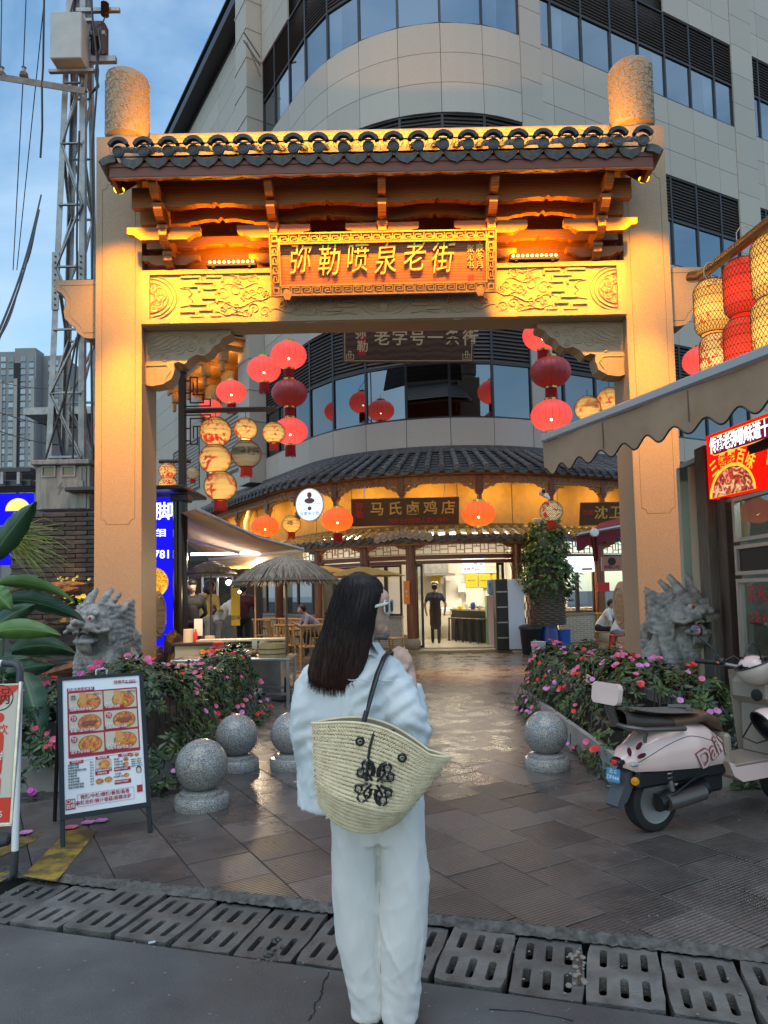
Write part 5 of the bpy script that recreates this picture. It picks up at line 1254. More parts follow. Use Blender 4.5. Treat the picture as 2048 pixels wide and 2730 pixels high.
while z<ZT-1.3:
 h=1.30
 for(a,c,off)in(((-1,0),(1,0),-.03),((-1,1),(1,1),.03),((-1,0),(-1,1),0),((1,0),(1,1),0)):
  strut(P_(a[0],a[1],z),P_(c[0],c[1],z),.05,.012,off)
  z0,z1=(z,z+h)if k%2 else(z+h,z);strut(P_(a[0],a[1],z0),P_(c[0],c[1],z1),.055,.012,off*1.4)
 z+=h;k+=1
 # splice plates with bolts
for sx in(-1,1):
 zc=8.0;b=MB();x=leg_x(zc,sx)-sx*.055;b.box((x,PY-.03,zc),(.15,.02,1.2),None,.004);pl=b.build('splice_plate',m_galv,pyl)
 for i in range(9):
  b=MB();b.lathe([(.022,0),(.022,.02),(.014,.022),(.014,.035),(0,.036)],6,T(x,PY-.04,zc-.5+.125*i)@FR);b.build('bolt',M('bolt_steel',(.12,.12,.13),.5,.7),pl)
  # boxes on the pylon
t=thing('switch_box','white steel switch box high on the lattice pylon','box',at(178,165,13.6));a=at(136,160,13.6);c=at(220,35,13.6);b=MB();b.box(((a.x+c.x)/2,13.75,(a.z+c.z)/2),(c.x-a.x,.4,c.z-a.z),None,.015);b.build('cabinet',M('grey_white_paint',(.42,.45,.45),.45,col2=(.34,.37,.37),vs=3),t);b=MB();b.box(((a.x+c.x)/2,13.85,a.z-.05),(c.x-a.x+.3,.08,.06));b.box(((a.x+c.x)/2,13.85,c.z+.05),(c.x-a.x+.2,.08,.06));b.build('mount_rail',m_galv,t)
t=thing('meter_cabinet','dented grey steel meter cabinet with two windows at the pylon foot','cabinet',at(165,1362,13.1));a=at(94,1360,13.1);c=at(240,1240,13.1);m_cab=M('weathered_steel',(.26,.26,.25),.5,.3,col2=(.16,.155,.145),vs=3.5,vd=8,stretch=(3,3,.6));zc=(a.z+c.z)/2;xc=(a.x+c.x)/2;W=c.x-a.x;Hh=c.z-a.z
b=MB();b.box((xc,13.3,zc),(W,.4,Hh),None,.01);cb_=b.build('cabinet',m_cab,t);b=MB();b.box((xc,13.25,c.z+.05),(W+.08,.52,.10),None,.02);b.build('cabinet_lid',m_cab,t);b=MB();b.box((xc+.02,13.09,zc-.01),(W*.84,.02,Hh*.95),None,.006);dr_=b.build('cabinet_door',m_cab,t)
for x in(-.25,.12):
 b=MB();b.ext([rrect(.27,.21,.01,2),rrect(.21,.15,.01,2)],0,.02,T(xc+x,13.075,zc+.30)@FR);f=b.build('window_frame',m_cab,t);b=MB();b.box((xc+x,13.082,zc+.30),(.21,.006,.15));b.build('pane',M('olive_glass',(.09,.09,.05),.15),f)
b=MB();b.box((xc+.36,13.07,zc+.06),(.09,.03,.13),None,.01);b.tube([(xc+.36,13.07,zc+.12),(xc+.36,13.07,zc+.36)],.012,6);b.build('latch',m_cab,t);b=MB();b.ext([(.03,.13),(-.06,-.0),(-.01,.0),(-.05,-.13),(.06,.03),(.01,.03)],0,.003,T(xc-.03,13.078,zc-.02)@FR);b.build('lightning_mark',M('faded_mark',(.12,.12,.12),.6),t)
t=thing('cross_arm','rusty steel cross arm with two insulators reaching left from the pylon','cross arm',at(110,225,13.8));a=at(-30,205,13.8);c=at(230,248,13.8);b=MB();m_=frame(a,c-a,(0,0,1));L=(c-a).length;b.box((L/2,.06,0),(L,.02,.12),m_);b.box((L/2,0,.055),(L,.13,.02),m_);b.build('channel',M('rusty_channel',(.16,.14,.12),.7,.3,col2=(.24,.22,.2),vs=6),t)
for px in(5,64):
 q=at(px,200,13.8);b=MB();b.lathe([(.05,-.06),(.09,-.03),(.06,.0),(.08,.03),(.05,.06),(.03,.14),(.05,.16),(0,.17)],14,T(q.x,q.y,q.z));b.build('insulator',M('brown_porcelain',(.22,.2,.19),.3),t,True)
t=thing('top_insulators','dark porcelain insulators with cable loops on the pylon\'s right side','insulator',at(285,30,14));q=at(280,25,13.9)
for i,(dx,dz,s_)in enumerate(((.0,0,1),(-.16,-.75,1.0))):
 b=MB()
 for k in range(5):b.lathe([(.03*s_,-.14+.06*k),(.085*s_,-.12+.06*k),(.03*s_,-.09+.06*k)],12,T(q.x+dx,q.y,q.z+dz))
 b.build('insulator',M('brown_porcelain_dark',(.05,.03,.03),.3),t,True)
for p_,d_ in((at(262,28,14.0),(.9,.08,.08)),(at(262,90,14.0)+V((-.1,0,0)),(.5,.08,.08)),(at(275,160,14.0),(.55,.1,.12))):b=MB();b.box(p_,d_);b.build('arm',m_galv,t)
b=MB();b.tube([at(262,80,13.9),at(270,130,13.8),at(262,150,13.8),at(255,200,13.8),at(262,230,13.8),at(240,250,13.8)],.03,6);b.tube([at(283,35,13.9),at(275,60,13.8),at(258,72,13.8)],.015,5);b.build('cable',m_black,t,True)
b=MB();b.box(at(266,110,14.1),(.3,.3,.75),None,.06);b.build('fuse_housing',M('maroon_housing',(.06,.03,.03),.5),t)
# overhead wires and pylon cables
wires=[((5,-10),(2,180),13.8,13.8),((70,-10),(62,195),13.8,13.8),((62,205),(35,720),13.8,16),((120,-20),(45,720),14,17),((110,520),(-10,900),14,9),((105,560),(-10,920),14,9),((100,580),(60,720),14,15),((60,720),(-12,915),15,9),((0,1020),(200,1035),60,60),((0,1100),(240,1140),40,40),((0,1150),(240,1190),40,40)]
lw=['thin cable from the picture top to the left insulator','thin cable from the picture top to the right insulator','thin cable falling from the cross arm','thin cable slanting from the pylon top','thick black cable swinging from the pylon to the left edge','second black cable just below the thick one','short cable joining the thick cable to the pylon','black cable crossing the far tower block','thin level cable across the tower block, topmost','thin level cable across the tower block, middle','thin level cable across the tower block, lowest']
for i,(p,q,y0,y1)in enumerate(wires):
 A,B_=at(*p,y0),at(*q,y1);r=(.011 if y0<30 else .03)*(1.5 if i in(4,5)else 1);b=MB();b.tube([A.lerp(B_,k/12)+V((0,0,-.25*sin(pi*k/12)*(1 if i>3 else .1)))for k in range(13)],r,5);tag(b.build('cable',m_black,None,True,org=A),lw[i],'cable')
for i,(pts)in enumerate(([(118,-10),(115,180),(112,230),(113,340),(108,420)],[(243,-10),(248,60),(262,190),(258,240),(246,400),(248,560),(243,900),(247,1240)],[(212,350),(207,500),(205,640),(208,900),(196,1060),(194,1230)],[(205,900),(175,1050),(118,1235)])):
 b=MB();b.tube([at(x,y,13.75)for x,y in pts],.022,6);tag(b.build('pylon_cable',m_black,None,True,org=at(*pts[0],13.75)),('black cable down the pylon\'s left leg','black cable bundle down the pylon\'s right leg','black cable hanging inside the pylon','slanting black cable at the pylon foot')[i],'cable')
 # far tower block
HB=300.0;tb=thing('tower_block','tall grey residential tower block far behind the pylon','building',at(60,1500,HB));a=at(-80,940,HB);c=at(97,940,HB);zt=a.z
m_tb=M('tower_render',(.20,.195,.20),.8,col2=(.24,.235,.235),vs=.1);m_tb2=M('tower_render_pale',(.30,.295,.28),.8)
b=MB();b.box(((a.x+c.x)/2,HB+10,zt/2),(c.x-a.x,20,zt));b.box((at(120,940,HB).x,HB+16,zt/2+1),(at(160,940,HB).x-at(97,940,HB).x,20,zt-2));b.box((at(55,930,HB).x,HB+8,zt+1.2),(9,8,3.5));b.box((at(20,930,HB).x,HB+8,zt+.6),(6,8,1.5));b.build('wall',m_tb,tb)
for px in(2,42,88):b=MB();x=at(px,1100,HB).x;b.box((x,HB-.3,zt/2-6),(1.5,.6,zt-12));b.build('pier',m_tb2,tb)
b=MB();b.box((0,0,0),(2.0,.3,1.9));b.box((0,-.16,0),(.12,.06,1.9));wf=b.mesh('window',False,M('tower_window',(.22,.30,.36),.15,rnd=.5));b=MB();b.box((0,-.1,-1.15),(2.3,.5,.25));ws=b.mesh('sill',False,m_tb2)
for r in range(27):
 z=zt-3.2-2.87*r
 for px in(8,29,61,83,134,149):
  yy=HB-.05 if px<100 else HB+5.95;o=inst('window',wf,tb,T(at(px,1100,yy).x,yy,z));inst('sill',ws,o,Matrix())
b=MB();b.box((at(46,1100,HB).x,HB-.06,zt/2-2),(3.2,.1,zt-6));b.build('recess_shade',m_dark,tb)  # shade of a recess drawn as a flat dark strip on the wall
# second block and roofs behind the pylon
t=thing('grey_shed','plain grey metal clad building behind the pylon foot','building',at(160,1240,40));a=at(120,1240,40);c=at(260,1120,40);b=MB();b.box(((a.x+c.x)/2,43,c.z/2),(c.x-a.x,6,c.z));b.build('wall',M('grey_sheet',(.10,.10,.115),.6,col2=(.13,.13,.14),vs=20,stretch=(6,1,.2)),t);b=MB();b.box(((a.x+c.x)/2,42.5,c.z+.2),(c.x-a.x+1,8,.4));b.build('roof',m_galv,t)
# dark kiosk roof with lavender lights and blue lightbox
KY=13.4;t=thing('kiosk_roof','dark flat kiosk roof with lavender light glow at the left edge','roof',at(0,1300,15));b=MB()
for(y0,y1,Y,d)in((1245,1262,15,1.2),(1278,1300,14.6,.8)):
 a=at(-60,y1,Y);c=at(84,y0,Y);b.box(((a.x+c.x)/2,Y+d/2,(a.z+c.z)/2),(c.x-a.x,d,c.z-a.z),None,.02)
b.build('roof_slab',M('dark_sheet',(.03,.03,.036),.4),t);b=MB();a=at(-40,1282,14.5);c=at(70,1262,14.5);b.box(((a.x+c.x)/2,15.4,(a.z+c.z)/2),(c.x-a.x,.05,c.z-a.z));b.build('glow_panel',E('lavender_glow',(.35,.3,.8),.5,False),t)
for px in(8,52):b=MB();q=at(px,1275,14.5);b.box(q,(.06,.1,.25));b.build('roof_strut',m_galv,t)
em_blue=E('blue_lightbox',(.010,.008,.80),1.0)
m_txt=E('lightbox_text',(.85,.95,1),1.6,False)
def foodmat(name,c1,c2,c3,sc=30,em=0):
 if name in MATS:return MATS[name]
 mt=bpy.data.materials.new(name);mt.use_nodes=True;nt=mt.node_tree;p=nt.nodes['Principled BSDF'];co=nd(nt,'ShaderNodeTexCoord');ns=nd(nt,'ShaderNodeTexNoise',{'Vector':co.outputs['Object'],'Scale':sc*.6,'Detail':3,'Distortion':2.5});vo=nd(nt,'ShaderNodeTexVoronoi',{'Vector':co.outputs['Object'],'Scale':sc});r=nd(nt,'ShaderNodeValToRGB',{0:ns.outputs['Fac']});e=r.color_ramp.elements;e[0].position=.35;e[0].color=rgba(c1);e[1].position=.65;e[1].color=rgba(c2);x=e.new(.5);x.color=rgba(c3)
 mx_=nd(nt,'ShaderNodeMix',{0:.45,6:r.outputs[0],7:vo.outputs['Color']},data_type='RGBA',blend_type='SOFT_LIGHT');nt.links.new(mx_.outputs[2],p.inputs['Base Color']);p.inputs['Roughness'].default_value=.5
 if em:nt.links.new(mx_.outputs[2],p.inputs['Emission Color']);p.inputs['Emission Strength'].default_value=em
 MATS[name]=mt;return mt
fm1=foodmat('noodle_print',(.45,.10,.02),(.75,.38,.08),(.65,.22,.04),34);fm2=foodmat('veg_print',(.5,.05,.01),(.85,.7,.06),(.6,.3,.02),22,.8);fm3=foodmat('bowl_print',(.08,.02,.01),(.8,.45,.25),(.45,.03,.01),14,.9)
t=thing('blue_lightbox','tall blue lit sign with white characters right of the left gate pillar','lightbox',at(430,1790,KY));a=at(385,1800,KY);c=at(465,1800,KY);d=at(385,1326,KY);b=MB();c.z=a.z;d.x=a.x;m_,w,h=board(b,a,c,d,.15);b.build('panel',em_blue,t)
def lpx(px,py):q=at(px,py,KY);return(q.x-a.x)*1.0,q.z-a.z
for tx,px,py,s_ in(('脚',438,1366,.36),('目',434,1422,.16),('栏',415,1422,.16),('781',433,1479,.22)):b=MB();b.me(text(tx,s_,.004,.012),m_@T(*lpx(px,py),.004));b.build('character',m_txt,t)
for py,r,mt in((1553,.28,fm2),(1655,.24,foodmat('veg_print2',(.4,.35,.02),(.85,.8,.1),(.7,.6,.05),20,.8))):
 b=MB();b.lathe([(r,.002),(r,.008),(0,.008)],28,m_@T(*lpx(410,py),0));b.build('dish_picture',mt,t)
b=MB();b.box((w/2,lpx(0,1500)[1],.002),(w,.012,.004),m_);b.build('panel_seam',m_black,t)
t=thing('kiosk_post','black kiosk corner post with flat dark roof beside the blue sign','post',at(485,1790,13.2));q=at(482,1790,13.2);b=MB();b.lathe([(.135,0),(.135,at(0,1335,13.2).z)],16,T(q.x,13.2,0));b.build('post',M('gloss_black',(.012,.01,.012),.15),t,True);b=MB();zr=at(480,1315,13.2).z;b.box((q.x-.9,13.6,zr+.06),(2.2,1.6,.08),None,.02);b.box((q.x+.02,13.2,zr-.1),(.34,.3,.14),None,.02);b.build('roof_slab',M('dark_sheet',(.03,.03,.036)),t)
t=thing('left_blue_lightbox','blue lit sign with a yellow picture at the left picture edge','lightbox',at(30,1510,13.6));a=at(-60,1508,13.6);c=at(28,1508,13.6);d=at(-60,1317,13.6);b=MB();c.z=a.z;d.x=a.x;m_,w,h=board(b,a,c,d,.1);b.build('panel',em_blue,t);a2=at(-60,1364,13.5);c2=at(84,1364,13.5);d2=at(-60,1317,13.5);b=MB();c2.z=a2.z;d2.x=a2.x;m_,w,h=board(b,a2,c2,d2,.1);b.build('upper_panel',em_blue,t);b=MB();b.ext(arc(w*.75,.0,.24,0,180,14),.001,.006,m_);b.build('dish_picture',E('dish_yellow',(.9,.75,.25),1.1,False),t)
# grey brick wall, brick by brick
WY=12.75;bw=thing('brick_wall','dark grey thin brick wall under the meter cabinet','wall',at(140,1800,WY));x0=at(28,1500,WY).x;x1=at(330,1500,WY).x;zt=at(140,1366,WY).z;b=MB();b.box(((x0+x1)/2,WY+.16,zt/2),(x1-x0,.26,zt));b.build('mortar_core',M('pale_mortar',(.12,.105,.09),.9),bw)
m_bk=M('dark_brick',(.045,.037,.034),.75,col2=(.075,.062,.056),vs=9,bump=.5,bs=40,rnd=.35);bm_=[]
for v in range(5):
 rn=random.Random(v);L=.385 if v<4 else .19;b=MB();b.box((0,0,0),(L,.06,.072),None,.008);b.v=[(p[0],p[1]+rn.uniform(-.004,.004),p[2]+.004*sin(p[0]*14+v))for p in b.v];bm_.append(b.mesh('brick',False,m_bk))
rn=random.Random(6);row=0;z=zt-.05;nb=0
while z>.5 and nb<300:
 x=x0+(.0 if row%2 else-.19)
 while x<x1-.1:
  if x>=x0-.01:inst('brick',bm_[rn.randrange(4)],bw,T(x+.195,WY+rn.uniform(-.008,.008),z+rn.uniform(-.003,.003))@RY(rn.uniform(-.008,.008)));nb+=1
  x+=.395
 row+=1;z-=.083
 # rocks on a ledge
def rock(lab,px0,py0,px1,py1,Y,seed,mat):
 a=at(px0,py1,Y);c=at(px1,py0,Y);b=MB();n,k=20,12;w,h=(c.x-a.x)/2,(c.z-a.z)/2;cc=V(((a.x+c.x)/2,Y+.3,(a.z+c.z)/2))
 def f(u,v):
  aa=2*pi*u;t=-pi/2+pi*v;d=V((cos(t)*cos(aa),cos(t)*sin(aa),sin(t)));d=V([copysign(abs(x)**.5,x)for x in d]);s_=.85+.28*mnoise.fractal(d*1.6+V((seed,0,0)),1,2,4);return cc+V((d.x*w*s_,d.y*.35*s_,d.z*h*s_))
 b.grid(f,n,k,True);tag(b.build('rock',mat,None,False,org=cc),lab,'rock')
m_rock=M('brown_rock',(.075,.048,.030),.85,col2=(.16,.105,.062),vs=7,vd=8,bump=.9,bs=25,bd=.04)
rock('long brown rock slab on the wall ledge behind the left lion',100,1546,262,1606,12.2,1,m_rock);rock('brown rock below the long slab, left of the stone lion',92,1622,240,1672,11.9,3,m_rock);rock('dark slate block behind the left lion',60,1672,300,1740,12.2,5,M('dark_slate',(.035,.028,.024),.8,col2=(.06,.05,.042),vs=8,bump=.6));rock('low dark slate block at the wall foot behind the menu board',60,1745,320,1815,12.0,8,M('dark_slate',(.035,.028,.024)))
rock('dark rough rock between the blue sign and the left planter',430,1680,470,1800,12.6,9,M('dark_slate',(.035,.028,.024)))
pw=thing('pennywort','small round leaved plants on the rock ledge','plant',at(200,1540,12));rn=random.Random(14);b=MB()
for i in range(26):
 q=at(rn.uniform(150,245),rn.choice((1542,1548,1595,1606,1612))+rn.uniform(-5,5),11.85);r=rn.uniform(.02,.05);b.lathe([(0,0),(r,.008),(r*.96,.012),(0,.004)],9,T(*q)@RX(rn.uniform(.2,1.2))@RY(rn.uniform(-.6,.6)))
b.build('leaves',M('pennywort_green',(.22,.28,.06),.5),pw)['kind']='stuff'
# big leaved plant
def leaf_mat(name,c1,c2,r=.32):
 mt=bpy.data.materials.new(name);mt.use_nodes=True;nt=mt.node_tree;p=nt.nodes['Principled BSDF'];at_=nd(nt,'ShaderNodeUVMap');sx=nd(nt,'ShaderNodeSeparateXYZ',{0:at_.outputs[0]})
 ab=nd(nt,'ShaderNodeMath',{0:sx.outputs[0],1:.5},operation='SUBTRACT');ab2=nd(nt,'ShaderNodeMath',{0:ab.outputs[0]},operation='ABSOLUTE');sk=nd(nt,'ShaderNodeMath',{0:ab2.outputs[0],1:-.55,2:sx.outputs[1]},operation='MULTIPLY_ADD');ml=nd(nt,'ShaderNodeMath',{0:sk.outputs[0],1:150.0},operation='MULTIPLY');sn=nd(nt,'ShaderNodeMath',{0:ml.outputs[0]},operation='SINE')
 v1=nd(nt,'ShaderNodeMapRange',{'Value':sn.outputs[0],'From Min':.55,'From Max':1,'To Max':1.0});v2=nd(nt,'ShaderNodeMapRange',{'Value':ab2.outputs[0],'From Min':.05,'From Max':.015,'To Max':.9});mxm=nd(nt,'ShaderNodeMath',{0:v1.outputs[0],1:v2.outputs[0]},operation='MAXIMUM')
 c=nd(nt,'ShaderNodeMix',{0:mxm.outputs[0],6:rgba(c1),7:rgba(c2)},data_type='RGBA');nt.links.new(c.outputs[2],p.inputs['Base Color']);bp=nd(nt,'ShaderNodeBump',{'Height':sn.outputs[0],'Strength':.18,'Distance':.006});nt.links.new(bp.outputs[0],p.inputs['Normal']);p.inputs['Roughness'].default_value=r;return mt
lm1=leaf_mat('broad_leaf_dark',(.011,.040,.019),(.085,.18,.085));lm2=leaf_mat('broad_leaf_light',(.06,.15,.025),(.16,.27,.08));lm3=leaf_mat('broad_leaf_bronze',(.09,.06,.03),(.16,.13,.06),.22)
bp_=thing('broad_leaf_plant','big glossy broad leaved plant at the left picture edge','plant',atz(-40,1990,0))
def big_leaf(p0,p1,w,mat,droop=.12,roll=0,Yt=None,curl=.2):
 (x0,y0,Y0),(x1,y1,Y1)=p0,p1;A,B_=at(x0,y0,Y0),at(x1,y1,Y1);ax=(B_-A);L=ax.length;ax.normalize();sd=ax.cross(V((0,-1,.35))).normalized();sd=(Matrix.Rotation(roll,3,ax)@sd);nn=sd.cross(ax).normalized();W=w/FPX*(Y0+Y1)/2
 b=MB();n,k=10,18
 def f(u,v):
  s_=(u-.5)*2;ww=W/2*(sin(pi*min(1,v*.93+.07))**.75)*(1-.25*v);return A+ax*(L*v)+V((0,0,droop*L*(1-(2*v-.55)**2)*.6))+sd*(s_*ww)+nn*(-curl*W*s_*s_+.045*W*sin(v*27+s_)*abs(s_)**1.5)
 b.grid(f,n,k);o=b.build('leaf',mat,bp_,True)
 uv=o.data.uv_layers.new(name='UVMap')
 for lp in o.data.loops:i=lp.vertex_index;uv.data[lp.index].uv=((i%(n+1))/n,(i//(n+1))/k)
for a_ in(((-30,1500,6.8),(92,1332,6.6),75,lm1,.04,.3),((-20,1580,6.6),(200,1580,6.9),46,lm2,.22,.9),((10,1615,6.7),(228,1640,7.0),62,lm1,.16,.7),((-30,1690,6.3),(92,1602,6.3),62,lm1,.10,.2),((-30,1700,6.1),(162,1678,6.2),62,lm2,.14,.35),((30,1750,6.4),(202,1722,6.6),66,lm1,.2,.5),((20,1800,6.3),(150,1765,6.6),60,lm1,.1,.3),((60,1800,6.0),(112,1965,5.8),84,lm1,.10,-.1),((10,1590,7.0),(104,1530,7.0),58,lm3,.1,.2),((10,1610,7.0),(95,1585,7.0),40,lm3,0,.4),((-30,1570,6.2),(30,1620,6.2),60,lm2,.1,.1),((-10,1760,6.6),(90,1830,6.4),90,lm1,.1,.2),((-30,1850,6.6),(70,1900,6.5),90,lm1,.1,0),((-40,1640,6.8),(60,1660,7),60,lm1,.1,0)):big_leaf(*a_)
b=MB()
for px,py in((-20,1500),(0,1580),(10,1690),(50,1790),(-30,1850)):b.tube([atz(px-10,1990,.3),at(px-8,(py+1950)/2,6.6),at(px,py,6.6)],[.02,.016,.010],6)
b.build('stems',M('leaf_stem',(.06,.12,.03),.5),bp_,True)
# feathery yellow green grass
gp=thing('papyrus_grass','thin yellow green grass stalks in front of the brick wall','plant',at(0,1540,8));rn=random.Random(31);b=MB()
for i in range(60):
 y0=rn.choice((1410,1425,1430,1440,1447));p=V((rn.uniform(-10,40),y0+rn.uniform(-8,8)));ang=rn.uniform(-.5,1.0);L=rn.uniform(60,190);pts=[]
 for k in range(6):t_=k/5;pts.append(at(p.x+L*t_*cos(ang),p.y+L*t_*sin(ang)*.8+40*t_*t_*rn.uniform(.3,1),7.8+rn.uniform(-.05,.05)))
 b.tube(pts,[.007,.006,.005,.0045,.003,.002],4)
b.build('stalks',M('stalk_yellow',(.30,.33,.06),.5,col2=(.2,.25,.05),vs=4),gp,True)['kind']='stuff'
# ---------------- foreground street furniture
def ball(lab,px,py,d=.375):
 q=atz(px,py,PZ);q.y+=d*.42;b=MB();r=d/2;t=thing('stone_ball',lab,'bollard',(q.x,q.y,PZ),'granite ball bollards')
 b.lathe([(r*1.02,0),(r*1.04,.02),(r*1.04,.075),(r*.98,.09),(r*.84,.095),(r*.83,.115),(r*.76,.125),(r*.6,.13)],36,T(q.x,q.y,PZ));b.build('plinth',m_gran_gr,t,True)
 b=MB();b.sph((q.x,q.y,PZ+.12+r*.93),r,40,24);b.build('ball',m_gran_gr,t,True)
ball('speckled granite ball bollard right beside the menu board',523,2168);ball('granite ball bollard half hidden behind the nearest left one',622,2062,.37);ball('granite ball bollard just left of the woman, behind her',772,2056,.37);ball('warm lit granite ball bollard beside the right flower bed',1470,2058,.37)
# planters
m_plan=M('planter_stone',(.34,.335,.32),.6,col2=(.27,.265,.25),vs=5,bump=.2)
def planter(lab,pts,h,soil=True):
 t=thing('planter_box',lab,'planter',(pts[0][0],pts[0][1],PZ));b=MB();inn=[]
 cx=sum(p[0]for p in pts)/len(pts);cy=sum(p[1]for p in pts)/len(pts)
 for p in pts:d=V((cx-p[0],cy-p[1]));d.normalize();inn.append((p[0]+d.x*.11,p[1]+d.y*.11))
 b.ext([pts,inn],PZ,PZ+h);b.build('kerb',m_plan,t);b=MB();b.ext(inn,PZ,PZ+h*.8);b.build('soil',M('dark_soil',(.02,.014,.01),.9),t);return t
PLP=[(-1.62,5.72),(-1.70,9.8),(-3.9,9.8),(-3.7,5.72)];PRP=[(1.72,5.35),(1.75,9.4),(4.0,9.6),(3.6,5.6)]
planter('long pale stone planter under the left flowers',PLP,.26);planter('long pale stone planter edge under the right flowers',PRP,.24)
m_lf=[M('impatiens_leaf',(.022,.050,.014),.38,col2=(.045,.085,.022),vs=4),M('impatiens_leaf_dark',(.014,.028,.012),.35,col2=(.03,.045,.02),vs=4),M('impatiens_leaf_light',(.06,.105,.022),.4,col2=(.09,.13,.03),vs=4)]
def flower_mesh(name,col):
 b=MB()
 for k in range(5):
  a=2*pi*k/5;m_=RZ(a)@RX(.25)
  b.add([(0,0,0),(.016,.012,.004),(.020,.030,.004),(.006,.036,.0),(0,.030,.002),(-.006,.036,0),(-.020,.030,.004),(-.016,.012,.004)],[(0,1,2,4),(2,3,4),(0,4,6,7),(4,5,6)],m_)
 b.sph((0,0,.004),.005,6,4);return b.mesh('flower',False,M(name,col,.5))
FM=[flower_mesh('pink_petal',(.72,.13,.26)),flower_mesh('coral_petal',(.75,.03,.02)),flower_mesh('magenta_petal',(.55,.06,.38)),flower_mesh('rose_petal',(.62,.02,.10)),flower_mesh('lilac_petal',(.62,.22,.50))]
def bush(name,lab,region,hfun,n,nf,cols,seed,fl_only=None,leaf=(.055,.105)):
 t=thing(name,lab,'flower bed',(region[0],region[2],.2));rn=random.Random(seed);bs=[MB(),MB(),MB()];pos=[]
 def hh(x,y):return hfun(x,y)
 tries=0;cnt=0
 while cnt<n and tries<n*12:
  tries+=1;x=rn.uniform(region[0],region[1]);y=rn.uniform(region[2],region[3]);h=hh(x,y)
  if h<.06:continue
  e=.04;gx=(hh(x+e,y)-hh(x-e,y))/(2*e);gy=(hh(x,y+e)-hh(x,y-e))/(2*e);slope=sqrt(gx*gx+gy*gy)
  if rn.random()>min(1,.28+.3*slope):continue
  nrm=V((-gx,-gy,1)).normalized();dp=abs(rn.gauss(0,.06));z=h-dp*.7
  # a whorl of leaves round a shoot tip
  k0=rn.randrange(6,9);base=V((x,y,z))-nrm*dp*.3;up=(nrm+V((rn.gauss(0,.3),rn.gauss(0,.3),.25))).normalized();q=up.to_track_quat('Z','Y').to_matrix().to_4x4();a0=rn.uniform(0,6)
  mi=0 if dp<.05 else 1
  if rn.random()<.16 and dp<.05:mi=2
  for k in range(k0):
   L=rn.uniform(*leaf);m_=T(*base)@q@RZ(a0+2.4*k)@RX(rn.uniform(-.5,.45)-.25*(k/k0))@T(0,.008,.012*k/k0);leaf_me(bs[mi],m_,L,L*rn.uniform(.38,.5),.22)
  cnt+=1
  if dp<.07:pos.append((base+up*.035,up))
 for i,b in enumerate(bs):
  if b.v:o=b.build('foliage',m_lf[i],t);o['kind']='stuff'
  # stems
 b=MB()
 for i in range(160):
  p,up=pos[rn.randrange(len(pos))];b.tube([(p.x+rn.uniform(-.1,.1),p.y+rn.uniform(-.1,.1),.2),p],.005,4)
 b.build('stems',M('impatiens_stem',(.06,.05,.025),.6),t)['kind']='stuff'
 sel=[p for p in pos if fl_only is None or fl_only(p[0])];rn.shuffle(sel)
 for p,up in sel[:nf]:
  kx=cols(p,rn)
  for j in range(rn.choice((1,1,2,3))):
   d=(up+V((0,-.6,.3))+V((rn.gauss(0,.25),rn.gauss(0,.25),0))).normalized();m_=T(*(p+V((rn.uniform(-.035,.035),rn.uniform(-.03,.03),.025+rn.uniform(-.01,.02)))))@d.to_track_quat('Z','Y').to_matrix().to_4x4()@RZ(rn.uniform(0,6))@SC(*(rn.uniform(.55,.85),)*3);inst('flower',FM[kx],t,m_)
 return t
def edge(x,a,c,w):return max(0,min(1,(x-a)/w,(c-x)/w))
def sm(t):return t*t*(3-2*t)
def hL(x,y):
 e=sm(edge(x,-3.9,-1.44,.42))*sm(edge(y,5.35,9.7,.5));return e*(.86+.10*sin(x*4.1+y*1.7)+.12*mnoise.noise(V((x*2.2,y*2.0,1)))-.05*(y>7)-.22*sm(edge(y,7.0,12,.8))*sm(edge(x,-6,-2.5,.6)))
bush('flower_bush','mass of pink, red and lilac impatiens left of the path',(-3.9,-1.25,5.3,10.0),hL,1500,190,lambda p,rn:(rn.choice((3,3,0,2))if p.x<-2.5 and p.y<6.6 else rn.choice((1,1,0))if p.y>6.8 and rn.random()<.5 else rn.choice((0,0,0,4,2))),5)
def hR(x,y):
 l=1.60+.06*sin(y*2);e=sm(edge(x,l,4.1,.40))*sm(edge(y,5.25,9.8,.55));return e*(.70+.09*sin(x*3.3+y*2.1)+.11*mnoise.noise(V((x*2.3,y*2.0,7)))+.20*exp(-((x-2.2)**2*1.5+(y-7.6)**2*.5))-.26*sm(edge(x,2.6,9,.7)))
bush('right_flower_bush','dark leaved impatiens with a few pink flowers right of the path',(1.4,4.1,5.2,9.8),hR,1300,105,lambda p,rn:rn.choice((0,0,1,4)),9,lambda p:p.x<2.7)
# fallen petals
rn=random.Random(77);labs=('pink fallen flower on the slabs under the menu board','lilac fallen flower right of the menu board foot','fallen lilac flower near the left sign foot','pale fallen petal beyond the menu board')
for(px,py),L in zip(((190,2208),(235,2195),(68,2222),(270,2190)),labs):
 q=atz(px,py,PZ+.004);tag(inst('fallen_flower',FM[4 if px!=190 else 0],None,T(*q)@SC(1.3,1.3,1)),L,'flower')
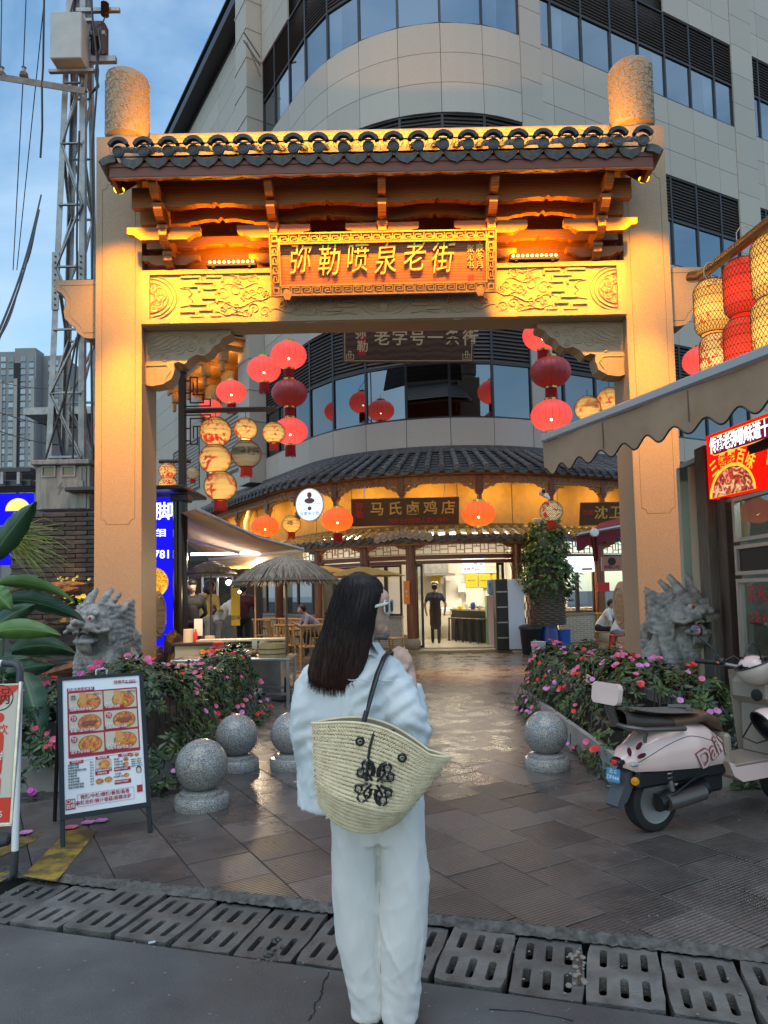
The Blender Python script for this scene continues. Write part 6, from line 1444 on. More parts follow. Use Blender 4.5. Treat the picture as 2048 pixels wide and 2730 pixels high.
 # ---------------- stone guardian lions
m_lion=M('weathered_lion_stone',(.21,.20,.185),.85,col2=(.42,.40,.37),vs=9,vd=8,lo=.38,hi=.62,bump=.5,bs=70)
def lion_parts():
 b=MB()
 b.sph((0,.28,.30),(.29,.33,.30));b.tube([(0,.26,.32),(0,.10,.52),(0,-.06,.72)],[.27,.27,.24],14);b.sph((0,-.12,.52),(.24,.19,.27));b.sph((0,-.14,.36),(.19,.16,.18))
 for s in(-1,1):
  b.sph((s*.20,-.10,.56),(.13,.15,.18));b.tube([(s*.20,-.13,.52),(s*.22,-.20,.34),(s*.215,-.22,.08)],[.12,.105,.095],12);b.sph((s*.215,-.29,.06),(.12,.14,.065))
  for k in range(4):b.sph((s*.215-.075+.05*k,-.41,.05),(.028,.04,.045),8,6)
  b.sph((s*.26,.20,.24),(.14,.23,.22));b.sph((s*.30,-.02,.06),(.09,.17,.06))
  for k in range(3):b.sph((s*.30-.05+.05*k,-.17,.05),(.026,.035,.04),8,6)
  # brows, cheeks, ears, horns, mane locks
  b.sph((s*.115,-.44,1.015),(.10,.06,.045));b.sph((s*.18,-.32,.84),(.11,.13,.10));b.sph((s*.11,-.50,.84),(.10,.09,.055));b.sph((s*.055,-.585,.905),(.045,.05,.04))
  b.tube([(s*.26,-.16,.98),(s*.34,-.08,1.06),(s*.36,-.02,1.14)],[.06,.045,.012],8)
  b.tube([(s*.08,-.26,1.10),(s*.10,-.14,1.22),(s*.12,-.02,1.33)],[.055,.05,.035],10);b.tube([(s*.17,-.20,1.08),(s*.20,-.10,1.18),(s*.22,.02,1.27)],[.05,.045,.03],10)
  for k in range(11):
   z0=.62+.048*k;b.tube([(s*.22,-.27,z0),(s*(.30+.01*(k%2)),-.08,z0+.02*sin(k)),(s*.34,.10,z0+.05),(s*.30,.22+.03*(k%2),z0+.10)],[.028,.036,.034,.010],8)
  b.sph((s*.24,-.05,.85),(.07,.2,.25))
  b.sph((s*.24,-.22,.66),.055,8,6);b.tube([(s*.12,-.56,.82),(s*.24,-.50,.78),(s*.30,-.36,.80)],[.02,.03,.02],8)
  b.tube([(s*.10,-.52,.80),(s*.105,-.53,.74)],[.022,.008],6)
 b.sph((0,-.18,.93),(.25,.27,.22));b.sph((0,-.42,.90),(.16,.16,.09));b.sph((0,-.53,.93),(.09,.08,.06));b.sph((0,-.38,.665),(.15,.15,.05));b.tube([(-.14,-.45,.66),(0,-.54,.66),(.14,-.45,.66)],.032,8)
 b.tube([(0,-.36,.69),(0,-.46,.705),(0,-.53,.70)],[.06,.05,.02],8)
 for k in range(6):b.tube([(-.10+.04*k,-.545+.012*abs(k-2.5),.80),(-.10+.04*k,-.545,.765)],[.018,.01],6)
 for k in range(5):b.tube([(-.08+.04*k,-.50,.68),(-.07+.035*k,-.44,.56),(-.05+.025*k,-.36,.47)],[.035,.03,.01],6)
 b.sph((0,-.05,1.08),(.10,.16,.06));b.tube([(0,.0,1.1),(0,.2,1.0),(0,.33,.7),(0,.42,.4)],[.07,.09,.08,.05],8)
 for k in(-1,0,1):b.tube([(.05*k,.50,.25),(.10*k,.60,.45),(.13*k,.56,.68),(.10*k,.50,.80)],[.08,.09,.07,.02],8)
 def post(co,n):
  d=0
  if co.z<.72 and co.y>-.34:
   v=mnoise.voronoi(co*15)[0];d+=.010*min(1,(v[1]-v[0])*2.4)-.005
  elif co.z>=.6 and co.y>-.28:d+=.003*sin(90*co.z+24*co.y+7*sin(co.x*14))
  if co.y<-.10 and .1<co.z<.36 and abs(abs(co.x)-.215)<.1:d+=.006*sin(co.z*110)
  return d
 return fuse(b,.0125,2,.4,'stone_lion',.0022,24,m_lion,3,post)
lion_me=lion_parts()
b=MB()
for s in(-1,1):b.sph((s*.12,-.48,.955),(.05,.04,.042),12,8)
eye_me=b.mesh('eyeball',True,M('eye_white_stone',(.5,.48,.45),.6));b=MB()
for s in(-1,1):b.sph((s*.122,-.515,.955),(.022,.012,.022),8,6)
pup_me=b.mesh('red_pupil',True,m_red)
b=MB()
for(x,y,z,h)in((.215,-.435,.07,.07),(-.215,-.435,.07,.07),(0,-.325,.50,.07)):b.box((x,y,z),(.014,.02,h),None,.004)
mark_me=b.mesh('red_paint_mark',False,m_red)
def lion(lab,loc,rz,s_,plab,ph):
 t=inst('stone_lion',lion_me,None,T(*loc)@RZ(rz)@SC(s_,s_,s_));tag(t,lab,'lion statue','stone guardian lions')
 for nm,me in(('eyeball',eye_me),('red_pupil',pup_me),('red_paint_mark',mark_me)):inst(nm,me,t,Matrix())
 p=thing('lion_pedestal',plab,'pedestal',(loc[0],loc[1],0));b=MB();b.m=T(loc[0],loc[1],0)@RZ(rz*.3);b.box((0,.02,ph-.09),(1.0*s_,1.15*s_,.18),None,.01);b.box((0,.04,(ph-.18)/2),(.9*s_,1.05*s_,ph-.18),None,.01);b.build('slab',M('pedestal_stone',(.27,.25,.235),.7,col2=(.34,.32,.3),vs=90,vd=2),p)
RLx=at(1822,1826,8.7);lion('stone guardian lion with red marked paws beside the right stall',(RLx.x,8.75,.36),radians(9),1.0,'low granite pedestal under the right lion',.36)
LLx=at(280,1800,9.2);lion('stone guardian lion with warm lit mane behind the menu board',(LLx.x-.0,9.2,.40),radians(-12),.96,'low granite pedestal under the left lion',.40)
q=at(1857,1832,8.25);q.z=.36;t=thing('incense_pot','small round red glazed pot between the lion\'s paws','pot',q);b=MB();b.lathe([(.045,0),(.075,.03),(.085,.07),(.07,.11),(.055,.12),(.065,.135),(.05,.135),(0,.11)],18,T(q.x,q.y,q.z));b.build('pot',M('red_glaze',(.16,.012,.01),.18),t,True);b=MB();b.tube([(q.x+.075*cos(a_*pi/8),q.y+.075*sin(a_*pi/8),q.z+.115)for a_ in range(16)],.006,5,closed=True);b.build('gilt_rim',m_gold,t)
# carved drum stones behind the pillars
for px,sx,lab in((1652,1,'round carved drum stone against the right gate pillar'),(424,-1,'round carved drum stone against the left gate pillar')):
 q=at(px,1700,12.0);t=thing('drum_stone',lab,'drum stone',(q.x,12.0,0));b=MB();b.m=T(GX+sx*4.26,12.78,0)@RZ(0);x=-sx*.04
 b.box((x,0,.28),(.22,.6,.56),None,.015);b.box((x,0,.62),(.18,.5,.12),None,.02);b.m=b.m@T(x,0,1.25)@RY(pi/2);b.lathe([(.38,-.10),(.43,-.07),(.43,.07),(.38,.10),(.34,.09),(0,.09)],32);b.build('drum',m_granite,t,True)
 b=MB();b.m=T(GX+sx*4.22,12.78,1.25)@RY(-sx*pi/2)
 for k in range(-2,3):b.box((.1*k,0,.1),(.03,.46-.06*abs(k),.03));b.box((0,.1*k,.1),(.46-.06*abs(k),.03,.03))
 b.tube([(.32*cos(a_*pi/12),.32*sin(a_*pi/12),.1)for a_ in range(24)],.018,5,closed=True);b.build('fret_relief',m_granite,t)
 # ---------------- menu board
fl,fr_=atz(162,2262,PZ),atz(407,2219,PZ)
mb_=thing('menu_board','black framed A-board menu with six noodle dishes beside the flowers','menu board',fl)
ex=(fr_-fl).normalized();tl=at(166,1806,fl.y+.30);upv=tl-fl;upv-=ex*upv.dot(ex);Wb=(fr_-fl).length;Hb=upv.length
m_=frame(fl,ex,upv);b=MB()
z0=.135*Hb/1.0;z0=.16
b.ext([[(0,z0),(Wb,z0),(Wb,Hb),(0,Hb)],[(.028,z0+.03),(Wb-.028,z0+.03),(Wb-.028,Hb-.022),(.028,Hb-.022)]],-.03,.005,m_);b.build('frame',m_black,mb_)
for x in(.013,Wb-.013):b=MB();b.box((x,z0/2,-.012),(.026,z0,.03),m_,.004);b.build('leg',m_black,mb_)
bk=-(ex.cross(upv)).normalized();bk.z=0;bk.normalize()
for x in(.013,Wb-.013):b=MB();p=m_@V((x,Hb-.05,-.03));e_=m_@V((x,0,0));e_=e_+V((-ex.y,ex.x,0))*.62;e_.z=PZ;b.tube([p,e_],.014,6);b.build('back_leg',m_black,mb_)
b=MB();b.tube(to3([(Wb*.44,Hb),(Wb*.44,Hb+.03),(Wb*.455,Hb+.04),(Wb*.55,Hb+.04),(Wb*.565,Hb+.03),(Wb*.565,Hb)],m_,-.01),.006,6);b.build('handle',m_steel,mb_)
PX,PYb,PWd,PH=.028,z0+.03,Wb-.056,Hb-.022-z0-.03
b=MB();b.box((Wb/2,PYb+PH/2,-.006),(PWd,PH,.008),m_);b.build('poster',M('poster_white',(.84,.86,.88),.35),mb_)
pm2=m_@T(PX,PYb,.0)@SC(PWd,PH,1)
def pt(u,v,z=.001):return pm2@V((u,v,z))
asp=PH/PWd
m_pr=M('menu_red',(.42,.012,.03),.5);m_dkp=M('menu_ink',(.05,.045,.05),.6)
red,dk,wht,bowl,food,strand,pale,gold_,meat=MB(),MB(),MB(),MB(),MB(),MB(),MB(),MB(),MB()
def rect(b,u0,v0,u1,v1,z=.0012,r=.0):b.ext(rrect((u1-u0)*PWd,(v1-v0)*PH,max(.0008,r),3,(u0+u1)/2*PWd,(v0+v1)/2*PH),z-.0006,z,m_@T(PX,PYb,0))
def word(b,s_,u,v,h,z=.004,al=0,sq=1.0,bold=.01):
 g=text(s_,h*PH,.0004,bold,1);w=max(x.co.x for x in g.vertices)-min(x.co.x for x in g.vertices);b.me(g,m_@T(PX+u*PWd+(w/2*sq if al else 0),PYb+v*PH,z)@SC(sq,1,1))
rect(red,.055,.40,.96,.905,.0012,.006);rect(red,.055,.905,.40,.935);word(wht,'西雅苏必点米粉',.225,.920,.026);word(red,'西雅苏',.73,.955,.03);rect(red,.805,.942,.955,.968,.0012,.004);word(wht,'新疆炒米粉',.88,.955,.021)
names=[('招牌鸡肉炒米粉','¥15','NO.1'),('牛肉炒米粉','¥17','NO.2'),('新疆大盘鸡炒米粉','¥17',''),('黏糊麻酱炒米粉','¥15',''),('皮牙子炒米粉','¥13',''),('鸡肉/牛肉炒拉条子','¥17/¥19','')]
for i,(nm,pr,no)in enumerate(names):
 c,r=i%2,i//2;u0=.075+.443*c;u1=u0+.425;v1=.893-.162*r;v0=v1-.145
 rect(pale,u0,v0,u1,v1,.0020,.004);cu,cv=(u0+u1)/2+.04,(v0+v1)/2-.006;ru,rv=.15*PWd,.066*PH;cm_=m_@T(PX+cu*PWd,PYb+cv*PH,0)
 bowl.ext([(ru*cos(a_*pi/14),rv*sin(a_*pi/14))for a_ in range(28)],.0021,.0028,cm_);food.ext([(ru*.92*cos(a_*pi/14),rv*.9*sin(a_*pi/14))for a_ in range(28)],.003,.0036,cm_)
 if i in(0,1,5):rect(strand,u0+.13,cv,u0+.22,v1-.002,.0042)
 if i in(2,3):
  for k in range(5):meat.sph((ru*(-.4+.2*k),rv*(.1-.25*(k%2)),.0036),(.022,.014,.003),8,5,cm_)
 rect(red,u0,v0,u1-.17,v0+.025,.0044,.002);word(wht,nm,u0+.012,v0+.014,.0245,.0052,1,.92);word(wht,pr,u0+.02,v0+.042,.028,.0052,1)
 if no:word(dk,no,u1-.06,v1-.018,.026,.0052)
 tgt=gold_ if i==0 else red
 if i!=1 and i!=5:tgt.ext([(.040*PWd*cos(a_*pi/10),.040*PWd*sin(a_*pi/10))for a_ in range(20)],.0044,.0048,m_@T(PX+(u0+.055)*PWd,PYb+(v1-.035)*PH,0));word(dk if i==0 else wht,'招牌' if i==0 else '新品',u0+.055,v1-.028,.016,.0056);word(dk if i==0 else wht,'必点' if i==0 else '上市',u0+.055,v1-.045,.016,.0056)
for tx,u,v in(('特色系列',.15,.368),('酥皮现烤',.47,.377),('搭配炒',.755,.378),('唯我伴侣',.46,.262)):rect(red,u-.085,v-.011,u+.085,v+.011);word(wht,tx,u,v,.017)
rect(dk,.24,.372,.36,.3735);rect(dk,.56,.385,.68,.3865);rect(dk,.84,.385,.95,.3865)
for k,(s_,p)in enumerate((('纯素炒米粉','¥13'),('火腿炒米粉','¥14'),('鱼豆腐/蟹排炒米粉','¥14'),('鸡肉炒馕','¥17'),('牛肉炒馕','¥19'),('鸡肉炒年糕','¥16'),('牛肉炒年糕','¥18'),('特色鸡肉炒宽粉','¥17'),('特色牛肉炒宽粉','¥19'))):word(dk,s_,.045,.347-.0205*k,.0175,.002,1,.9);word(dk,p,.335,.352-.0205*k,.0165,.002)
rect(pale,.375,.275,.58,.365,.002,.004);food.ext([(.07*PWd*cos(a_*pi/10),.035*PH*sin(a_*pi/10))for a_ in range(20)],.003,.0036,m_@T(PX+.49*PWd,PYb+.325*PH,0));rect(red,.375,.272,.58,.295,.0044);word(wht,'新疆酥皮烤包子',.477,.283,.016,.0052);word(wht,'¥6',.41,.31,.026,.0052)
for u,v,r in((.425,.205,.05),(.535,.21,.05),(.765,.345,.036),(.765,.308,.036),(.765,.225,.036),(.84,.372,.03),(.91,.37,.03)):food.ext([(r*PWd*cos(a_*pi/9),r*PWd*.72*sin(a_*pi/9))for a_ in range(18)],.0016,.0022,m_@T(PX+u*PWd,PYb+v*PH,0))
for k,s_ in enumerate(('【两掺】','炒米粉+馕','炒米粉+年糕','炒米粉+宽粉')):word(dk,s_,.615,.352-.021*k,.0155,.002,1,.9)
rect(red,.61,.262,.82,.288);word(wht,'鸡肉炒/牛肉炒',.70,.275,.016);word(dk,'【三掺】',.66,.24,.0155);word(dk,'炒米粉+馕+',.67,.22,.0155);rect(red,.61,.165,.82,.195);word(wht,'鸡肉炒/牛肉炒',.70,.18,.016)
for k,s_ in enumerate(('鱼豆腐 ¥2  面粉 ¥3','蟹排 ¥2  宽粉 ¥3','油炸馕 ¥1 年糕 ¥3','小青菜 ¥2 牛肉丸 ¥3')):word(dk,s_,.90,.335-.017*k,.0125,.002,0,.8)
# printed waiter figure (plain print)
rect(wht,.885,.135,.965,.225,.0022,.008);rect(M and red,.89,.085,.962,.138,.0022);dk.sph((.925*PWd,.252*PH,.002),(.018,.026,.001),10,6,m_@T(PX,PYb,0));pale.sph((.925*PWd,.247*PH,.0032),(.013,.019,.001),10,6,m_@T(PX,PYb,0))
rect(red,.01,.03,.125,.105);word(wht,'口味',.068,.083,.032);word(wht,'选择',.068,.05,.032);red.ext([rrect(.70*PWd,.09*PH,.006,3,.50*PWd,.085*PH),rrect(.694*PWd,.086*PH,.006,3,.50*PWd,.085*PH)],.001,.0014,m_@T(PX,PYb,0));word(red,'微辣/中辣/爆辣/番茄/酱香',.49,.105,.034,.002,0,.93);word(red,'麻辣龙虾/鲍汁香菇/蒜蓉龙虾',.47,.066,.034,.002,0,.93)
m_str=M('noodle_strand_print',(.62,.26,.05),.5,col2=(.75,.42,.12),vs=60,stretch=(6,6,.3))
for nm,bb,mt in(('red_print',red,m_pr),('dark_lettering',dk,m_dkp),('white_lettering',wht,M('menu_white',(.85,.85,.85),.5)),('bowl_print',bowl,M('bowl_rim_print',(.35,.12,.05),.5)),('food_print',food,fm1),('strand_print',strand,m_str),('photo_ground',pale,M('photo_ground',(.62,.55,.42),.5)),('badge_print',gold_,M('badge_beige',(.55,.48,.3),.5)),('meat_print',meat,M('meat_brown',(.3,.08,.04),.4))):
 o=bb.build(nm,mt,mb_);o['kind']='stuff'
 # ---------------- left cream sign on a tube frame
t=thing('tube_frame_sign','cream and red poster sign on a grey and white tube frame at the left edge','sign',atz(28,2340,PZ));q0=atz(30,2338,PZ);Yq=q0.y;pr_=[at(22,2310,Yq),at(46,1830,Yq+.16),at(40,1782,Yq+.17),at(22,1768,Yq+.17),at(-60,1766,Yq+.18)]
b=MB();b.tube([at(40,2270,Yq+.01),at(52,1835,Yq+.15)],.019,10);b.tube([at(8,1768,Yq+.17),at(-60,1766,Yq+.2)],.019,10);b.build('white_tube',m_white,t,True);b=MB();b.tube([at(52,1836,Yq+.15),at(54,1790,Yq+.16),at(48,1776,Yq+.165),at(36,1770,Yq+.17),at(8,1768,Yq+.17)],.0205,10);b.build('elbow',M('grey_plastic',(.05,.052,.058),.45),t,True)
b=MB();b.tube([at(40,2268,Yq+.01),at(37,2325,Yq),at(28,2340,Yq),at(-40,2362,Yq-.02)],.0215,10);b.build('foot',M('grey_plastic',(.05,.052,.058)),t,True);b=MB();b.tube([at(30,2225,Yq+.25),at(20,2245,Yq+.25),at(-30,2258,Yq+.25)],.02,10);b.build('foot',M('grey_plastic',(.05,.052,.058)),t,True)
a,c,d=at(-260,2225,Yq+.0),at(36,2195,Yq+.03),at(-255,1826,Yq+.14);b=MB();c=c;tr=at(50,1822,Yq+.13);m_=frame(c,(tr-c).cross(V((0,1,0)))*-1,tr-c);hh_=(tr-c).length;m_=frame(c,V((1,.10,0)),tr-c)
b.box((-.35,hh_/2,0),(.70,hh_,.012),m_,.003);b.build('panel',M('poster_cream',(.62,.56,.47),.4),t);b=MB();b.box((-.008,hh_/2,.004),(.02,hh_+.02,.024),m_,.004);b.box((-.35,-.005,.004),(.7,.02,.024),m_,.004);b.build('edge_rail',m_steel,t)
b=MB();b.ext([(-.7,hh_-.01),(-.02,hh_-.01),(-.02,hh_-.03),(-.12,hh_-.13),(-.7,hh_-.16)],.006,.008,m_);b.box((-.36,.075,.007),(.68,.13,.003),m_)
for y0 in(.24,.385,.53):b.ext(rrect(.4,.125,.03,4,-.28,y0*hh_/.93),.006,.009,m_)
b.ext(rrect(.3,.055,.027,4,-.235,.70*hh_/.93),.006,.009,m_);b.me(text('饮',.06,.001,.01),m_@T(-.09,.615*hh_/.93,.007));b.build('red_print',M('sign_red',(.68,.035,.015),.45),t)
b=MB();b.me(text('锅',.095,.001,.004),m_@T(-.105,.835*hh_/.93,.007));b.tube([m_@V((-.115+.07*cos(a_*pi/12),.835*hh_/.93+.07*sin(a_*pi/12),.007))for a_ in range(24)],.003,4,closed=True);b.build('black_print',m_ink,t);b=MB();b.me(text('周一至周五 任选2-5',.045,.001,.004),m_@T(-.25,.05,.01));b.me(text('饼',.05,.001,.004),m_@T(-.10,.44*hh_/.93,.011));b.build('white_print',m_white,t)
# ---------------- right stall
A_,B_=V(at(1447,1190,8.4)),V(at(2048,925,5.4));A_.z=B_.z=3.30;dA=(B_-A_).normalized();E_=A_+dA*5.2;nA=V((-dA.y,dA.x,0));nA=nA if nA.x>0 else-nA
aw=thing('scalloped_awning','brown scalloped awning with pale front rail over the right stall','awning',A_);LA=(E_-A_).length
m_can=M('brown_canvas',(.36,.245,.16),.85,col2=(.29,.19,.12),vs=2.5,vd=6,bump=.15,bs=200);m_can2=M('canvas_top',(.33,.32,.31),.8)
b=MB();m_=frame(A_,dA,(0,0,1));b.box((LA/2,.05,0),(LA,.10,.07),m_,.02);b.build('front_rail',M('grey_rail',(.36,.37,.39),.35,.3),aw)
b=MB()
def vf(u,v):
 x=LA*u;sc_=abs(sin(pi*x/.34));drop=.36+.075*(1-sc_)-.0;drop=.30+.10*(.5-.5*cos(2*pi*x/.36));return A_+dA*x-V((0,0,.005+drop*v))+nA*(.012*sin(x*5+v)-.0*v)
b.grid(vf,220,5);val=b.build('valance',m_can,aw,True)
b=MB();b.tube([vf(i/220,1.0)for i in range(221)],.009,5);b.build('valance_piping',m_black,val)
for x in(1.15,2.35,3.6):b=MB();b.tube([A_+dA*x-nA*.008-V((0,0,.02)),A_+dA*x-nA*.01-V((0,0,.30))],.006,4);b.build('valance_seam',M('seam_thread',(.12,.08,.055),.8),val)
b=MB();b.grid(lambda u,v:A_+dA*(LA*u)+nA*(2.2*v)+V((0,0,.08+.62*v-.06*sin(pi*v))),12,8);b.build('canopy_cloth',m_can2,aw,True);b=MB();b.grid(lambda u,v:A_+dA*(LA*u)+nA*(2.2*v)+V((0,0,.07+.62*v-.06*sin(pi*v))),12,8);b.build('canopy_lining',m_can,aw,True)
st=thing('right_stall','small street stall with glazed sliding window and timber posts','stall',(3.9,7,0));XW=3.86
b=MB();b.box((XW+.9,6.6,1.55),(.1,5.2,3.1));b.box((XW+.45,9.2,1.55),(.9,.1,3.1));b.box((XW+.5,6.6,3.12),(.95,5.2,.06));b.build('inner_wall',M('pale_green_tile',(.34,.40,.36),.4),st);b=MB();b.box((XW+.03,6.4,.36),(.08,3.1,.72));b.build('lower_panel',M('grey_panel',(.30,.31,.31),.4),st)
m_op=M('old_timber',(.11,.085,.068),.8,col2=(.18,.145,.12),vs=6,vd=8,stretch=(6,6,.5),bump=.3)
for(y,w,x)in((8.35,.26,XW-.02),(8.05,.20,XW+.06),(7.88,.10,XW)):b=MB();b.box((x,y,1.6),(.16,w,3.2),None,.012);b.build('timber_post',m_op if y>8.2 else m_wood_dk,st)
q=at(1862,1500,8.55);b=MB();b.tube([(q.x,8.55,.2),(q.x,8.55,3.0)],.07,14);b.build('drain_pipe',M('beige_pipe',(.40,.31,.22),.5),st,True)
for i,(y0,y1)in enumerate(((7.75,6.65),(6.65,5.5))):
 for j,(z0,z1)in enumerate(((.78,1.62),(1.66,1.98),(2.02,2.5))):
  b=MB();W=abs(y0-y1);yc=(y0+y1)/2;mm=T(XW,yc,(z0+z1)/2)@Matrix(((0,0,-1,0),(-1,0,0,0),(0,1,0,0),(0,0,0,1)));b.ext([rrect(W,z1-z0,.004,2),rrect(W-.1,z1-z0-.08,.004,2)],-.03,.035,mm);f=b.build('window_frame',M('aluminium',(.42,.38,.35),.4,.4),st);b=MB();b.box((0,0,0),(W-.1,z1-z0-.08,.006),mm);b.build('pane',m_clear if j!=1 else M('dark_blind',(.015,.012,.011),.6),f)
  if j==0:
   b=MB();b.me(text('凉米线' if i==0 else '豆浆',.2,.001,.008),mm@T(-.08,.25,.008));b.build('window_lettering',M('glass_red_text',(.45,.02,.03),.5),f);b=MB();b.me(text('豆花小锅',.12,.001,.006),mm@T(-.12,.0,.008));b.build('window_lettering',M('glass_red_text',(.45,.02,.03),.5),f)
lamp('stall_light','POINT',(XW+.5,6.6,2.8),14,(.85,1,.92),.1,st)
for k,(y,z,s_,c_)in enumerate(((7.3,.85,.12,(.4,.42,.36)),(7.0,.85,.16,(.3,.34,.3)),(6.6,.85,.12,(.5,.1,.05)),(6.3,1.25,.1,(.4,.35,.25)),(7.2,1.25,.12,(.35,.36,.34)))):b=MB();b.lathe([(s_*.7,0),(s_,.06),(s_*.9,.2),(0,.22)],14,T(XW+.35,y,z-.1));b.build('pot',M('stall_pot_%d'%k,c_,.4),st,True)
for z in(.74,1.14):b=MB();b.box((XW+.38,6.6,z),(.5,2.4,.03));b.build('shelf',m_steel,st)
# red lit sign
a,c,d=at(1891,1327,8.02),at(2048,1301,7.05),at(1891,1163,8.02);c.z=a.z=(a.z+c.z)/2;d.x=a.x;e2=a+(c-a)*1.6;t=thing('red_lightbox','red lit stall sign with yellow characters and a bowl of rice noodles','lightbox',a);b=MB();m_,w,h=board(b,a,e2,d,.12);b.build('panel',E('red_lightbox',(1,.010,.004),.95),t)
b=MB();b.ext([rrect(w*.95,h*.30,.05,5,w*.54,h*.80)],.001,.003,m_);b.build('maroon_band',E('maroon_lit',(.22,.01,.05),.8),t);b=MB();b.ext([rrect(w*.95,h*.30,.05,5,w*.54,h*.80),rrect(w*.94,h*.275,.045,5,w*.54,h*.80)],.003,.005,m_);b.build('yellow_outline',E('yellow_lit',(1,.62,.05),.9),t);k_=w/1.6
for i,ch in enumerate('传承老弥勒味道十'):b=MB();b.me(text(ch,.17,.001,.018),m_@T(k_*(.13+.125*i),h*.80,.004)@SC(.78,1.15,1));b.build('white_character',m_txt,t)
for i,ch in enumerate('三餐聚百味'):ang=radians(22-14*i);b=MB();b.me(text(ch,.18,.001,.016),m_@T(k_*(.13+.155*i),h*(.42+.115*sin(pi*(i+.3)/4.3)),.004)@RZ(ang)@SC(.8,1.1,1));b.build('yellow_character',E('yellow_lit',(1,.62,.05),.9),t)
b=MB();b.ext([(k_*(.42+.40*cos(radians(a_))),h*.005+h*.46*sin(radians(a_)))for a_ in range(0,181,9)],.001,.003,m_);b.build('yellow_disc',E('yellow_lit',(1,.62,.05),.9),t);b=MB();b.ext([(k_*(.43+.36*cos(radians(a_))),h*.008+h*.41*sin(radians(a_)))for a_ in range(0,181,9)],.003,.005,m_);b.build('bowl_picture',fm3,t)
b=MB();b.ext([(k_*1.0,h*.3),(k_*1.05,h*.6),(k_*1.2,h*.7),(k_*1.3,h*.3)],.001,.003,m_);b.build('yellow_disc',E('yellow_lit',(1,.62,.05),.9),t)
b=MB();b.box((XW+.2,7.3,2.95),(.5,3.0,.1));b.build('sign_housing',m_dark,t)
# ---------------- middle ground: awning, parasols, stall, bamboo furniture, people
aw2=thing('beige_awning','beige folding arm awning sloping over the food stall, left of the path','awning',at(522,1358,12.2));qA,qB,qD,qC=at(425,1385,15.0),at(522,1356,12.0),at(807,1465,13.6),at(560,1467,16.2);qC.z=qD.z
b=MB();b.grid(lambda u,v:qB.lerp(qA,u).lerp(qD.lerp(qC,u),v)+V((0,0,-.05*sin(pi*v))),8,10);b.build('canopy_cloth',M('beige_canvas',(.50,.40,.28),.8,col2=(.44,.35,.24),vs=2),aw2,True)
b=MB();b.tube([qB,qB.lerp(qD,.55)+V((0,0,-.10)),qD],.035,8);b.build('folding_arm',m_steel,aw2,True);b=MB();b.tube([at(470,1430,14.0),at(640,1475,14.3)],.03,8);b.build('inner_arm',M('lavender_lit_arm',(.6,.58,.75),.4),aw2,True);b=MB();b.tube([qC,qD],.045,8);b.build('front_rail',m_white,aw2,True)  # inner arm: the lavender light on it is put into its colour
b=MB();n=48;e=qD-qC;b.ext([(0,0)]+[(e.length*i/n,-.26-.035*(i%2))for i in range(n+1)]+[(e.length,0)],-.006,.006,frame(qC,e,(0,0,1)));b.build('valance',M('beige_canvas',(.5,.4,.28)),aw2)
em_bulb=E('stall_bulb',(1,.8,.5),18,False)
stl=thing('stall_lamp','white strip lamp under the beige awning','lamp',at(600,1480,14.6));b=MB();q=at(600,1476,14.6);b.box(q,(1.4,.06,.05));b.build('tube',E('cool_tube',(.85,.85,1),7,False),stl);lamp('awning_light','AREA',q+V((0,0,-.08)),70,(1,.82,.58),to=q+V((0,-.3,-2)),size=(1.4,.3),parent=stl)
# thatched and paper parasols
def thatch(lab,px,py,Y,R_,rise,base):
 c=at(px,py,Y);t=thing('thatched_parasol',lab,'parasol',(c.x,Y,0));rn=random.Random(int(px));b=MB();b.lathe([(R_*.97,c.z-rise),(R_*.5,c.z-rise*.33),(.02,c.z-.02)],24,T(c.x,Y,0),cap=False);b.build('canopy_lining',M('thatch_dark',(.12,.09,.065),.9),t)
 b=MB();rows=6
 for r in range(rows):
  f1=(r+1)/rows;f0=max(0,f1-.36)
  nn=int(60+170*f1)
  for k in range(nn):
   a=2*pi*k/nn+rn.uniform(-.03,.03);r0,r1=R_*f0,R_*(f1+rn.uniform(-.03,.04));z0=c.z-rise*(f0**1.7)+.012*(rows-r);z1=c.z-rise*(f1**1.7)-(.05 if r==rows-1 else .0)-rn.uniform(0,.03);w=.009+.006*f1
   p0=V((c.x+r0*cos(a),Y+r0*sin(a),z0));p1=V((c.x+r1*cos(a+rn.uniform(-.02,.02)),Y+r1*sin(a),z1));sd=V((-sin(a),cos(a),0))*w;mid=p0.lerp(p1,.6)+V((0,0,.02));b.add([p0-sd,p0+sd,mid+sd,p1,mid-sd],[(0,1,2,3,4)])
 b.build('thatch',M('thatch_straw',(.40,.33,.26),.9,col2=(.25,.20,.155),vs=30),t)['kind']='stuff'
 b=MB();b.tube([(c.x,Y,.05),(c.x,Y,c.z)],.02,8);b.build('pole',M('parasol_pole',(.20,.11,.06),.6),t,True)
 if base:b=MB();b.lathe([(.24,.03),(.24,.06),(.05,.09),(.04,.35),(0,.35)],20,T(c.x,Y,0));b.build('base',m_black,t,True)
thatch('large grey thatched parasol above the steel food table',762,1490,10.5,.82,.33,True);thatch('smaller grey thatched parasol at the back, under the beige awning',562,1502,14.2,.55,.22,False)
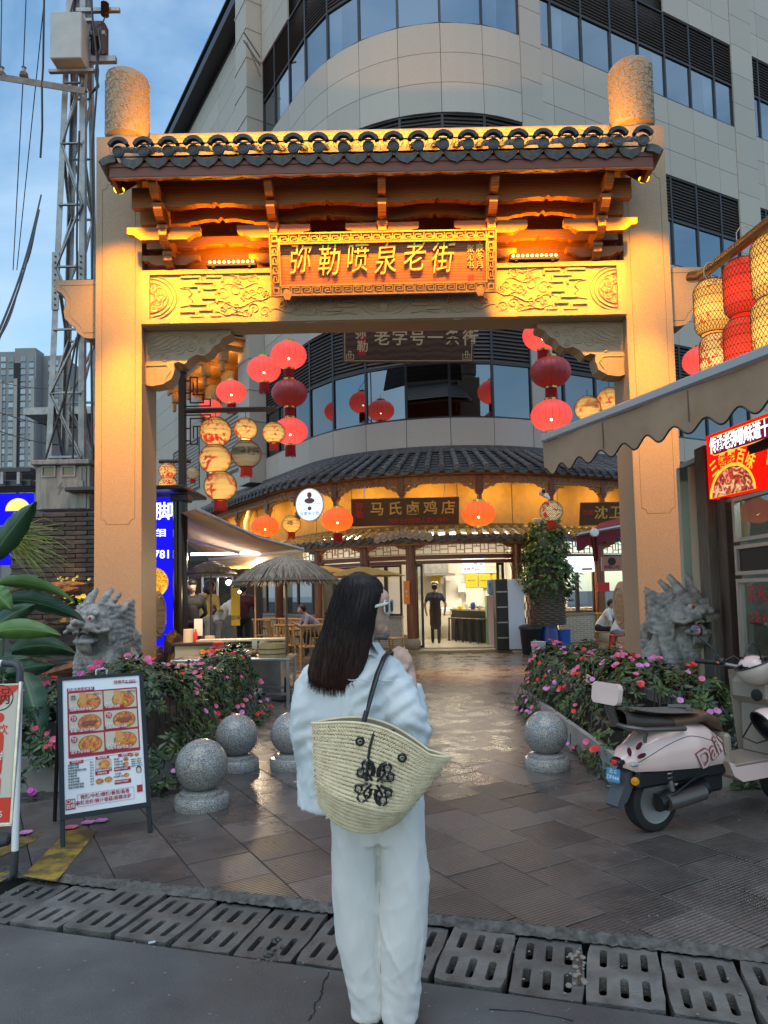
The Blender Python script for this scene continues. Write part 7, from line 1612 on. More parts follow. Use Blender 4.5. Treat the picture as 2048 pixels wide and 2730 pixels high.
def paper(lab,px,py,Y,R_,rise):
 c=at(px,py,Y);t=thing('paper_parasol',lab,'parasol',(c.x,Y,0));b=MB();b.grid(lambda u,v:(c.x+R_*v*cos(2*pi*u),Y+R_*v*sin(2*pi*u),c.z-rise*v**1.2-.012*abs(sin(16*pi*u))*v),64,6,True);b.build('canopy',M('oiled_paper',(.55,.33,.08),.6,col2=(.46,.26,.06),vs=5),t)
 b=MB();b.tube([(c.x,Y,.0),(c.x,Y,c.z+.02)],.018,8);b.build('pole',M('bamboo_pale',(.42,.25,.10),.5),t,True);b=MB();b.lathe([(.03,-.02),(.05,.02),(.02,.08),(0,.1)],10,T(*c));b.build('finial',m_wood_dk,t,True)
paper('yellow oiled paper parasol right behind the woman\'s head',967,1510,14.6,.88,.20);paper('yellow oiled paper parasol behind the large thatched one, left',680,1494,15.6,.85,.20);paper('yellow oiled paper parasol behind the thatched one, right',860,1508,16.4,.80,.18)
# steel food table
ft=thing('food_table','stainless steel food table at the edge of the flower bed','table',atz(700,1880,0));tz=.66;p0,p1=at(632,1776,9.6),at(782,1764,10.2);x0,x1=p0.x-1.0,p1.x;y0,y1=9.95,10.75
b=MB();b.box(((x0+x1)/2,(y0+y1)/2,tz),(x1-x0,y1-y0,.04),None,.008);b.build('table_top',m_steel,ft)
for x in(x0+.05,x1-.05,(x0+x1)/2):
 for y in(y0+.05,y1-.05):b=MB();b.box((x,y,tz/2),(.045,.045,tz),None,.006);b.build('leg',m_steel,ft)
for y in(y0+.05,y1-.05):b=MB();b.box(((x0+x1)/2,y,.18),(x1-x0-.1,.03,.03));b.build('stretcher',m_steel,ft)
q=V((x1-.30,10.2,tz+.02));t=thing('wooden_steamer','round wooden food tub with dark hoops on the steel table','tub',q);b=MB();b.lathe([(.19,0),(.19,.19),(.175,.19),(.175,.1),(0,.1)],28,T(*q));b.build('tub',M('steamed_wood',(.52,.36,.15),.5,col2=(.42,.27,.1),vs=14,stretch=(6,6,.4)),t,True)
for z in(.05,.12):b=MB();b.tube([q+V((.193*cos(a_*pi/14),.193*sin(a_*pi/14),z))for a_ in range(28)],.006,5,closed=True);b.build('hoop',m_black,t)
b=MB();b.sph(q+V((0,0,.13)),(.16,.16,.05),14,8);b.build('rice',m_white,t,True)
for i,(dx,dy,L)in enumerate(((-.68,.1,'clear food dome nearest the tub on the steel table'),(-1.0,.2,'clear food dome behind the black screen on the steel table'))):
 p=V((x1+dx,10.25+dy,tz+.02));t=thing('food_dome',L,'food dome',p);b=MB();b.lathe([(.2,0),(.19,.08),(.12,.16),(0,.18)],20,T(*p));b.build('dome',m_clear,t,True);b=MB()
 rn=random.Random(i)
 for k in range(16):b.sph(p+V((rn.uniform(-.13,.13),rn.uniform(-.1,.1),rn.uniform(.02,.07))),(.045,.03,.025),7,5)
 b.build('snacks',M('fried_food',(.5,.24,.06)),t,True)
q=at(560,1768,9.9);t=thing('black_screen','small black tablet screen beside the food domes','tablet',q);b=MB();b.box(q+V((.15,0,.06)),(.24,.03,.16),None,.012);b.build('body',m_black,t);b=MB();b.box(q+V((.15,.04,-.02)),(.1,.08,.02));b.build('stand',m_steel,t)
sg2=thing('food_case','glass topped steel food case full of snacks behind the domes','food case',at(640,1730,11));b=MB();cxm,cym=at(640,1730,11.2).x,11.3;b.box((cxm,cym,.34),(1.35,.6,.60),None,.01);b.build('case',m_steel,sg2);b=MB();b.box((cxm,cym+.1,.86),(1.4,.3,.03));b.build('top_shelf',M('cream_shelf',(.6,.55,.4),.5),sg2);b=MB();b.add([(cxm-.66,cym-.3,.66),(cxm+.66,cym-.3,.66),(cxm+.66,cym-.05,.85),(cxm-.66,cym-.05,.85)],[(0,1,2,3)]);b.build('glass',m_clear,sg2);b=MB();rn=random.Random(12)
for k in range(90):b.sph((cxm+rn.uniform(-.6,.6),cym+rn.uniform(-.22,.22),.66+rn.uniform(0,.05)),(.05,.04,.03),7,5)
b.build('snacks',M('fried_food',(.5,.24,.06)),sg2,True)['kind']='stuff'
lamp('case_light','POINT',(cxm,cym-.1,1.62),45,(1,.72,.36),.06,sg2);b=MB();b.sph((cxm,cym-.1,1.62),.025,8,6);b.build('bulb',em_bulb,sg2,True)
ct=thing('cream_counter','cream fronted serving counter beside the kiosk post','counter',at(530,1760,12));a=at(490,1762,11.8);c=at(575,1762,11.8);b=MB();b.box(((a.x+c.x)/2,12.1,.40),(c.x-a.x+.3,.6,.72),None,.01);b.build('front',M('cream_front',(.55,.45,.28),.5),ct);b=MB();b.box(((a.x+c.x)/2,12.1,.78),(c.x-a.x+.4,.7,.03));b.build('counter_top',m_dark,ct)
for i,(px,py,r,h,mt,L)in enumerate(((512,1690,.035,.2,M('sauce_brown',(.3,.12,.04),.3),'brown sauce bottle on the cream counter'),(522,1690,.035,.22,m_red,'red sauce bottle on the cream counter'),(503,1700,.09,.22,M('paper_stack',(.6,.55,.42),.8),'stack of paper cups on the cream counter'),(560,1725,.09,.1,M('carton',(.5,.4,.25),.7),'small open carton on the counter'))):
 q=at(px,py,12.0);q.z=.80;b=MB();b.lathe([(r,0),(r,h*.6),(r*.4,h*.85),(r*.4,h),(0,h)]if i<2 else[(r,0),(r*.95,h),(0,h)],12,T(*q));tag(b.build('counter_item',mt,None,True,org=q),L,'bottle' if i<2 else 'carton')
q=at(582,1720,11.0);b=MB();b.box(q,(.15,.1,.1),None,.01);tag(b.build('red_box',m_red,None,org=q),'small red box between the counter and the food case','box')
t,m_,w,h=flat('price_card','white price card leaning behind the sauce bottles','card',518,1650,540,1695,12.1,m_white,.01)
flat('menu_card','cream price card standing in the food case, left','card',672,1703,686,1730,10.7,M('cream_card',(.7,.65,.5)),.006);flat('menu_card_right','cream price card standing in the food case beside the tub','card',692,1709,706,1730,10.6,M('cream_card',(.7,.65,.5)),.006)
t,m_,w,h=flat('yellow_banner','yellow roll-up sign beside the glass cabinet at the back','banner',617,1568,640,1668,16.4,m_yel);b=MB();b.me(text('卤味',.12,.002),m_@T(w/2,h*.2,.004));b.build('print',m_ink,t)
gc=thing('glass_cabinet','white framed lit glass cabinet at the back stall','cabinet',at(580,1680,17.5));a=at(540,1605,17.5);c=at(620,1535,17.5);b=MB();b.box(((a.x+c.x)/2,17.8,.55),(c.x-a.x,.6,1.1));b.build('base',m_steel,gc);W=c.x-a.x;b=MB()
for x in(a.x,(a.x+c.x)/2,c.x):b.box((x,17.5,(a.z+c.z)/2),(.04,.04,c.z-a.z))
b.box(((a.x+c.x)/2,17.5,c.z),(W,.05,.06));b.build('frame',m_white,gc);b=MB();b.box(((a.x+c.x)/2,17.5,(a.z+c.z)/2),(W,.01,c.z-a.z));b.build('pane',m_clear,gc);b=MB();b.sph(at(610,1553,17.7),.07,10,8);b.build('bulb',em_bulb,gc,True);lamp('cabinet_light','POINT',at(600,1545,17.9),25,(1,.9,.7),.08,gc)
b=MB();b.box(((a.x+c.x)/2-1.0,20.4,1.3),(3.2,.1,2.6));b.build('dark_backdrop',m_dark,gc)  # added dark sheet closing off the bright gap behind the stall
# bamboo chairs and tables
m_bam=M('bamboo',(.42,.24,.085),.45,col2=(.30,.16,.05),vs=7,rnd=.15)
def bar(b,p,q,r=.022):b.tube([p,q],r,7)
def chair(lab,x,y,rz,s=1):
 t=thing('bamboo_chair',lab,'chair',(x,y,.03),'bamboo chairs',rz)
 for nm,segs in CH:
  inst(nm,segs,t,Matrix()).matrix_local=Matrix()
 return t
def pc(nm,segs,r=.02):
 b=MB()
 for p,q in segs:bar(b,p,q,r)
 return(nm,b.mesh(nm,True,m_bam))
CH=[pc('leg',[((-.2,-.2,0),(-.2,-.2,.42))],.024),pc('leg',[((.2,-.2,0),(.2,-.2,.42))],.024),pc('leg',[((-.2,.16,0),(-.2,.30,.88))],.024),pc('leg',[((.2,.16,0),(.2,.30,.88))],.024),pc('seat',[((-.24,-.21+.055*k,.43),(.24,-.21+.055*k,.43))for k in range(8)]),pc('top_rail',[((-.25,.30,.88),(.25,.30,.88))],.032),pc('stretcher',[((-.2,-.2,.16),(.2,-.2,.16)),((-.2,.18,.16),(.2,.18,.16)),((-.2,-.2,.2),(-.2,.18,.2)),((.2,-.2,.2),(.2,.18,.2))],.015)]+[pc('back_spindle',[((.07*k*1.4,.19,.45),(.07*k,.295,.88))],.014)for k in(-2,-1,0,1,2)]
def G(px,py,o=1.25):
 q=atz(px,py,.03);f=fac(s_at(px,o,0),o)
 return q if q.y<f.y else V((f.x,f.y,.03))
for L,px,py,rz in(('bamboo chair facing away beside the back table, left one',610,1692,2.6),('bamboo chair facing away beside the back table, right one',655,1700,2.4),('bamboo chair at the right end of the back table',740,1700,.3),('bamboo chair nearest the steel table, back towards us',778,1772,2.8),('bamboo chair right behind the woman\'s back, seen from behind',828,1778,3.3),('bamboo chair with its back to the brick wall, far left',758,1682,-.2),('bamboo chair with its back to the brick wall, second',790,1684,-.1),('bamboo chair with its back to the brick wall, third',822,1686,0),('bamboo chair with its back to the brick wall, by the eating man',852,1688,.1),('bamboo chair under the back thatched parasol',545,1692,1.8),('bamboo chair left of the eating man\'s table, side on',745,1745,1.5),('bamboo chair between the two long tables, back towards us',705,1735,3.0),('bamboo chair by the lit window right of the woman\'s face',1044,1728,.9),('bamboo chair of the seated boy by the right gate pillar',1615,1728,-.4)):q=G(px,py);chair(L,q.x,q.y,rz)
def table(lab,px,py,w,d,h,rz=0):
 q=G(px,py);t=thing('bamboo_table',lab,'table',(q.x,q.y,.03),'bamboo tables',rz)
 for sx in(-1,1):
  for sy in(-1,1):b=MB();b.tube([(sx*(w/2-.05),sy*(d/2-.05),0),(sx*(w/2-.05),sy*(d/2-.05),h)],.035,9);o=b.build('leg',m_bam,None,True);o.parent=t
 b=MB();n=11
 for k in range(n):b.tube([(-w/2,-d/2+d*(k+.5)/n,h),(w/2,-d/2+d*(k+.5)/n,h)],d/n*.5,7)
 o=b.build('table_top',m_bam,None,True);o.parent=t;b=MB()
 for sy in(-1,1):b.tube([(-w/2-.03,sy*d/2,h),(w/2+.03,sy*d/2,h)],.04,9)
 for sx in(-1,1):b.tube([(sx*w/2,-d/2,h-.01),(sx*w/2,d/2,h-.01)],.04,9)
 o=b.build('edge_rail',m_bam,None,True);o.parent=t
table('bamboo table in the middle of the terrace, empty',692,1706,.75,.75,.62,.2);table('bamboo table where the man eats',815,1742,.95,.7,.64,.05);table('small high bamboo table under the back parasol',590,1690,.55,.5,.8,0)
q=G(815,1740);b=MB();b.lathe([(.05,0),(.1,.07),(.09,.07),(0,.03)],16,T(q.x+.12,q.y,.72));tag(b.build('noodle_bowl',m_pl_,None,True,org=(q.x+.12,q.y,.7)),'pale noodle bowl in front of the eating man','bowl')
q=G(1646,1740);t=thing('red_stool','red plastic stool beside the right gate pillar','stool',q);b=MB();b.box((q.x,q.y,.44),(.28,.28,.04),None,.012);b.build('seat',m_red,t)
for sx in(-1,1):
 for sy in(-1,1):b=MB();b.tube([(q.x+sx*.11,q.y+sy*.11,.43),(q.x+sx*.15,q.y+sy*.15,.03)],[.03,.025],6);b.build('leg',m_red,t)
 # people: one continuous skin, coloured by the nearest limb
SK=M('skin',(.50,.29,.20),.5,sss=.08);HR=M('black_hair',(.012,.010,.010),.4)
def person(lab,bones,mats,loc,rz,s=1,vox=.02,hair=None):
 b=MB()
 for p,q,r0,r1,k in bones:cap(b,p,q,r0,r1,10)
 me=fuse(b,vox,3,.5,'person');mk=list(mats.keys())
 for k in mk:me.materials.append(mats[k])
 for po in me.polygons:
  c=po.center;best=1e9
  for p,q,r0,r1,k in bones:
   p,q=V(p),V(q);d=q-p;L2=d.length_squared;t_=0 if L2==0 else max(0,min(1,(c-p).dot(d)/L2));dd=(c-(p+d*t_)).length-(r0+(r1-r0)*t_)
   if dd<best:best=dd;bk_=k
  po.material_index=mk.index(bk_)
 o=inst('person',me,None,T(*loc)@RZ(rz)@SC(s,s,s));tag(o,lab,'person')
 if hair:
  b=MB()
  for c,r in hair:b.sph(c,r,14,10)
  hm=fuse(b,.012,2,.5,'hair',.004,30,HR);inst('hair',hm,o,Matrix()).matrix_local=Matrix()
 return o
def body(la,ra,stride=.06,hd=(0,0),lean=0,slim=1.0):
 """standing figure facing -y; la, ra: elbow and hand points of the left (+x) and right (-x) arm"""
 hx,hy=hd;sy=-lean
 B_=[((.09,0,.88),(.10,-stride,.48),.085,.062,'pants'),((.10,-stride,.48),(.10,-stride+.02,.08),.06,.05,'pants'),((-.09,0,.88),(-.10,stride,.48),.085,.062,'pants'),((-.10,stride,.48),(-.10,stride+.06,.08),.06,.05,'pants'),((.10,-stride+.03,.04),(.10,-stride-.12,.035),.042,.036,'shoe'),((-.10,stride+.06,.04),(-.10,stride-.08,.035),.042,.036,'shoe'),((-.06,0,.92),(.06,0,.92),.12,.12,'pants'),((0,0,1.02),(0,sy*.4,1.2),.135*slim,.14*slim,'shirt'),((-.09,sy*.7,1.28),(.09,sy*.7,1.28),.12,.12,'shirt'),((-.15,sy,1.38),(.15,sy,1.38),.075,.075,'shirt'),((0,sy,1.42),(0,sy-.01+hy*.5,1.52),.052,.05,'skin'),((hx,sy-.02+hy,1.575),(hx,sy-.01+hy,1.65),.078,.088,'skin'),((hx,sy-.095+hy,1.60),(hx,sy-.11+hy,1.585),.016,.018,'skin')]
 for sx,(e,h)in((1,la),(-1,ra)):
  S_=(sx*.19,sy,1.37);m_=V(S_).lerp(V(e),.62);B_+=[(S_,tuple(m_),.062,.055,'shirt'),(tuple(m_),e,.046,.042,'arm'),(e,h,.040,.028,'arm'),(h,tuple(V(h)+(V(h)-V(e)).normalized()*.09),.032,.026,'skin')]
 return B_
def HTf(y):return[((0,.0+y,1.684),(.100,.112,.084)),((0,.06+y,1.60),(.088,.07,.09))]
HT=HTf(0)
navy=M('navy_cloth',(.03,.05,.09),.8);brn=M('brown_apron',(.045,.028,.024),.75);blkc=M('black_cloth',(.012,.012,.013),.8,bump=.2,bs=20);jean=M('grey_denim',(.16,.17,.18),.85);shoe=M('dark_shoe',(.02,.02,.022),.5);whc=M('white_cloth',(.62,.64,.66),.8)
q=atz(1163,1714,.14);ch=person('chef in dark apron and white cap walking into the shop',body(((.30,.05,1.10),(.27,-.05,.86)),((-.30,.0,1.10),(-.26,-.08,.86)),.10)+[((0,.0,1.25),(0,.0,.75),.15,.17,'apron'),((.0,0,.75),(0,.02,.55),.165,.17,'apron')],{'pants':M('dark_trousers',(.03,.032,.036),.8),'shoe':shoe,'shirt':navy,'skin':SK,'arm':SK,'apron':brn},(q.x,q.y,.14),pi-.15,.99,hair=HT)
b=MB();b.lathe([(.095,1.66),(.10,1.70),(.085,1.745),(0,1.755)],20,T(0,0,0));b.tube([(.03*k,.11-.004*k*k,1.665)for k in range(-2,3)],.012,5);inst('white_cap',b.mesh('white_cap',True,whc),ch,Matrix()).matrix_local=Matrix();b=MB();b.tube([(-.15,.14,1.02),(0,.165,1.03),(.15,.14,1.02)],.012,5);b.tube([(0,.165,1.03),(.02,.18,.8)],.01,5);b.tube([(-.08,.12,1.40),(-.06,.15,1.05)],.012,5);b.tube([(.08,.12,1.40),(.06,.15,1.05)],.012,5);inst('apron_ties',b.mesh('apron_ties',True,M('apron_tie',(.02,.013,.011),.7)),ch,Matrix()).matrix_local=Matrix()
q=at(513,1690,15.2);person('man in a black sweatshirt looking down beside the kiosk post',body(((.26,.1,1.08),(.10,.22,.95)),((-.27,.08,1.08),(-.1,.22,.95)),.03,(0,-.05)),{'pants':blkc,'shoe':shoe,'shirt':blkc,'skin':SK,'arm':blkc},(q.x,15.2,.03),.25,1.09,hair=HTf(-.05))
q=at(548,1690,16.2);person('person in mustard hoodie and grey jeans, back to us at the far stall',body(((.27,-.1,1.12),(.16,-.32,1.12)),((-.27,-.1,1.12),(-.16,-.32,1.1)),.05,(0,-.06),.12)+[((-.07,.08,1.42),(.07,.08,1.42),.06,.06,'shirt')],{'pants':jean,'shoe':shoe,'shirt':M('mustard_fleece',(.33,.25,.075),.9),'skin':SK,'arm':M('mustard_fleece',(.33,.25,.075))},(q.x,16.2,.03),pi-.5,1.10,hair=[((0,-.13,1.66),(.11,.12,.1)),((.0,-.08,1.55),(.12,.1,.12))])
q=at(583,1690,16.6);person('person in a pale hooded jacket bending over the glass cabinet',body(((.25,-.2,1.12),(.12,-.42,1.05)),((-.25,-.2,1.12),(-.12,-.42,1.05)),.04,(0,-.1),.3),{'pants':jean,'shoe':shoe,'shirt':whc,'skin':SK,'arm':whc},(q.x,16.6,.03),2.0,1.0,hair=HTf(-.4))
q=at(650,1690,17.2);person('person in a maroon jacket half hidden by the white pipe',body(((.27,0,1.1),(.24,-.1,.88)),((-.27,0,1.1),(-.24,-.1,.88))),{'pants':blkc,'shoe':shoe,'shirt':M('maroon_jacket',(.09,.02,.03),.8),'skin':SK,'arm':M('maroon_jacket',(.09,.02,.03))},(q.x,17.2,.03),pi,1.08,hair=HT)
def seated(fwd=.2,hand=.75,hd=-.1):
 y=-fwd
 return[((.09,.1,.5),(.12,-.32,.52),.085,.062,'pants'),((.12,-.32,.52),(.12,-.34,.08),.06,.048,'pants'),((-.09,.1,.5),(-.12,-.32,.52),.085,.062,'pants'),((-.12,-.32,.52),(-.12,-.30,.08),.06,.048,'pants'),((.12,-.36,.04),(.12,-.46,.04),.042,.036,'shoe'),((-.12,-.32,.04),(-.12,-.43,.04),.042,.036,'shoe'),((-.06,.1,.55),(.06,.1,.55),.12,.12,'pants'),((0,.08,.62),(0,y*.5,.82),.135,.14,'shirt'),((-.09,y*.8,.90),(.09,y*.8,.90),.12,.12,'shirt'),((-.14,y,.98),(.14,y,.98),.075,.075,'shirt'),((0,y,1.0),(0,y+hd*.5,1.10),.05,.05,'skin'),((0,y+hd-.04,1.13),(0,y+hd,1.21),.075,.088,'skin')]+[x for sx in(-1,1)for x in(((sx*.18,y,.97),(sx*.26,y-.12,hand),.06,.05,'shirt'),((sx*.26,y-.12,hand),(sx*.09,y-.30,hand+.08),.042,.03,'arm'),((sx*.09,y-.30,hand+.08),(sx*.05,y-.34,hand+.12),.03,.025,'skin'))]
def SH(fwd,hd):return[((0,-fwd+hd+.02,1.215),(.098,.105,.09)),((0,-fwd+hd+.06,1.17),(.085,.06,.08))]
q=G(850,1725);person('man in a grey lilac shirt bent over his noodle bowl',seated(.32,.72,-.12),{'pants':blkc,'shoe':shoe,'shirt':M('lilac_shirt',(.30,.28,.36),.8),'skin':SK,'arm':SK},(q.x,q.y,.03),-1.2,1.0,hair=SH(.32,-.12))
q=G(1612,1722);person('boy in a white and black tracksuit eating on a bamboo chair',seated(.18,.74,-.06),{'pants':blkc,'shoe':shoe,'shirt':whc,'skin':SK,'arm':blkc},(q.x,q.y,.03),.9,.98,hair=SH(.18,-.06))
q=G(1650,1738);person('child with long black hair in white sitting on the red stool',seated(.1,.66,-.04),{'pants':jean,'shoe':shoe,'shirt':whc,'skin':SK,'arm':whc},(q.x,q.y,.03),1.8,.86,hair=SH(.1,-.04)+[((0,.02,1.02),(.10,.06,.2))])
q=G(1016,1735);person('person in a pink top sitting behind the woman\'s shoulder',seated(.25,.7,-.06),{'pants':jean,'shoe':shoe,'shirt':M('pink_top',(.55,.28,.24),.8),'skin':SK,'arm':M('pink_top',(.55,.28,.24))},(q.x,q.y-.3,.03),-1.0,.95,hair=SH(.25,-.06))
# white downpipe and dark glass behind the terrace
s=s_at(663,.3,1.5);b=MB();p=fac(s,.35,0);b.tube([(p.x,p.y,.05),(p.x,p.y,4.1),(p.x+.1,p.y+.1,4.5)],.10,12);tag(b.build('downpipe',m_white,None,True,org=p),'thick white rainwater pipe behind the bamboo tables','pipe')
# ---------------- scooter
SP0=atz(1742,2216,PZ);SP0.y+=.02
sc=thing('scooter','pale pink electric scooter with brown seat parked at the right','scooter',(SP0.x,SP0.y,PZ),None,radians(25));sc.scale=(.96,.96,.96);SCI=Matrix()
m_pink=M('pink_gloss',(.74,.54,.49),.18,coat=.6);m_taupe=M('taupe_plastic',(.27,.225,.185),.4);m_seat=M('brown_leatherette',(.12,.065,.038),.42,bump=.1,bs=200);m_rub=M('tyre_rubber',(.016,.016,.017),.75);m_alu=M('cast_alloy',(.42,.41,.40),.35,.8);m_gun=M('gunmetal_cover',(.14,.12,.11),.35,.5)
def sp(b,nm,mt,parent=None,sm_=True):
 o=bpy.data.objects.new(nm,b.mesh(nm,sm_,mt));COL.objects.link(o);o.parent=parent or sc;return o
def wheel(x):
 b=MB();b.m=T(x,0,.195)@RX(pi/2);b.lathe([(.125,-.045),(.165,-.055),(.188,-.045),(.195,-.02),(.195,.02),(.188,.045),(.165,.055),(.125,.045)],40,cap=False);w=sp(b,'tyre',m_rub)
 b=MB();b.m=T(x,0,.195)@RX(pi/2);b.lathe([(.13,-.05),(.138,-.052),(.138,-.04),(.12,-.03),(.05,-.035),(.045,-.05),(0,-.05)],36);b.lathe([(.13,.05),(.138,.052),(.138,.04),(.12,.03),(.05,.035),(.045,.05),(0,.05)],36)
 sp(b,'rim',m_alu,w);b=MB();b.m=T(x,0,.195)@RX(pi/2)
 for k in range(36):a=2*pi*k/36;b.tube([(.055*cos(a),.055*sin(a),.039),(.12*cos(a),.12*sin(a),.036)],.0036,4)
 sp(b,'rim_fins',m_gun,w)
wheel(0);wheel(1.28)
def itp(x,tab):
 for(x0,y0),(x1,y1)in zip(tab,tab[1:]):
  if x<=x1:t=max(0,(x-x0)/(x1-x0));t=t*t*(3-2*t)*.5+t*.5;return y0+(y1-y0)*t
 return tab[-1][1]
Zt=[(-.27,.50),(-.20,.56),(0,.645),(.2,.685),(.4,.66),(.55,.57),(.63,.44)];Zb=[(-.27,.44),(-.2,.41),(.63,.39)];Wt=[(-.27,.05),(-.2,.10),(0,.165),(.25,.195),(.5,.16),(.63,.08)]
def bodyf(u,v):
 x=-.27+.90*u;zt,zb,w=itp(x,Zt),itp(x,Zb),itp(x,Wt);a=-.15*pi+1.3*pi*v;c,s_=cos(a),sin(a);return(x,-w*copysign(abs(c)**.6,c),zb+(zt-zb)*max(0,(.25+.75*copysign(abs(s_)**.8,s_))if s_>0 else .25+.5*s_))
b=MB();b.grid(bodyf,40,28);bod=sp(b,'body_shell',m_pink,None)
b=MB();b.tube([bodyf(.04+.90*k/30,.13+.14*sin(pi*k/30))for k in range(31)],.0022,5);sp(b,'panel_gap',m_dark,bod)
b=MB()
for s_ in(-1,1):b.tube([(.93,s_*.17,1.02),(.99,s_*.12,1.06),(1.04,s_*.05,.99),(1.03,0,.88)],.006,6)
b.tube([(.25,-.08,.30),(.40,-.10,.33),(.55,-.08,.30)],.008,6);b.tube([(-.02,-.12,.20),(.1,-.14,.27),(.28,-.12,.33)],.006,6);sp(b,'control_cable',m_black)
b=MB();b.box((.2,0,.36),(.80,.2,.12),None,.02);b.box((.45,0,.27),(.3,.14,.16),None,.02);sp(b,'underframe',m_black,None,False)
b=MB();b.tube([(-.21,-.02,.52),(-.25,-.02,.46)],.03,8);b.m=T(-.255,0,.40)@RZ(-pi/2);
b=MB();pl=[(-.20,.44),(-.24,.40),(-.285,.30),(-.335,.21),(-.315,.19),(-.25,.23),(-.20,.31),(-.14,.40)];b.ext(pl,-.055,.055,Matrix(((1,0,0,0),(0,0,-1,0),(0,1,0,0),(0,0,0,1))));sp(b,'mudguard',M('grey_mudguard',(.07,.075,.085),.35),None,False)
# number plate
pm_=frame((-.318,.05,.345),V((.12,-1,0)),V((.10,0,1)))@SC(.68,.74,1);b=MB();b.ext(rrect(.15,.115,.01,3,.075,.06),-.004,.002,pm_);np_=sp(b,'number_plate',M('plate_blue',(.06,.28,.52),.4),None,False);b=MB();b.me(text('云 G',.042,.0008,.006),pm_@T(.075,.090,.0035));b.me(text('DF444',.052,.0008,.006),pm_@T(.075,.038,.0035));sp(b,'plate_lettering',m_white,np_,False)
b=MB();b.box((-.285,-.02,.475),(.06,.09,.03),None,.01);tlp=sp(b,'tail_lamp',m_black,None,False);b=MB();b.box((-.312,-.02,.475),(.012,.045,.024),None,.004);sp(b,'red_lens',M('red_lens',(.5,.01,.01),.15,em=(1,.02,.02),es=.25),tlp,False);b=MB();b.box((-.235,-.115,.468),(.06,.03,.022),None,.009);sp(b,'indicator',M('grey_lens',(.35,.36,.37),.15),None,False);b=MB();b.lathe([(.026,0),(.026,.008),(0,.012)],18,T(-.20,-.075,.355)@RZ(-.7)@FR);sp(b,'reflector',M('amber_reflector',(.75,.28,.0),.2),None)
b=MB()
for cx_,cz_,r_,l_ in((-.205,.585,.9,.06),(-.235,.545,1.7,.055),(-.20,.535,.45,.06)):b.ext([(l_*(.5-.5*cos(pi*k/6))if k<=6 else l_*(.5-.5*cos(pi*(12-k)/6)),(.014 if k<=6 else-.014)*sin(pi*(k%6)/6 if k not in(0,6,12)else 0))for k in range(12)],0,.004,T(cx_,-itp(cx_,Wt)-.004,cz_-.03)@RZ(-.55)@FR@RZ(r_))
sp(b,'leaf_emblem',M('dark_red_emblem',(.10,.008,.02),.25),bod,False)
# Daily lettering laid on the shell's right side
def decal(s_,size,bold,lift,mt,nm):
 g=text(s_,size,.0006,bold,3);b=MB();vs=[]
 for v in g.vertices:
  x=.385+(v.co.x*cos(.42)-v.co.y*sin(.42));z=.505+(v.co.x*sin(.42)+v.co.y*cos(.42));x=min(.615,max(-.2,x));zt,zb,w=itp(x,Zt),itp(x,Zb),itp(x,Wt);z=min(max(z,zb+.005),zt-.02);f=(z-zb)/(zt-zb);sv=max(0,(f-.25)/.75)**(1/.8);c=sqrt(max(0,1-sv*sv));vs.append((x,-w*(c**.6)-lift-(.001 if v.co.z>0 else 0),z))
 b.add(vs,[tuple(p.vertices)for p in g.polygons]);sp(b,nm,mt,bod,False)
decal('Daily',.17,.055,.004,M('dusky_pink',(.27,.09,.095),.3),'lettering_outline');decal('Daily',.17,.006,.0085,M('pale_pink_letter',(.66,.46,.42),.3),'lettering')
# seat, rail, backrest
def sf(x0,x1,zt,zb,w,mt,nm):
 b=MB()
 def f(u,v):
  x=x0+(x1-x0)*u;t_,l_,ww=itp(x,zt),itp(x,zb),itp(x,w);a=2*pi*v;return(x,-ww*copysign(abs(cos(a))**.7,cos(a)),(t_+l_)/2+(t_-l_)/2*copysign(abs(sin(a))**.7,sin(a)))
 b.grid(f,24,20,False,True);return sp(b,nm,mt)
sf(.10,.66,[(.10,.735),(.25,.73),(.42,.745),(.55,.70),(.66,.58)],[(.1,.655),(.4,.67),(.55,.60),(.66,.55)],[(.1,.135),(.3,.14),(.5,.12),(.66,.04)],m_seat,'front_seat');sf(-.26,.20,[(-.26,.80),(-.1,.765),(.1,.735),(.2,.72)],[(-.26,.66),(.2,.655)],[(-.26,.09),(0,.13),(.2,.13)],M('dark_seat',(.06,.042,.034),.42),'rear_seat')
b=MB();b.grid(lambda u,v:(-.22+.55*u,-.14+.28*v,.775-.03*u+.035*(1-u)**3+.006*sin(v*3)),12,8);b.tube([(.28,-.1,.755),(.34,-.02,.765),(.30,.1,.755)],.018,6);sp(b,'seat_pad',M('grey_pad',(.11,.105,.10),.7))
b=MB();b.tube([(.16,-.16,.66),(.05,-.175,.67),(-.18,-.16,.685),(-.27,-.08,.70),(-.28,0,.71),(-.27,.08,.70),(-.18,.16,.685),(.16,.16,.66)],.016,8);b.tube([(-.27,0,.70),(-.31,0,.80),(-.325,0,.88)],[.03,.03,.03],8);b.tube([(-.15,-.14,.68),(-.16,-.13,.60)],.012,6);sp(b,'grab_rail',m_gun)
b=MB();mm=T(-.335,0,.905)@RZ(-pi/2)@RX(pi/2-.15);b.ext(rrect(.24,.135,.035,5),-.02,.015,mm);sp(b,'backrest',m_pink,None,False)
# drive cover and shock
b=MB();b.tube([(.03,-.105,.195),(.10,-.11,.20),(.34,-.115,.225)],.052,14);sp(b,'drive_cover',m_gun);b=MB();b.tube([(-.02,-.07,.195),(.40,-.07,.24)],.06,10);sp(b,'swing_arm',m_black);b=MB();b.tube([(.10,-.09,.26),(.08,-.09,.33)],.018,8);b.tube([(.075+.02*cos(t_*.9),-.09+.02*sin(t_*.9),.33+.004*t_)for t_ in range(40)],.006,5);sp(b,'shock_absorber',m_alu)
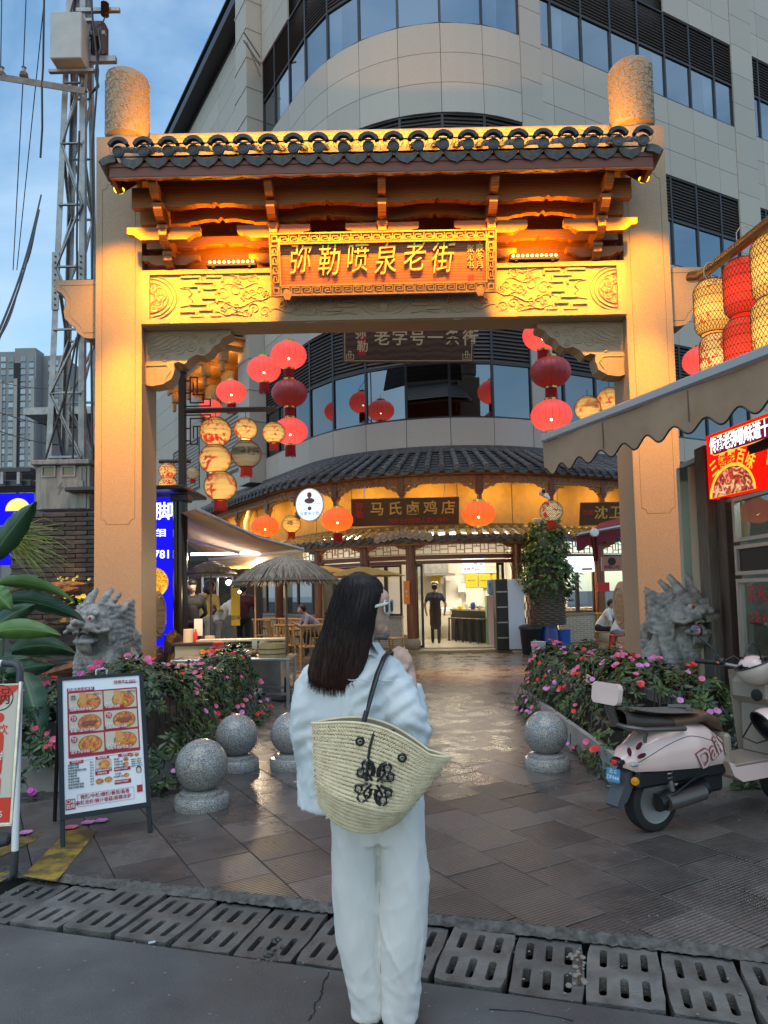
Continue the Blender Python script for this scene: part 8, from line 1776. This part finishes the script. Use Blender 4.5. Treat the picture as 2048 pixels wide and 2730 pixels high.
# floorboard and front
b=MB();b.ext([(.55,.40),(.60,.385),(.62,.36),(1.10,.36),(1.12,.30),(1.05,.255),(.68,.255),(.60,.30)],-.155,.155,Matrix(((1,0,0,0),(0,0,-1,0),(0,1,0,0),(0,0,0,1))));sp(b,'floor_side',m_pink,None,False);b=MB();b.box((.85,0,.37),(.52,.31,.02),None,.008);b.box((.60,0,.47),(.06,.26,.22),None,.02);sp(b,'floor_mat',m_taupe,None,False)
b=MB();b.grid(lambda u,v:(1.10+.10*(1-(2*u-1)**2)-.13*v+.02*v*v,-.21*(2*u-1)*(1-.15*v),.34+.62*v),14,12);b.grid(lambda u,v:(1.125+.105*(1-(2*u-1)**2)-.13*v+.02*v*v,-.215*(2*u-1)*(1-.15*v),.34+.62*v),14,12);fs_=sp(b,'leg_shield',m_taupe);b=MB();b.box((1.08,0,.56),(.10,.30,.42),None,.04);b.box((1.03,0,.83),(.12,.36,.20),None,.05);sp(b,'inner_fairing',m_taupe,None,False)
b=MB();b.lathe([(.042,0),(.042,.01),(.032,.012)],18,T(.968,-.07,.80)@RZ(-pi/2)@FR);b.lathe([(.03,.006),(0,.008)],16,T(.968,-.07,.80)@RZ(-pi/2)@FR);sp(b,'key_switch',m_black);b=MB();b.box((1.027,-.09,.665),(.002,.07,.035));sp(b,'warning_label',m_white,None,False)
b=MB();b.tube([(1.10,0,.35),(1.26,0,.2)],.04,8);b.tube([(1.0,0,.9),(.97,0,1.0)],.03,8);sp(b,'steering_column',m_black)
b=MB();b.tube([(.90,-.30,1.01),(.95,-.16,1.00),(.98,0,.98),(.95,.16,1.00),(.90,.30,1.01)],.013,8);hb=sp(b,'handlebar',m_alu)
for s_ in(-1,1):
 b=MB();b.tube([(.925,s_*.20,1.01),(.87,s_*.36,1.015)],.019,10);b.box((.93,s_*.19,1.02),(.05,.07,.05),None,.012);g_=sp(b,'grip',m_black,hb);b=MB();b.box((.905,s_*.19,1.012),(.012,.022,.016),None,.004);sp(b,'orange_button',M('orange_button',(.8,.16,.02),.4),g_,False)
 b=MB();b.tube([(.93,s_*.19,1.04),(.93,s_*.26,1.12),(.90,s_*.36,1.20)],.008,6);mr_=sp(b,'mirror_stem',m_black,hb);b=MB();mm=T(.895,s_*.37,1.24)@RZ(-pi/2)@RX(pi/2);b.ext(rrect(.105,.09,.04,5),-.016,0,mm);sp(b,'mirror_shell',m_black,mr_,False);b=MB();b.ext(rrect(.095,.08,.036,5),0,.002,mm);sp(b,'mirror_glass',M('mirror_glass',(.8,.85,.9),.03,1),mr_,False)
b=MB();b.sph((1.05,0,.98),(.10,.12,.09),18,12);sp(b,'headlamp_shell',m_pink)
# helmets hung on the scooter
def helmet(lab,loc,rot,mt):
 p=sc.matrix_basis.copy()if False else(T(SP0.x,SP0.y,PZ)@RZ(radians(25))@SC(.96,.96,.96));b=MB();b.grid(lambda u,v:(.115*sin(pi*.60*v)*cos(2*pi*u),.135*sin(pi*.60*v)*sin(2*pi*u),.115*cos(pi*.60*v)),28,12,True);m_=p@T(*loc)@rot;t=inst('helmet',b.mesh('helmet',True,mt),None,m_);tag(t,lab,'helmet')
 b=MB();b.grid(lambda u,v:(.108*sin(pi*.60*v)*cos(2*pi*u),.128*sin(pi*.60*v)*sin(2*pi*u),.108*cos(pi*.60*v)),24,10,True);inst('lining',b.mesh('lining',True,m_black),t,Matrix()).matrix_local=Matrix();b=MB();b.tube([(.113*cos(pi*k/12),.133*sin(pi*k/12),-.036)for k in range(24)],.006,5,closed=True);inst('rim',b.mesh('rim',True,m_black),t,Matrix()).matrix_local=Matrix();b=MB();b.tube([(.1,0,-.03),(.09,.02,-.12),(.02,.05,-.18),(-.08,.0,-.1)],.006,5);inst('chin_strap',b.mesh('chin_strap',True,m_black),t,Matrix()).matrix_local=Matrix();return t
helmet('pale pink helmet hanging from the scooter\'s hook',(.90,-.20,.62),RY(radians(62))@RX(.35),m_pink);helmet('cream helmet lying open side up between the handlebars',(.93,-.10,.99),RX(radians(165))@RY(.3),M('cream_gloss',(.52,.44,.38),.25))
# ---------------- the woman in the foreground
WYY=2.60
def wp(u,v,Y=WYY):return at(700+u*.3617,1500+v*.3617,Y)
PXM=.3617*WYY/FPX
# body under the clothes: one continuous skin
b=MB()
hc=wp(735,300,2.60);b.sph(hc,(.092,.080,.108),20,14);b.sph(wp(815,350,2.60),(.058,.060,.078),16,12)
b.sph(wp(845,450,2.60),(.034,.04,.038),12,8);b.tube([wp(905,330,2.605),wp(922,372,2.605)],[.010,.011],8);b.sph(wp(924,378,2.605),(.010,.012,.009),8,6)
b.sph(wp(908,425,2.605),(.014,.02,.010),8,6);b.sph(wp(905,444,2.605),(.013,.018,.009),8,6);b.sph(wp(888,492,2.605),(.020,.022,.018),10,8);b.tube([wp(800,440,2.60),wp(885,490,2.605)],[.04,.02],10);b.sph(wp(890,260,2.605),(.022,.05,.03),10,8)
cap(b,wp(745,470,2.60),wp(715,660,2.615),.045,.047,14)
b.tube([wp(700,760,2.63),wp(690,1000,2.64),wp(690,1300,2.64),wp(720,1700,2.635)],[.075,.105,.10,.12],16)
cap(b,wp(470,810,2.63),wp(900,810,2.63),.045,.045)
cap(b,wp(440,830,2.62),wp(330,1220,2.60),.042,.04);cap(b,wp(330,1220,2.60),wp(345,1640,2.66),.038,.028);cap(b,wp(345,1640,2.66),wp(355,1750,2.68),.03,.025)
EL=wp(1105,1230,2.56);cap(b,wp(930,850,2.62),EL,.042,.04);WR=wp(1075,815,2.665);cap(b,EL,WR,.038,.029)
PM=wp(1045,715,2.66);cap(b,WR,PM,.028,.031,12);cap(b,wp(1062,730,2.645),wp(1022,690,2.64),.024,.022,12)
for k in range(4):
 a_,c_,e_=(1062-14*k,655+33*k),(1002-8*k,628+33*k),(962+4*k,652+33*k);p0,p1,p2=wp(*a_,2.655-.010*k),wp(*c_,2.645-.012*k),wp(*e_,2.622-.010*k);cap(b,p0,p1,.0088,.0085,8);cap(b,p1,p2,.0082,.0068,8)
cap(b,wp(1062,775,2.63),wp(1012,800,2.60),.0105,.0092,8);cap(b,wp(1012,800,2.60),wp(980,790,2.59),.009,.0075,8)
for s_,x in((-1,-.105),(1,.03)):cap(b,(x,2.63,.84),(x+.005,2.63,.45),.075,.055);cap(b,(x+.005,2.63,.45),(x+.01,2.65,.10),.05,.036);cap(b,(x+.01,2.66,.05),(x+.02,2.74,.035),.036,.032)
me=fuse(b,.0048,2,.4,'person',0,1,M('fair_skin',(.60,.39,.30),.45,sss=.1));og=V((-.04,2.63,0));me.transform(T(*-og));wom=inst('person',me,None,T(*og));ORG[wom.name]=og
tag(wom,'woman with long dark hair in pale shirt and white trousers, seen from behind','person')
# shirt
def loft(b,secs,n=36,p=.85):
 def f(u,v):
  t_=v*(len(secs)-1);i=min(int(t_),len(secs)-2);w=t_-i;w=w*w*(3-2*w);A,B_=secs[i],secs[i+1];c=V(A[0]).lerp(V(B_[0]),w);rx=A[1]+(B_[1]-A[1])*w;ry=A[2]+(B_[2]-A[2])*w;a=2*pi*u;return c+V((rx*copysign(abs(cos(a))**p,cos(a)),ry*copysign(abs(sin(a))**p,sin(a)),0))
 m_=len(secs)*5;k=len(b.v);b.grid(f,n,m_,True);b.f.append(tuple(k+i for i in range(n))[::-1]);b.f.append(tuple(k+m_*n+i for i in range(n)))
b=MB()
loft(b,[(wp(655,1765,2.64),.196,.168),(wp(652,1500,2.64),.188,.152),(wp(650,1200,2.64),.178,.140),(wp(665,1000,2.635),.185,.135),(wp(668,850,2.63),.196,.122),(wp(668,770,2.625),.182,.10),(wp(690,705,2.62),.140,.078),(wp(712,655,2.615),.088,.066),(wp(725,590,2.61),.066,.060)])
b.tube([wp(440,830,2.625),wp(375,930,2.62),wp(340,1080,2.60),wp(325,1250,2.60),wp(365,1450,2.62),wp(400,1600,2.66)],[.066,.068,.064,.058,.054,.046],20)
b.tube([wp(900,830,2.625),wp(955,900,2.61),wp(1015,1030,2.58),wp(1075,1180,2.555),wp(1095,1250,2.56),wp(1105,1220,2.63),wp(1092,1060,2.67),wp(1078,900,2.675)],[.064,.070,.074,.074,.070,.060,.052,.042],20)
b.sph(wp(1085,1262,2.57),(.072,.065,.05),16,10)
ARM=[wp(600,1000),wp(930,900)]
def folds(co,n):
 d=.006*mnoise.noise(V((co.x*13,co.y*13,co.z*4.5)))+.006*(1-abs(mnoise.noise(V((co.x*9+co.z*5,co.y*9,co.z*6)))))**9+.004*(1-abs(mnoise.noise(V((co.x*13-co.z*8,co.y*11,co.z*7+4)))))**10+.0026*mnoise.noise(V((co.x*40,co.y*30,co.z*16)))
 u=(co.x-wp(0,0).x)/PXM;v=(wp(0,0).z-co.z)/PXM
 d+=.006*sin((u*.6+v*1.0)*.055+2*mnoise.noise(co*9))*max(0,1-((u-880)/260)**2-((v-950)/240)**2)
 d+=.0055*sin((v-u*.4)*.060+3*mnoise.noise(co*7))*max(0,1-((u-1130)/130)**2-((v-1230)/210)**2)
 d+=.004*sin((v+u*.5)*.05+2*mnoise.noise(co*8))*max(0,1-((u-330)/140)**2-((v-1240)/260)**2)
 d-=.006*exp(-((u-585)/14)**2)*(1 if 880<v<1500 else 0);d+=.005*exp(-((u-620)/16)**2)*(1 if 880<v<1500 else 0)
 if abs(v-(860+.02*u))<9 and 500<u<1000:d+=.002
 return d
m_sh=M('pale_blue_cotton',(.60,.645,.67),.85,col2=(.65,.69,.71),vs=5,bump=.22,bs=30,bd=.012)
me=fuse(b,.0085,3,.5,'shirt',0,1,m_sh,0,folds);me.transform(T(*-og));inst('shirt',me,wom).matrix_local=Matrix()
b=MB();k_=[wp(650,600,2.585),wp(690,585,2.545),wp(745,575,2.535),wp(800,575,2.545),wp(850,610,2.575),wp(868,640,2.60)]
b.grid(lambda u,v:k_[min(4,int(u*5))].lerp(k_[min(4,int(u*5))+1],u*5-min(4,int(u*5)))+V((0,-.006*sin(pi*v)-.010*v,-.05*v)),20,5);b.grid(lambda u,v:k_[min(4,int(u*5))].lerp(k_[min(4,int(u*5))+1],u*5-min(4,int(u*5)))+V((0,.004,-.05*v)),20,5);b.build('collar',m_sh,wom,True)
# seams
b=MB();b.tube([wp(u,858+.03*(u-500)+4*sin(u*.05),2.63-.128*sqrt(max(0,1-((u-668)/395)**2))-.010)for u in range(330,1010,20)],.0016,5);b.build('yoke_seam',m_sh,wom,True)
# trousers
b=MB();hx=-.042
loft(b,[((hx,2.635,.66),.168,.122),((hx,2.63,.78),.166,.128),((hx,2.63,.90),.15,.115),((hx,2.63,1.0),.14,.11)])
for sg,x0,x1,x2 in((-1,-.120,-.126,-.096),(1,.034,.050,.022)):loft(b,[((x2,2.64-.015*sg,.025),.052,.060),((x2+.003*sg,2.64-.015*sg,.10),.060,.072),((x1-.010*sg,2.635-.015*sg,.30),.079,.096),((x1,2.63-.008*sg,.52),.083,.108),((x0,2.63,.70),.088,.118),((x0,2.63,.80),.085,.12)])
def tfold(co,n):
 d=.008*mnoise.noise(V((co.x*14,co.y*14,co.z*1.6)))+.0065*(1-abs(mnoise.noise(V((co.x*11+co.z*3,co.y*10,co.z*1.5)))))**8+.002*(1-abs(mnoise.noise(V((co.x*9-co.z*6,co.y*10,co.z*5+4)))))**10+.0022*mnoise.noise(V((co.x*50,co.y*40,co.z*9)))
 if co.z<.28:d+=.010*mnoise.noise(V((co.x*11,co.y*9,co.z*26+co.x*14)))*(1-co.z/.28)
 d-=.012*exp(-((co.x-hx)/.010)**2)*(1 if co.z>.5 else 0);return d
m_tr=M('white_cotton',(.80,.775,.735),.9,col2=(.75,.73,.70),vs=5,bump=.22,bs=26,bd=.012,stretch=(1.3,1.3,.6))
me=fuse(b,.0085,2,.5,'trousers',0,1,m_tr,0,tfold);me.transform(T(*-og));inst('trousers',me,wom).matrix_local=Matrix()
# hair
HV=[(80,655,770),(105,600,830),(150,560,872),(210,530,893),(300,500,880),(400,470,845),(500,442,812),(600,402,790),(700,366,765),(800,345,728),(860,352,700),(905,420,668),(935,500,628)]
HY=[(2.60,.03),(2.60,.07),(2.60,.092),(2.598,.10),(2.592,.104),(2.582,.098),(2.568,.085),(2.548,.070),(2.535,.055),(2.527,.045),(2.525,.038),(2.524,.03),(2.523,.018)]
secs=[(wp((l+r)/2,v,y),(r-l)/2*PXM,d)for(v,l,r),(y,d)in zip(HV,HY)]
def hs(u,v,lift=0):
 t_=v*(len(secs)-1);i=min(int(t_),len(secs)-2);w=t_-i;A,B_=secs[i],secs[i+1];c=A[0].lerp(B_[0],w);rx=A[1]+(B_[1]-A[1])*w+lift;ry=A[2]+(B_[2]-A[2])*w+lift;a=2*pi*u;return c+V((rx*cos(a),ry*sin(a),0))
b=MB();b.grid(lambda u,v:hs(u,v,.0010*sin(u*2*pi*80+5*mnoise.noise(V((u*9,v*3,0))))+.003*mnoise.noise(V((u*12,v*2,4)))),220,40,True);b.sph(secs[0][0]-V((0,0,.004)),(secs[0][1]*1.02,secs[0][2]*1.02,.012),20,8)
rn=random.Random(44)
for i in range(950):
 u=rn.uniform(.42,1.06)if i<760 else rn.random();v0=rn.uniform(.08,.5);v1=min(1,rn.uniform(.80,1.0));du=rn.gauss(0,.01);l_=rn.uniform(-.0005,.0022);n_=12;pts=[]
 for k in range(n_):f=k/(n_-1);pts.append(hs(u+du*f+.004*sin(f*5+i),v0+(v1-v0)*f,l_+.0015*sin(f*7+i)))
 e_=pts[-1];pts.append(e_+V((rn.gauss(0,.006),rn.gauss(0,.004),-rn.uniform(.006,.035))));b.tube(pts,[.0008]*(n_-1)+[.0007,.0003],3,False)
for i in range(26):
 f0=rn.random();b.tube([wp(860+30*f0,170+20*f0,2.58+.05*rn.random()),wp(893+8*f0,240,2.585+.04*f0),wp(885-10*f0,300+60*rn.random(),2.575+.04*f0)],[.0012,.0012,.0004],3,False)
for i in range(20):f0=rn.random();b.tube([wp(790+20*f0,520,2.54),wp(780+30*f0,600,2.53),wp(800+60*f0,660+20*f0,2.53)],[.001,.001,.0004],3,False)
mh=bpy.data.materials.new('dark_brown_hair');mh.use_nodes=True;nt=mh.node_tree;p=nt.nodes['Principled BSDF'];co=nd(nt,'ShaderNodeTexCoord');mp_=nd(nt,'ShaderNodeMapping',{'Vector':co.outputs['Object'],'Scale':(170,170,5)});ns=nd(nt,'ShaderNodeTexNoise',{'Vector':mp_.outputs[0],'Scale':1,'Detail':3});sx=nd(nt,'ShaderNodeSeparateXYZ',{0:co.outputs['Object']});g=nd(nt,'ShaderNodeMapRange',{'Value':sx.outputs[2],'From Min':1.45,'From Max':1.2})
c0=nd(nt,'ShaderNodeMix',{0:g.outputs[0],6:(.014,.010,.010,1),7:(.050,.021,.016,1)},data_type='RGBA');c1=nd(nt,'ShaderNodeVectorMath',{0:c0.outputs[2],'Scale':nd(nt,'ShaderNodeMapRange',{'Value':ns.outputs['Fac'],'From Min':.3,'From Max':.7,'To Min':.5,'To Max':1.8}).outputs[0]},operation='SCALE');nt.links.new(c1.outputs[0],p.inputs['Base Color']);p.inputs['Roughness'].default_value=.42;p.inputs['Specular IOR Level'].default_value=.3;p.inputs['Anisotropic'].default_value=.6
b.build('hair',mh,wom,True,ang=180)
b=MB();b.tube([wp(903,424,2.595),wp(917,428,2.602),wp(921,433,2.605)],[.004,.005,.003],8);b.build('lips',M('lip_pink',(.5,.18,.16),.4),wom,True)
# sunglasses
sgl=thing('sunglasses','white rimmed dark sunglasses worn by the woman','sunglasses',wp(900,320,2.57));mw=M('ivory_plastic',(.68,.66,.60),.3);b=MB();b.tube([wp(815,326,2.525),wp(870,313,2.525),wp(918,299,2.54)],.0036,8,True,1.5);b.build('temple',mw,sgl,True)
b=MB();fm=frame(wp(914,327,2.566),V((.25,1,0)),V((-.05,0,1)));b.tube(to3(rrect(.062,.046,.016,5),fm),.003,8,closed=True);b.tube(to3(rrect(.062,.046,.016,5,.07),fm),.0042,8,closed=True);b.tube([fm@V((.028,.006,0)),fm@V((.042,.006,0))],.004,6);b.tube([fm@V((-.031,.012,0)),wp(925,297,2.54)],.004,6);b.build('rim',mw,sgl,True)
b=MB()
for x in(0,.07):b.ext(rrect(.06,.044,.015,5,x),-.001,.001,fm)
b.build('lens',M('smoked_lens',(.012,.008,.014),.3,spec=.2),sgl)
# ---------------- straw tote
YB2=2.42;TL,TR_=wp(365,1190,YB2),wp(1380,1440,YB2);bx=(TR_-TL);LB=bx.length;bz=V((-bx.z,0,bx.x)).normalized();bmx=frame(TL,bx,bz);tote=thing('straw_tote','large cream woven straw tote with black handles and black scroll emblem','tote bag',wp(870,1960,YB2))
def tot(s,t,side,lift=0):
 """s 0..1 along the width, t 0 bottom..1 rim, side -1 front +1 back"""
 bw_=.56+.44*t**.85;c0=.46+.04*t;x=(c0+(s-.5)*bw_)*LB;top=.052*sin(pi*min(1,s*1.18))*(1 if s<.85 else 1)-.0;bot=-.30+.055*abs(2*s-1)**2.2;z=bot+(top-bot)*t;th=(.088*(1-.25*t))*(max(0,1-(2*s-1)**2)**.55);th*=min(1,.35+2.2*t)if t<.3 else 1
 p=bmx@V((x,z,0));return p+V((0,side*(th+lift),0))
m_stw=M('straw',(.84,.72,.49),.75,col2=(.70,.58,.37),vs=30,rnd=0);b=MB()
for sd in(-1,1):b.grid((lambda u,v,sd=sd:tot(u,v,sd))if sd<0 else(lambda u,v:tot(1-u,v,1)),40,24)
b.build('bag_lining',M('straw_dark',(.36,.29,.17),.85),tote,True)
b=MB();rn=random.Random(2);NR,NC=26,52
for r in range(NR):
 for c in range(NC):
  s,t_=(c+.5*(r%2)+.3)/NC,(r+.5)/NR
  if s>.998:continue
  p=tot(s,t_,-1,.002);e=(tot(min(1,s+.01),t_,-1,.002)-tot(max(0,s-.01),t_,-1,.002));L=e.length/.02/NC*.62;up=(tot(s,min(1,t_+.02),-1)-tot(s,max(0,t_-.02),-1));ex_=e.normalized();nz=ex_.cross(up).normalized();m_=Matrix((ex_,nz.cross(ex_),nz)).transposed().to_4x4();m_.translation=p;tilt=(.75 if r%2 else-.75)+rn.gauss(0,.15)
  b.sph((0,0,0),(.0108*rn.uniform(.85,1.15),.0046*rn.uniform(.85,1.15),.0055),6,4,m_@RZ(tilt))
for k in range(2):b.tube([tot(i/40,1,-1,.003)+V((0,.004*k,.004-.009*k))for i in range(41)],.005,6)
b.tube([tot(i/40,1,1,.003)for i in range(41)],.005,6);b.build('straw_weave',m_stw,tote,True)['kind']='stuff'
m_lea=M('black_leather',(.010,.009,.010),.35)
def onb(u,v,lift=.007):
 q=wp(u,v,YB2);l_=bmx.inverted()@q;best=None
 for i in range(41):
  for j in range(25):
   pp_=tot(i/40,j/24,-1);d=(pp_.x-q.x)**2+(pp_.z-q.z)**2
   if best is None or d<best[0]:best=(d,pp_)
 return V((q.x,best[1].y-lift,q.z))
ec=(828,1573);oc=onb(*ec);eM=frame(oc,V((cos(.16),0,-sin(.16))),(0,0,1));b=MB();stt=MB()
for sx_ in(-1,1):
 for sy_ in(-1,1):
  def Q(pts):return[eM@V((sx_*x,sy_*y,0))for x,y in pts]
  for pts in(spiral(.034,.050,.017,.95,1,-2.2,16,.75),spiral(.050,.026,.013,.9,-1,2.0,14,.75),[(.008,.006),(.022,.022),(.030,.036),(.022,.052)],[(.010,.020),(.008,.040),(.016,.058),(.030,.066)],[(.020,.006),(.036,.012),(.054,.014)]):b.tube(Q(pts),.0072,6,True,.6)
  for(x,y)in((.034,.067),(.050,.048),(.062,.026),(.018,.048),(.036,.034)):stt.box((sx_*x,sy_*y,.005),(.003,.009,.002),eM@RZ(0))
em_=b.build('scroll_emblem',m_lea,tote,True);stt.build('emblem_stitches',m_white,em_)
for(u,v)in((725,1285),(1025,1403)):
 g=onb(u,v,.005);b=MB();b.lathe([(.006,.004),(.008,.007),(.012,.007),(.0155,.003),(.0155,-.002)],20,T(*g)@FR,cap=False);gr_=b.build('grommet',m_lea,tote,True);b=MB();b.tube([g+V((.0065*cos(k*pi/8),-.008,.0065*sin(k*pi/8)))for k in range(16)],.0014,5,closed=True);b.build('eyelet',m_steel,gr_)
b=MB();b.tube([onb(725,1285,.006),wp(738,1240,2.40),wp(770,1100,2.44),wp(800,960,2.475),wp(840,820,2.50),wp(890,700,2.535),wp(930,655,2.59),wp(960,680,2.66)],.0062,8);b.tube([wp(772,1105,2.438),wp(815,950,2.47),wp(857,810,2.497),wp(905,695,2.535),wp(945,655,2.59),wp(985,690,2.66)],.0062,8);b.build('handle',m_lea,tote,True)
b=MB();b.tube([onb(1025,1403,.006),wp(1010,1330,2.41),wp(975,1260,2.46),wp(930,1190,2.56)],.0062,8);b.build('back_handle',m_lea,tote,True);b=MB();b.tube([onb(768,1560,.010),onb(778,1440,.010),onb(795,1320,.010),onb(815,1250,.008),wp(835,1213,2.36),wp(862,1212,2.40)],.0045,8);b.build('tie_cord',m_lea,tote,True)
b=MB();b.tube([wp(742,1190,2.415),wp(768,1095,2.435)],.0092,10);b.build('handle_sleeve',m_lea,tote,True)
# litter on the paving
for px,py,s_,L in((788,2084,.03,'scrap of pale blue paper on the wet slabs left of the woman'),(873,2180,.022,'white cigarette end on the slabs left of the white trousers'),(405,2512,.03,'cigarette end between two drain covers')):q=atz(px,py,PZ+.004 if py<2400 else .006);b=MB();b.box(q,(s_,.008,.006),T(*q)@RZ(.4)@T(*-q));tag(b.build('litter',M('litter_paper',(.6,.65,.68),.7),None,org=q),L,'litter')
